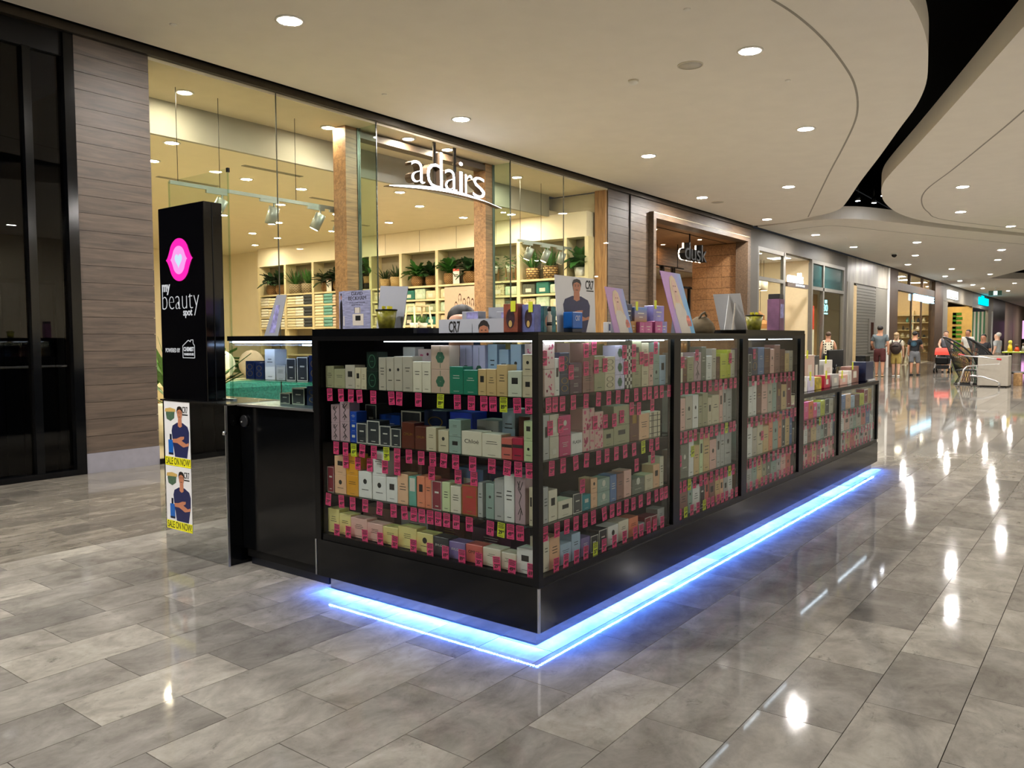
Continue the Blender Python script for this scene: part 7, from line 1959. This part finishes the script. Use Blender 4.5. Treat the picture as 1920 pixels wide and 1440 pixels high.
t = thing('shirt_print', 'faded round blue print on the back of black t-shirt', 'print', (29.47, 4.02, 1.12))
MB().cyl((29.478, 4.04, 1.16), (29.49, 4.04, 1.16), 0.10, n=18).build('disc', cloth('blueprint', '24404e'), t)
MB().cyl((29.474, 4.04, 1.16), (29.478, 4.04, 1.16), 0.05, n=14).build('centre', cloth('blueprint2', '35586a'), t)
# woman with pram coming towards the viewer, companion behind her
person('person in grey tank top pushing the red hooded pram', (33.1, 3.55, 0), face(-1, -0.15), 1.66, SK[2], HR['brown'], cloth('tank', '5c5f66'), cloth('darkshorts', '2a2c34'), M['shoe_k'], (((-0.145, 0.06, 0.66), (-0.12, 0.19, 0.60)), ((0.145, 0.06, 0.66), (0.12, 0.19, 0.60))), 0.06, sleeve='none', group='pedestrians')
person('person in white t-shirt behind the pram pusher', (36.2, 3.2, 0), face(-1, 0.3), 1.72, SK[1], HR['dark'], cloth('whitetee', 'd8d4ca'), cloth('tanshorts', 'a08a60'), M['shoe_w'], (DOWN(-1), DOWN(1)), -0.05, group='pedestrians')
pr = thing('pram', 'black pram with bright red hood facing the viewer', 'pram', (32.3, 3.5, 0))
hd_ = MB()
N = 10
for i in range(N):
    a0 = PI*0.08+PI*0.62*i/N; a1 = PI*0.08+PI*0.62*(i+1)/N
    q = []
    for a in (a0, a1):
        for y in (-0.25, 0.25): q.append((32.25-0.30*math.cos(a), 3.5+y, 0.62+0.36*math.sin(a)))
    hd_.add(q, [(0, 1, 3, 2)])
hd_.prism([(32.25-0.30*math.cos(PI*0.08+PI*0.62*i/N), 0.62+0.36*math.sin(PI*0.08+PI*0.62*i/N)) for i in range(N+1)] + [(32.25, 0.62)], 'y', 3.245, 3.25)
hd_.prism([(32.25-0.30*math.cos(PI*0.08+PI*0.62*i/N), 0.62+0.36*math.sin(PI*0.08+PI*0.62*i/N)) for i in range(N+1)] + [(32.25, 0.62)], 'y', 3.75, 3.755)
hd_.build('hood', pm('pram_red', 'd2341c', 0.6, var=0.08), pr)
MB().cbox(31.92, 32.45, 3.27, 3.73, 0.34, 0.64, 0.05).build('carrycot', M['blackmatt'], pr)
MB().cbox(31.98, 32.42, 3.30, 3.70, 0.17, 0.30, 0.03).build('basket', pm('pram_basket', '1d1e20', 0.8), pr)
for y in (3.24, 3.76):
    MB().tube([(31.95, y, 0.14), (32.2, y, 0.40), (32.65, y, 0.92), (32.82, y, 1.0)], 0.014, 6).tube([(32.55, y, 0.13), (32.25, y, 0.45)], 0.014, 6).build('frame_tube', M['alu'], pr)
    for x, r in ((31.95, 0.10), (32.55, 0.13)):
        w_ = MB().cyl((x, y-0.02, r), (x, y+0.02, r), r, n=16).build('wheel', M['blackmatt'], pr)
        MB().cyl((x, y-0.024, r), (x, y+0.024, r), r*0.45, n=12).build('hub', M['alu'], w_)
MB().cyl((32.82, 3.24, 1.0), (32.82, 3.76, 1.0), 0.016, n=8).build('handle', M['blackmatt'], pr)
# woman in spotted blouse beyond the low counter
def spotted():
    t = NT('spotted_blouse')
    b = t.n('ShaderNodeBsdfPrincipled'); tc = t.n('ShaderNodeTexCoord')
    v = t.n('ShaderNodeTexVoronoi', i_Scale=12.0, i_Randomness=0.2)
    t.l(tc.outputs['Object'], v.inputs['Vector'])
    t.l(t.ramp(v.outputs['Distance'], [(0.30, lin('2a2422')), (0.36, lin('d6cfb8'))]), b.inputs['Base Color'])
    b.inputs['Roughness'].default_value = 0.85
    t.l(b.outputs[0], t.out.inputs[0])
    return t.m
person('person with tied hair in white spotted blouse seen from behind', (24.6, 5.7, 0), face(1, 0.35), 1.60, SK[0], HR['brown'], None, cloth('blackskirt', '15151a'), M['shoe_k'], (DOWN(-1), ((0.15, 0.01, 0.65), (0.13, 0.10, 0.56))), 0.02, sleeve='none', legs='long', group='pedestrians', topm=spotted())
# kiosk attendant
person('person with short dark hair sitting low inside the kiosk', (0.84, 1.17, 0), face(-1, -0.72), 1.615, SK[0], HR['dark'], cloth('navypolo', '1c2030'), cloth('blacktrousers', '121214'), M['shoe_k'], (((-0.14, 0.05, 0.65), (-0.10, 0.15, 0.60)), ((0.14, 0.05, 0.65), (0.10, 0.15, 0.60))), 0.02, legs='long')
# people by the seating
person('person with dark hair standing behind the second wicker chair', (27.2, 1.55, 0), face(-1, 0.2), 1.50, SK[1], HR['dark'], cloth('darktop', '24262c'), cloth('jeans', '2c3a54'), M['shoe_k'], (DOWN(-1), DOWN(1)), 0.02, legs='long', group='people by the seating')
person('person with grey hair standing beyond the wicker chairs', (30.0, 1.45, 0), face(0.3, 1), 1.56, SK[2], HR['grey'], cloth('palegrey', 'a4a8a8'), cloth('taupe', '8a8070'), M['shoe_k'], (DOWN(-1), DOWN(1)), 0.02, legs='long', group='people by the seating')

# ------------------------------------------------------------------ wicker chairs, planter cube, trolley, craft table
M['wicker'] = pm('black_wicker', '0e0e10', 0.5, var=0.2)
def wicker_chair(loc, rotz, label):
    t = thing('wicker_chair', label, 'chair', group='black wicker peacock chairs')
    n = 28
    def ring(r, z, a0=0, a1=2*PI, k=n, cy=0.0): return [(r*math.cos(a0+(a1-a0)*i/k), cy + r*math.sin(a0+(a1-a0)*i/k), z) for i in range(k+1)]
    def rim(a):           # a in [-1,1] from one arm over the back to the other
        ang = PI/2 + a*PI*0.62
        s = math.cos(a*PI/2)**0.8 if abs(a) < 1 else 0.0
        r = 0.36 + 0.16*s
        return (r*math.cos(ang)*1.08, r*math.sin(ang)+0.14*s, 0.66 + 0.74*s)
    MB().tube(ring(0.34, 0.02), 0.022, 6).build('base_ring', M['wicker'], t)
    MB().tube(ring(0.33, 0.42), 0.02, 6).build('seat_ring', M['wicker'], t)
    MB().lathe([(0, 0.415), (0.32, 0.415), (0.33, 0.43), (0.30, 0.445), (0, 0.445)], (0, 0, 0), 20).build('seat', M['wicker'], t)
    MB().tube([rim(-1+2*i/30) for i in range(31)], 0.026, 7).build('back_rim', M['wicker'], t)
    lat = MB()
    for i in range(26):
        a = 2*PI*i/26
        for d in (0.35, -0.35):
            lat.tube([(0.33*math.cos(a), 0.33*math.sin(a), 0.42), (0.23*math.cos(a+d/2), 0.23*math.sin(a+d/2), 0.22), (0.34*math.cos(a+d), 0.34*math.sin(a+d), 0.02)], 0.006, 4)
    lat.build('base_lattice', M['wicker'], t)
    bl = MB()
    for i in range(-17, 18):
        a = i/17.5
        ang = PI/2 + a*PI*0.62
        for d in (0.0, 0.09, -0.09):
            q = rim(max(-0.99, min(0.99, a+d)))
            bl.tube([(0.33*math.cos(ang), 0.33*math.sin(ang), 0.42), q], 0.0038, 4)
    for f in (0.3, 0.6):
        bl.tube([tuple(Vector((0.33*math.cos(PI/2+a*PI*0.62), 0.33*math.sin(PI/2+a*PI*0.62), 0.42)).lerp(Vector(rim(a)), f)) for a in [-0.98+1.96*k/24 for k in range(25)]], 0.008, 5)
    bl.build('back_lattice', M['wicker'], t)
    t.location = loc; t.rotation_euler = (0, 0, rotz)
wicker_chair((24.1, 1.56, 0), 0.35, 'black wicker peacock chair nearer the pram')
wicker_chair((26.2, 1.25, 0), 0.2, 'black wicker peacock chair behind the pale planter cube')
t = thing('planter_cube', 'plain pale grey cube planter behind the shopping trolley', 'planter', (23.45, 0.8, 0))
MB().cbox(23.05, 23.85, 0.44, 1.18, 0.035, 0.875, 0.008).build('body', pm('planter_grey', 'a9a296', 0.6, var=0.03), t)
MB().box(23.10, 23.80, 0.49, 1.13, 0.0, 0.035).build('plinth', M['blackmatt'], t)
MB().box(23.09, 23.81, 0.48, 1.14, 0.872, 0.877).build('soil', pm('soil', '3a2f24', 0.9, var=0.3), t)
tr = thing('shopping_trolley', 'steel flatbed shopping trolley with red handle ends', 'trolley', (22.6, 1.0, 0))
R_ = 0.016
MB().tube([(22.62, 1.55, 0.90), (22.55, 1.42, 0.875), (22.5, 1.0, 0.845), (22.48, 0.60, 0.79)], R_, 8).build('handle_bar', M['alu'], tr)
for p0, p1 in (((22.66, 1.60, 0.915), (22.58, 1.45, 0.885)), ((22.48, 0.66, 0.80), (22.475, 0.55, 0.785))):
    MB().cyl(p0, p1, 0.026, n=10).build('grip', pm('trolley_red', 'c0202a', 0.4), tr)
MB().tube([(22.48, 0.60, 0.79), (22.5, 0.60, 0.66), (22.55, 1.1, 0.62), (22.6, 1.35, 0.60)], 0.010, 6).build('upper_wire', M['alu'], tr)
MB().tube([(22.6, 1.38, 0.58), (22.6, 1.15, 0.60), (22.6, 1.12, 0.30)], R_, 8).build('cross_tube', M['alu'], tr)
MB().tube([(22.6, 1.38, 0.58), (22.55, 1.45, 0.50), (22.5, 1.55, 0.12)], 0.020, 8).build('rear_leg', M['alu'], tr)
MB().tube([(22.6, 1.30, 0.32), (22.6, 1.0, 0.30), (22.6, 0.70, 0.20), (22.6, 0.60, 0.14)], 0.020, 8).build('lower_frame', M['alu'], tr)
MB().tube([(22.95, 1.30, 0.32), (22.95, 1.2, 0.31), (22.95, 1.19, 0.30)], 0.02, 8).tube([(22.6, 1.12, 0.30), (22.95, 1.22, 0.30)], 0.012, 6).build('far_frame', M['alu'], tr)
for x, y in ((22.5, 1.56), (22.6, 0.60), (22.9, 1.30)):
    w_ = MB().cyl((x, y-0.018, 0.055), (x, y+0.018, 0.055), 0.055, n=14).build('wheel', pm('trolley_wheel', '6e6a64', 0.5), tr)
    MB().box(x-0.02, x+0.02, y-0.025, y+0.025, 0.07, 0.14).build('fork', M['alu'], w_)
tb = thing('craft_table', 'dark table with lime green top behind the planter cube', 'table', (25.6, 0.2, 0))
MB().cbox(25.0, 26.4, -0.6, 0.80, 0.92, 0.96, 0.006).build('top', pm('lime_top', '9aa82e', 0.4), tb)
for x in (25.08, 26.3):
    for y in (-0.5, 0.70): MB().box(x-0.04, x+0.04, y-0.04, y+0.04, 0, 0.92).build('leg', M['blackmatt'], tb)
MB().box(25.06, 26.3, -0.5, 0.7, 0.30, 0.33).build('lower_shelf', M['blackmatt'], tb)
for i, (x, y, hgt, c, lb) in enumerate([(25.25, 0.62, 0.34, 'd0b020', 'yellow toy figure on the lime table, tallest'), (25.3, 0.45, 0.22, 'c8421e', 'orange toy figure on the lime table'), (25.4, 0.28, 0.26, '9a9488', 'grey toy figure on the lime table')]):
    t = thing('toy_figure', lb, 'toy', (x, y, 0.9605), group='toys on the lime table')
    MB().lathe([(0, 0), (0.07, 0), (0.06, hgt*0.4), (0.035, hgt*0.65), (0, hgt*0.66)], (x, y, 0.9605), 12).build('body', pm('toy_%d' % i, c, 0.5, var=0.3, scale=14), t)
    MB().ell((x, y, 0.9605+hgt*0.82), (0.055, 0.055, hgt*0.18)).build('head', pm('toyhead_%d' % i, 'c8c048' if i == 0 else '4a3a30', 0.5), t)
t = thing('side_box', 'brown wooden crate standing beside the planter cube', 'crate', (24.3, 0.30, 0))
MB().cbox(24.0, 24.35, 0.20, 0.40, 0.0, 0.36, 0.006).build('body', M['woodx'], t)
MB().box(24.02, 24.33, 0.22, 0.38, 0.36, 0.365).build('lid', M['woodz'], t)

bpy.data.scenes.remove(_tmp)
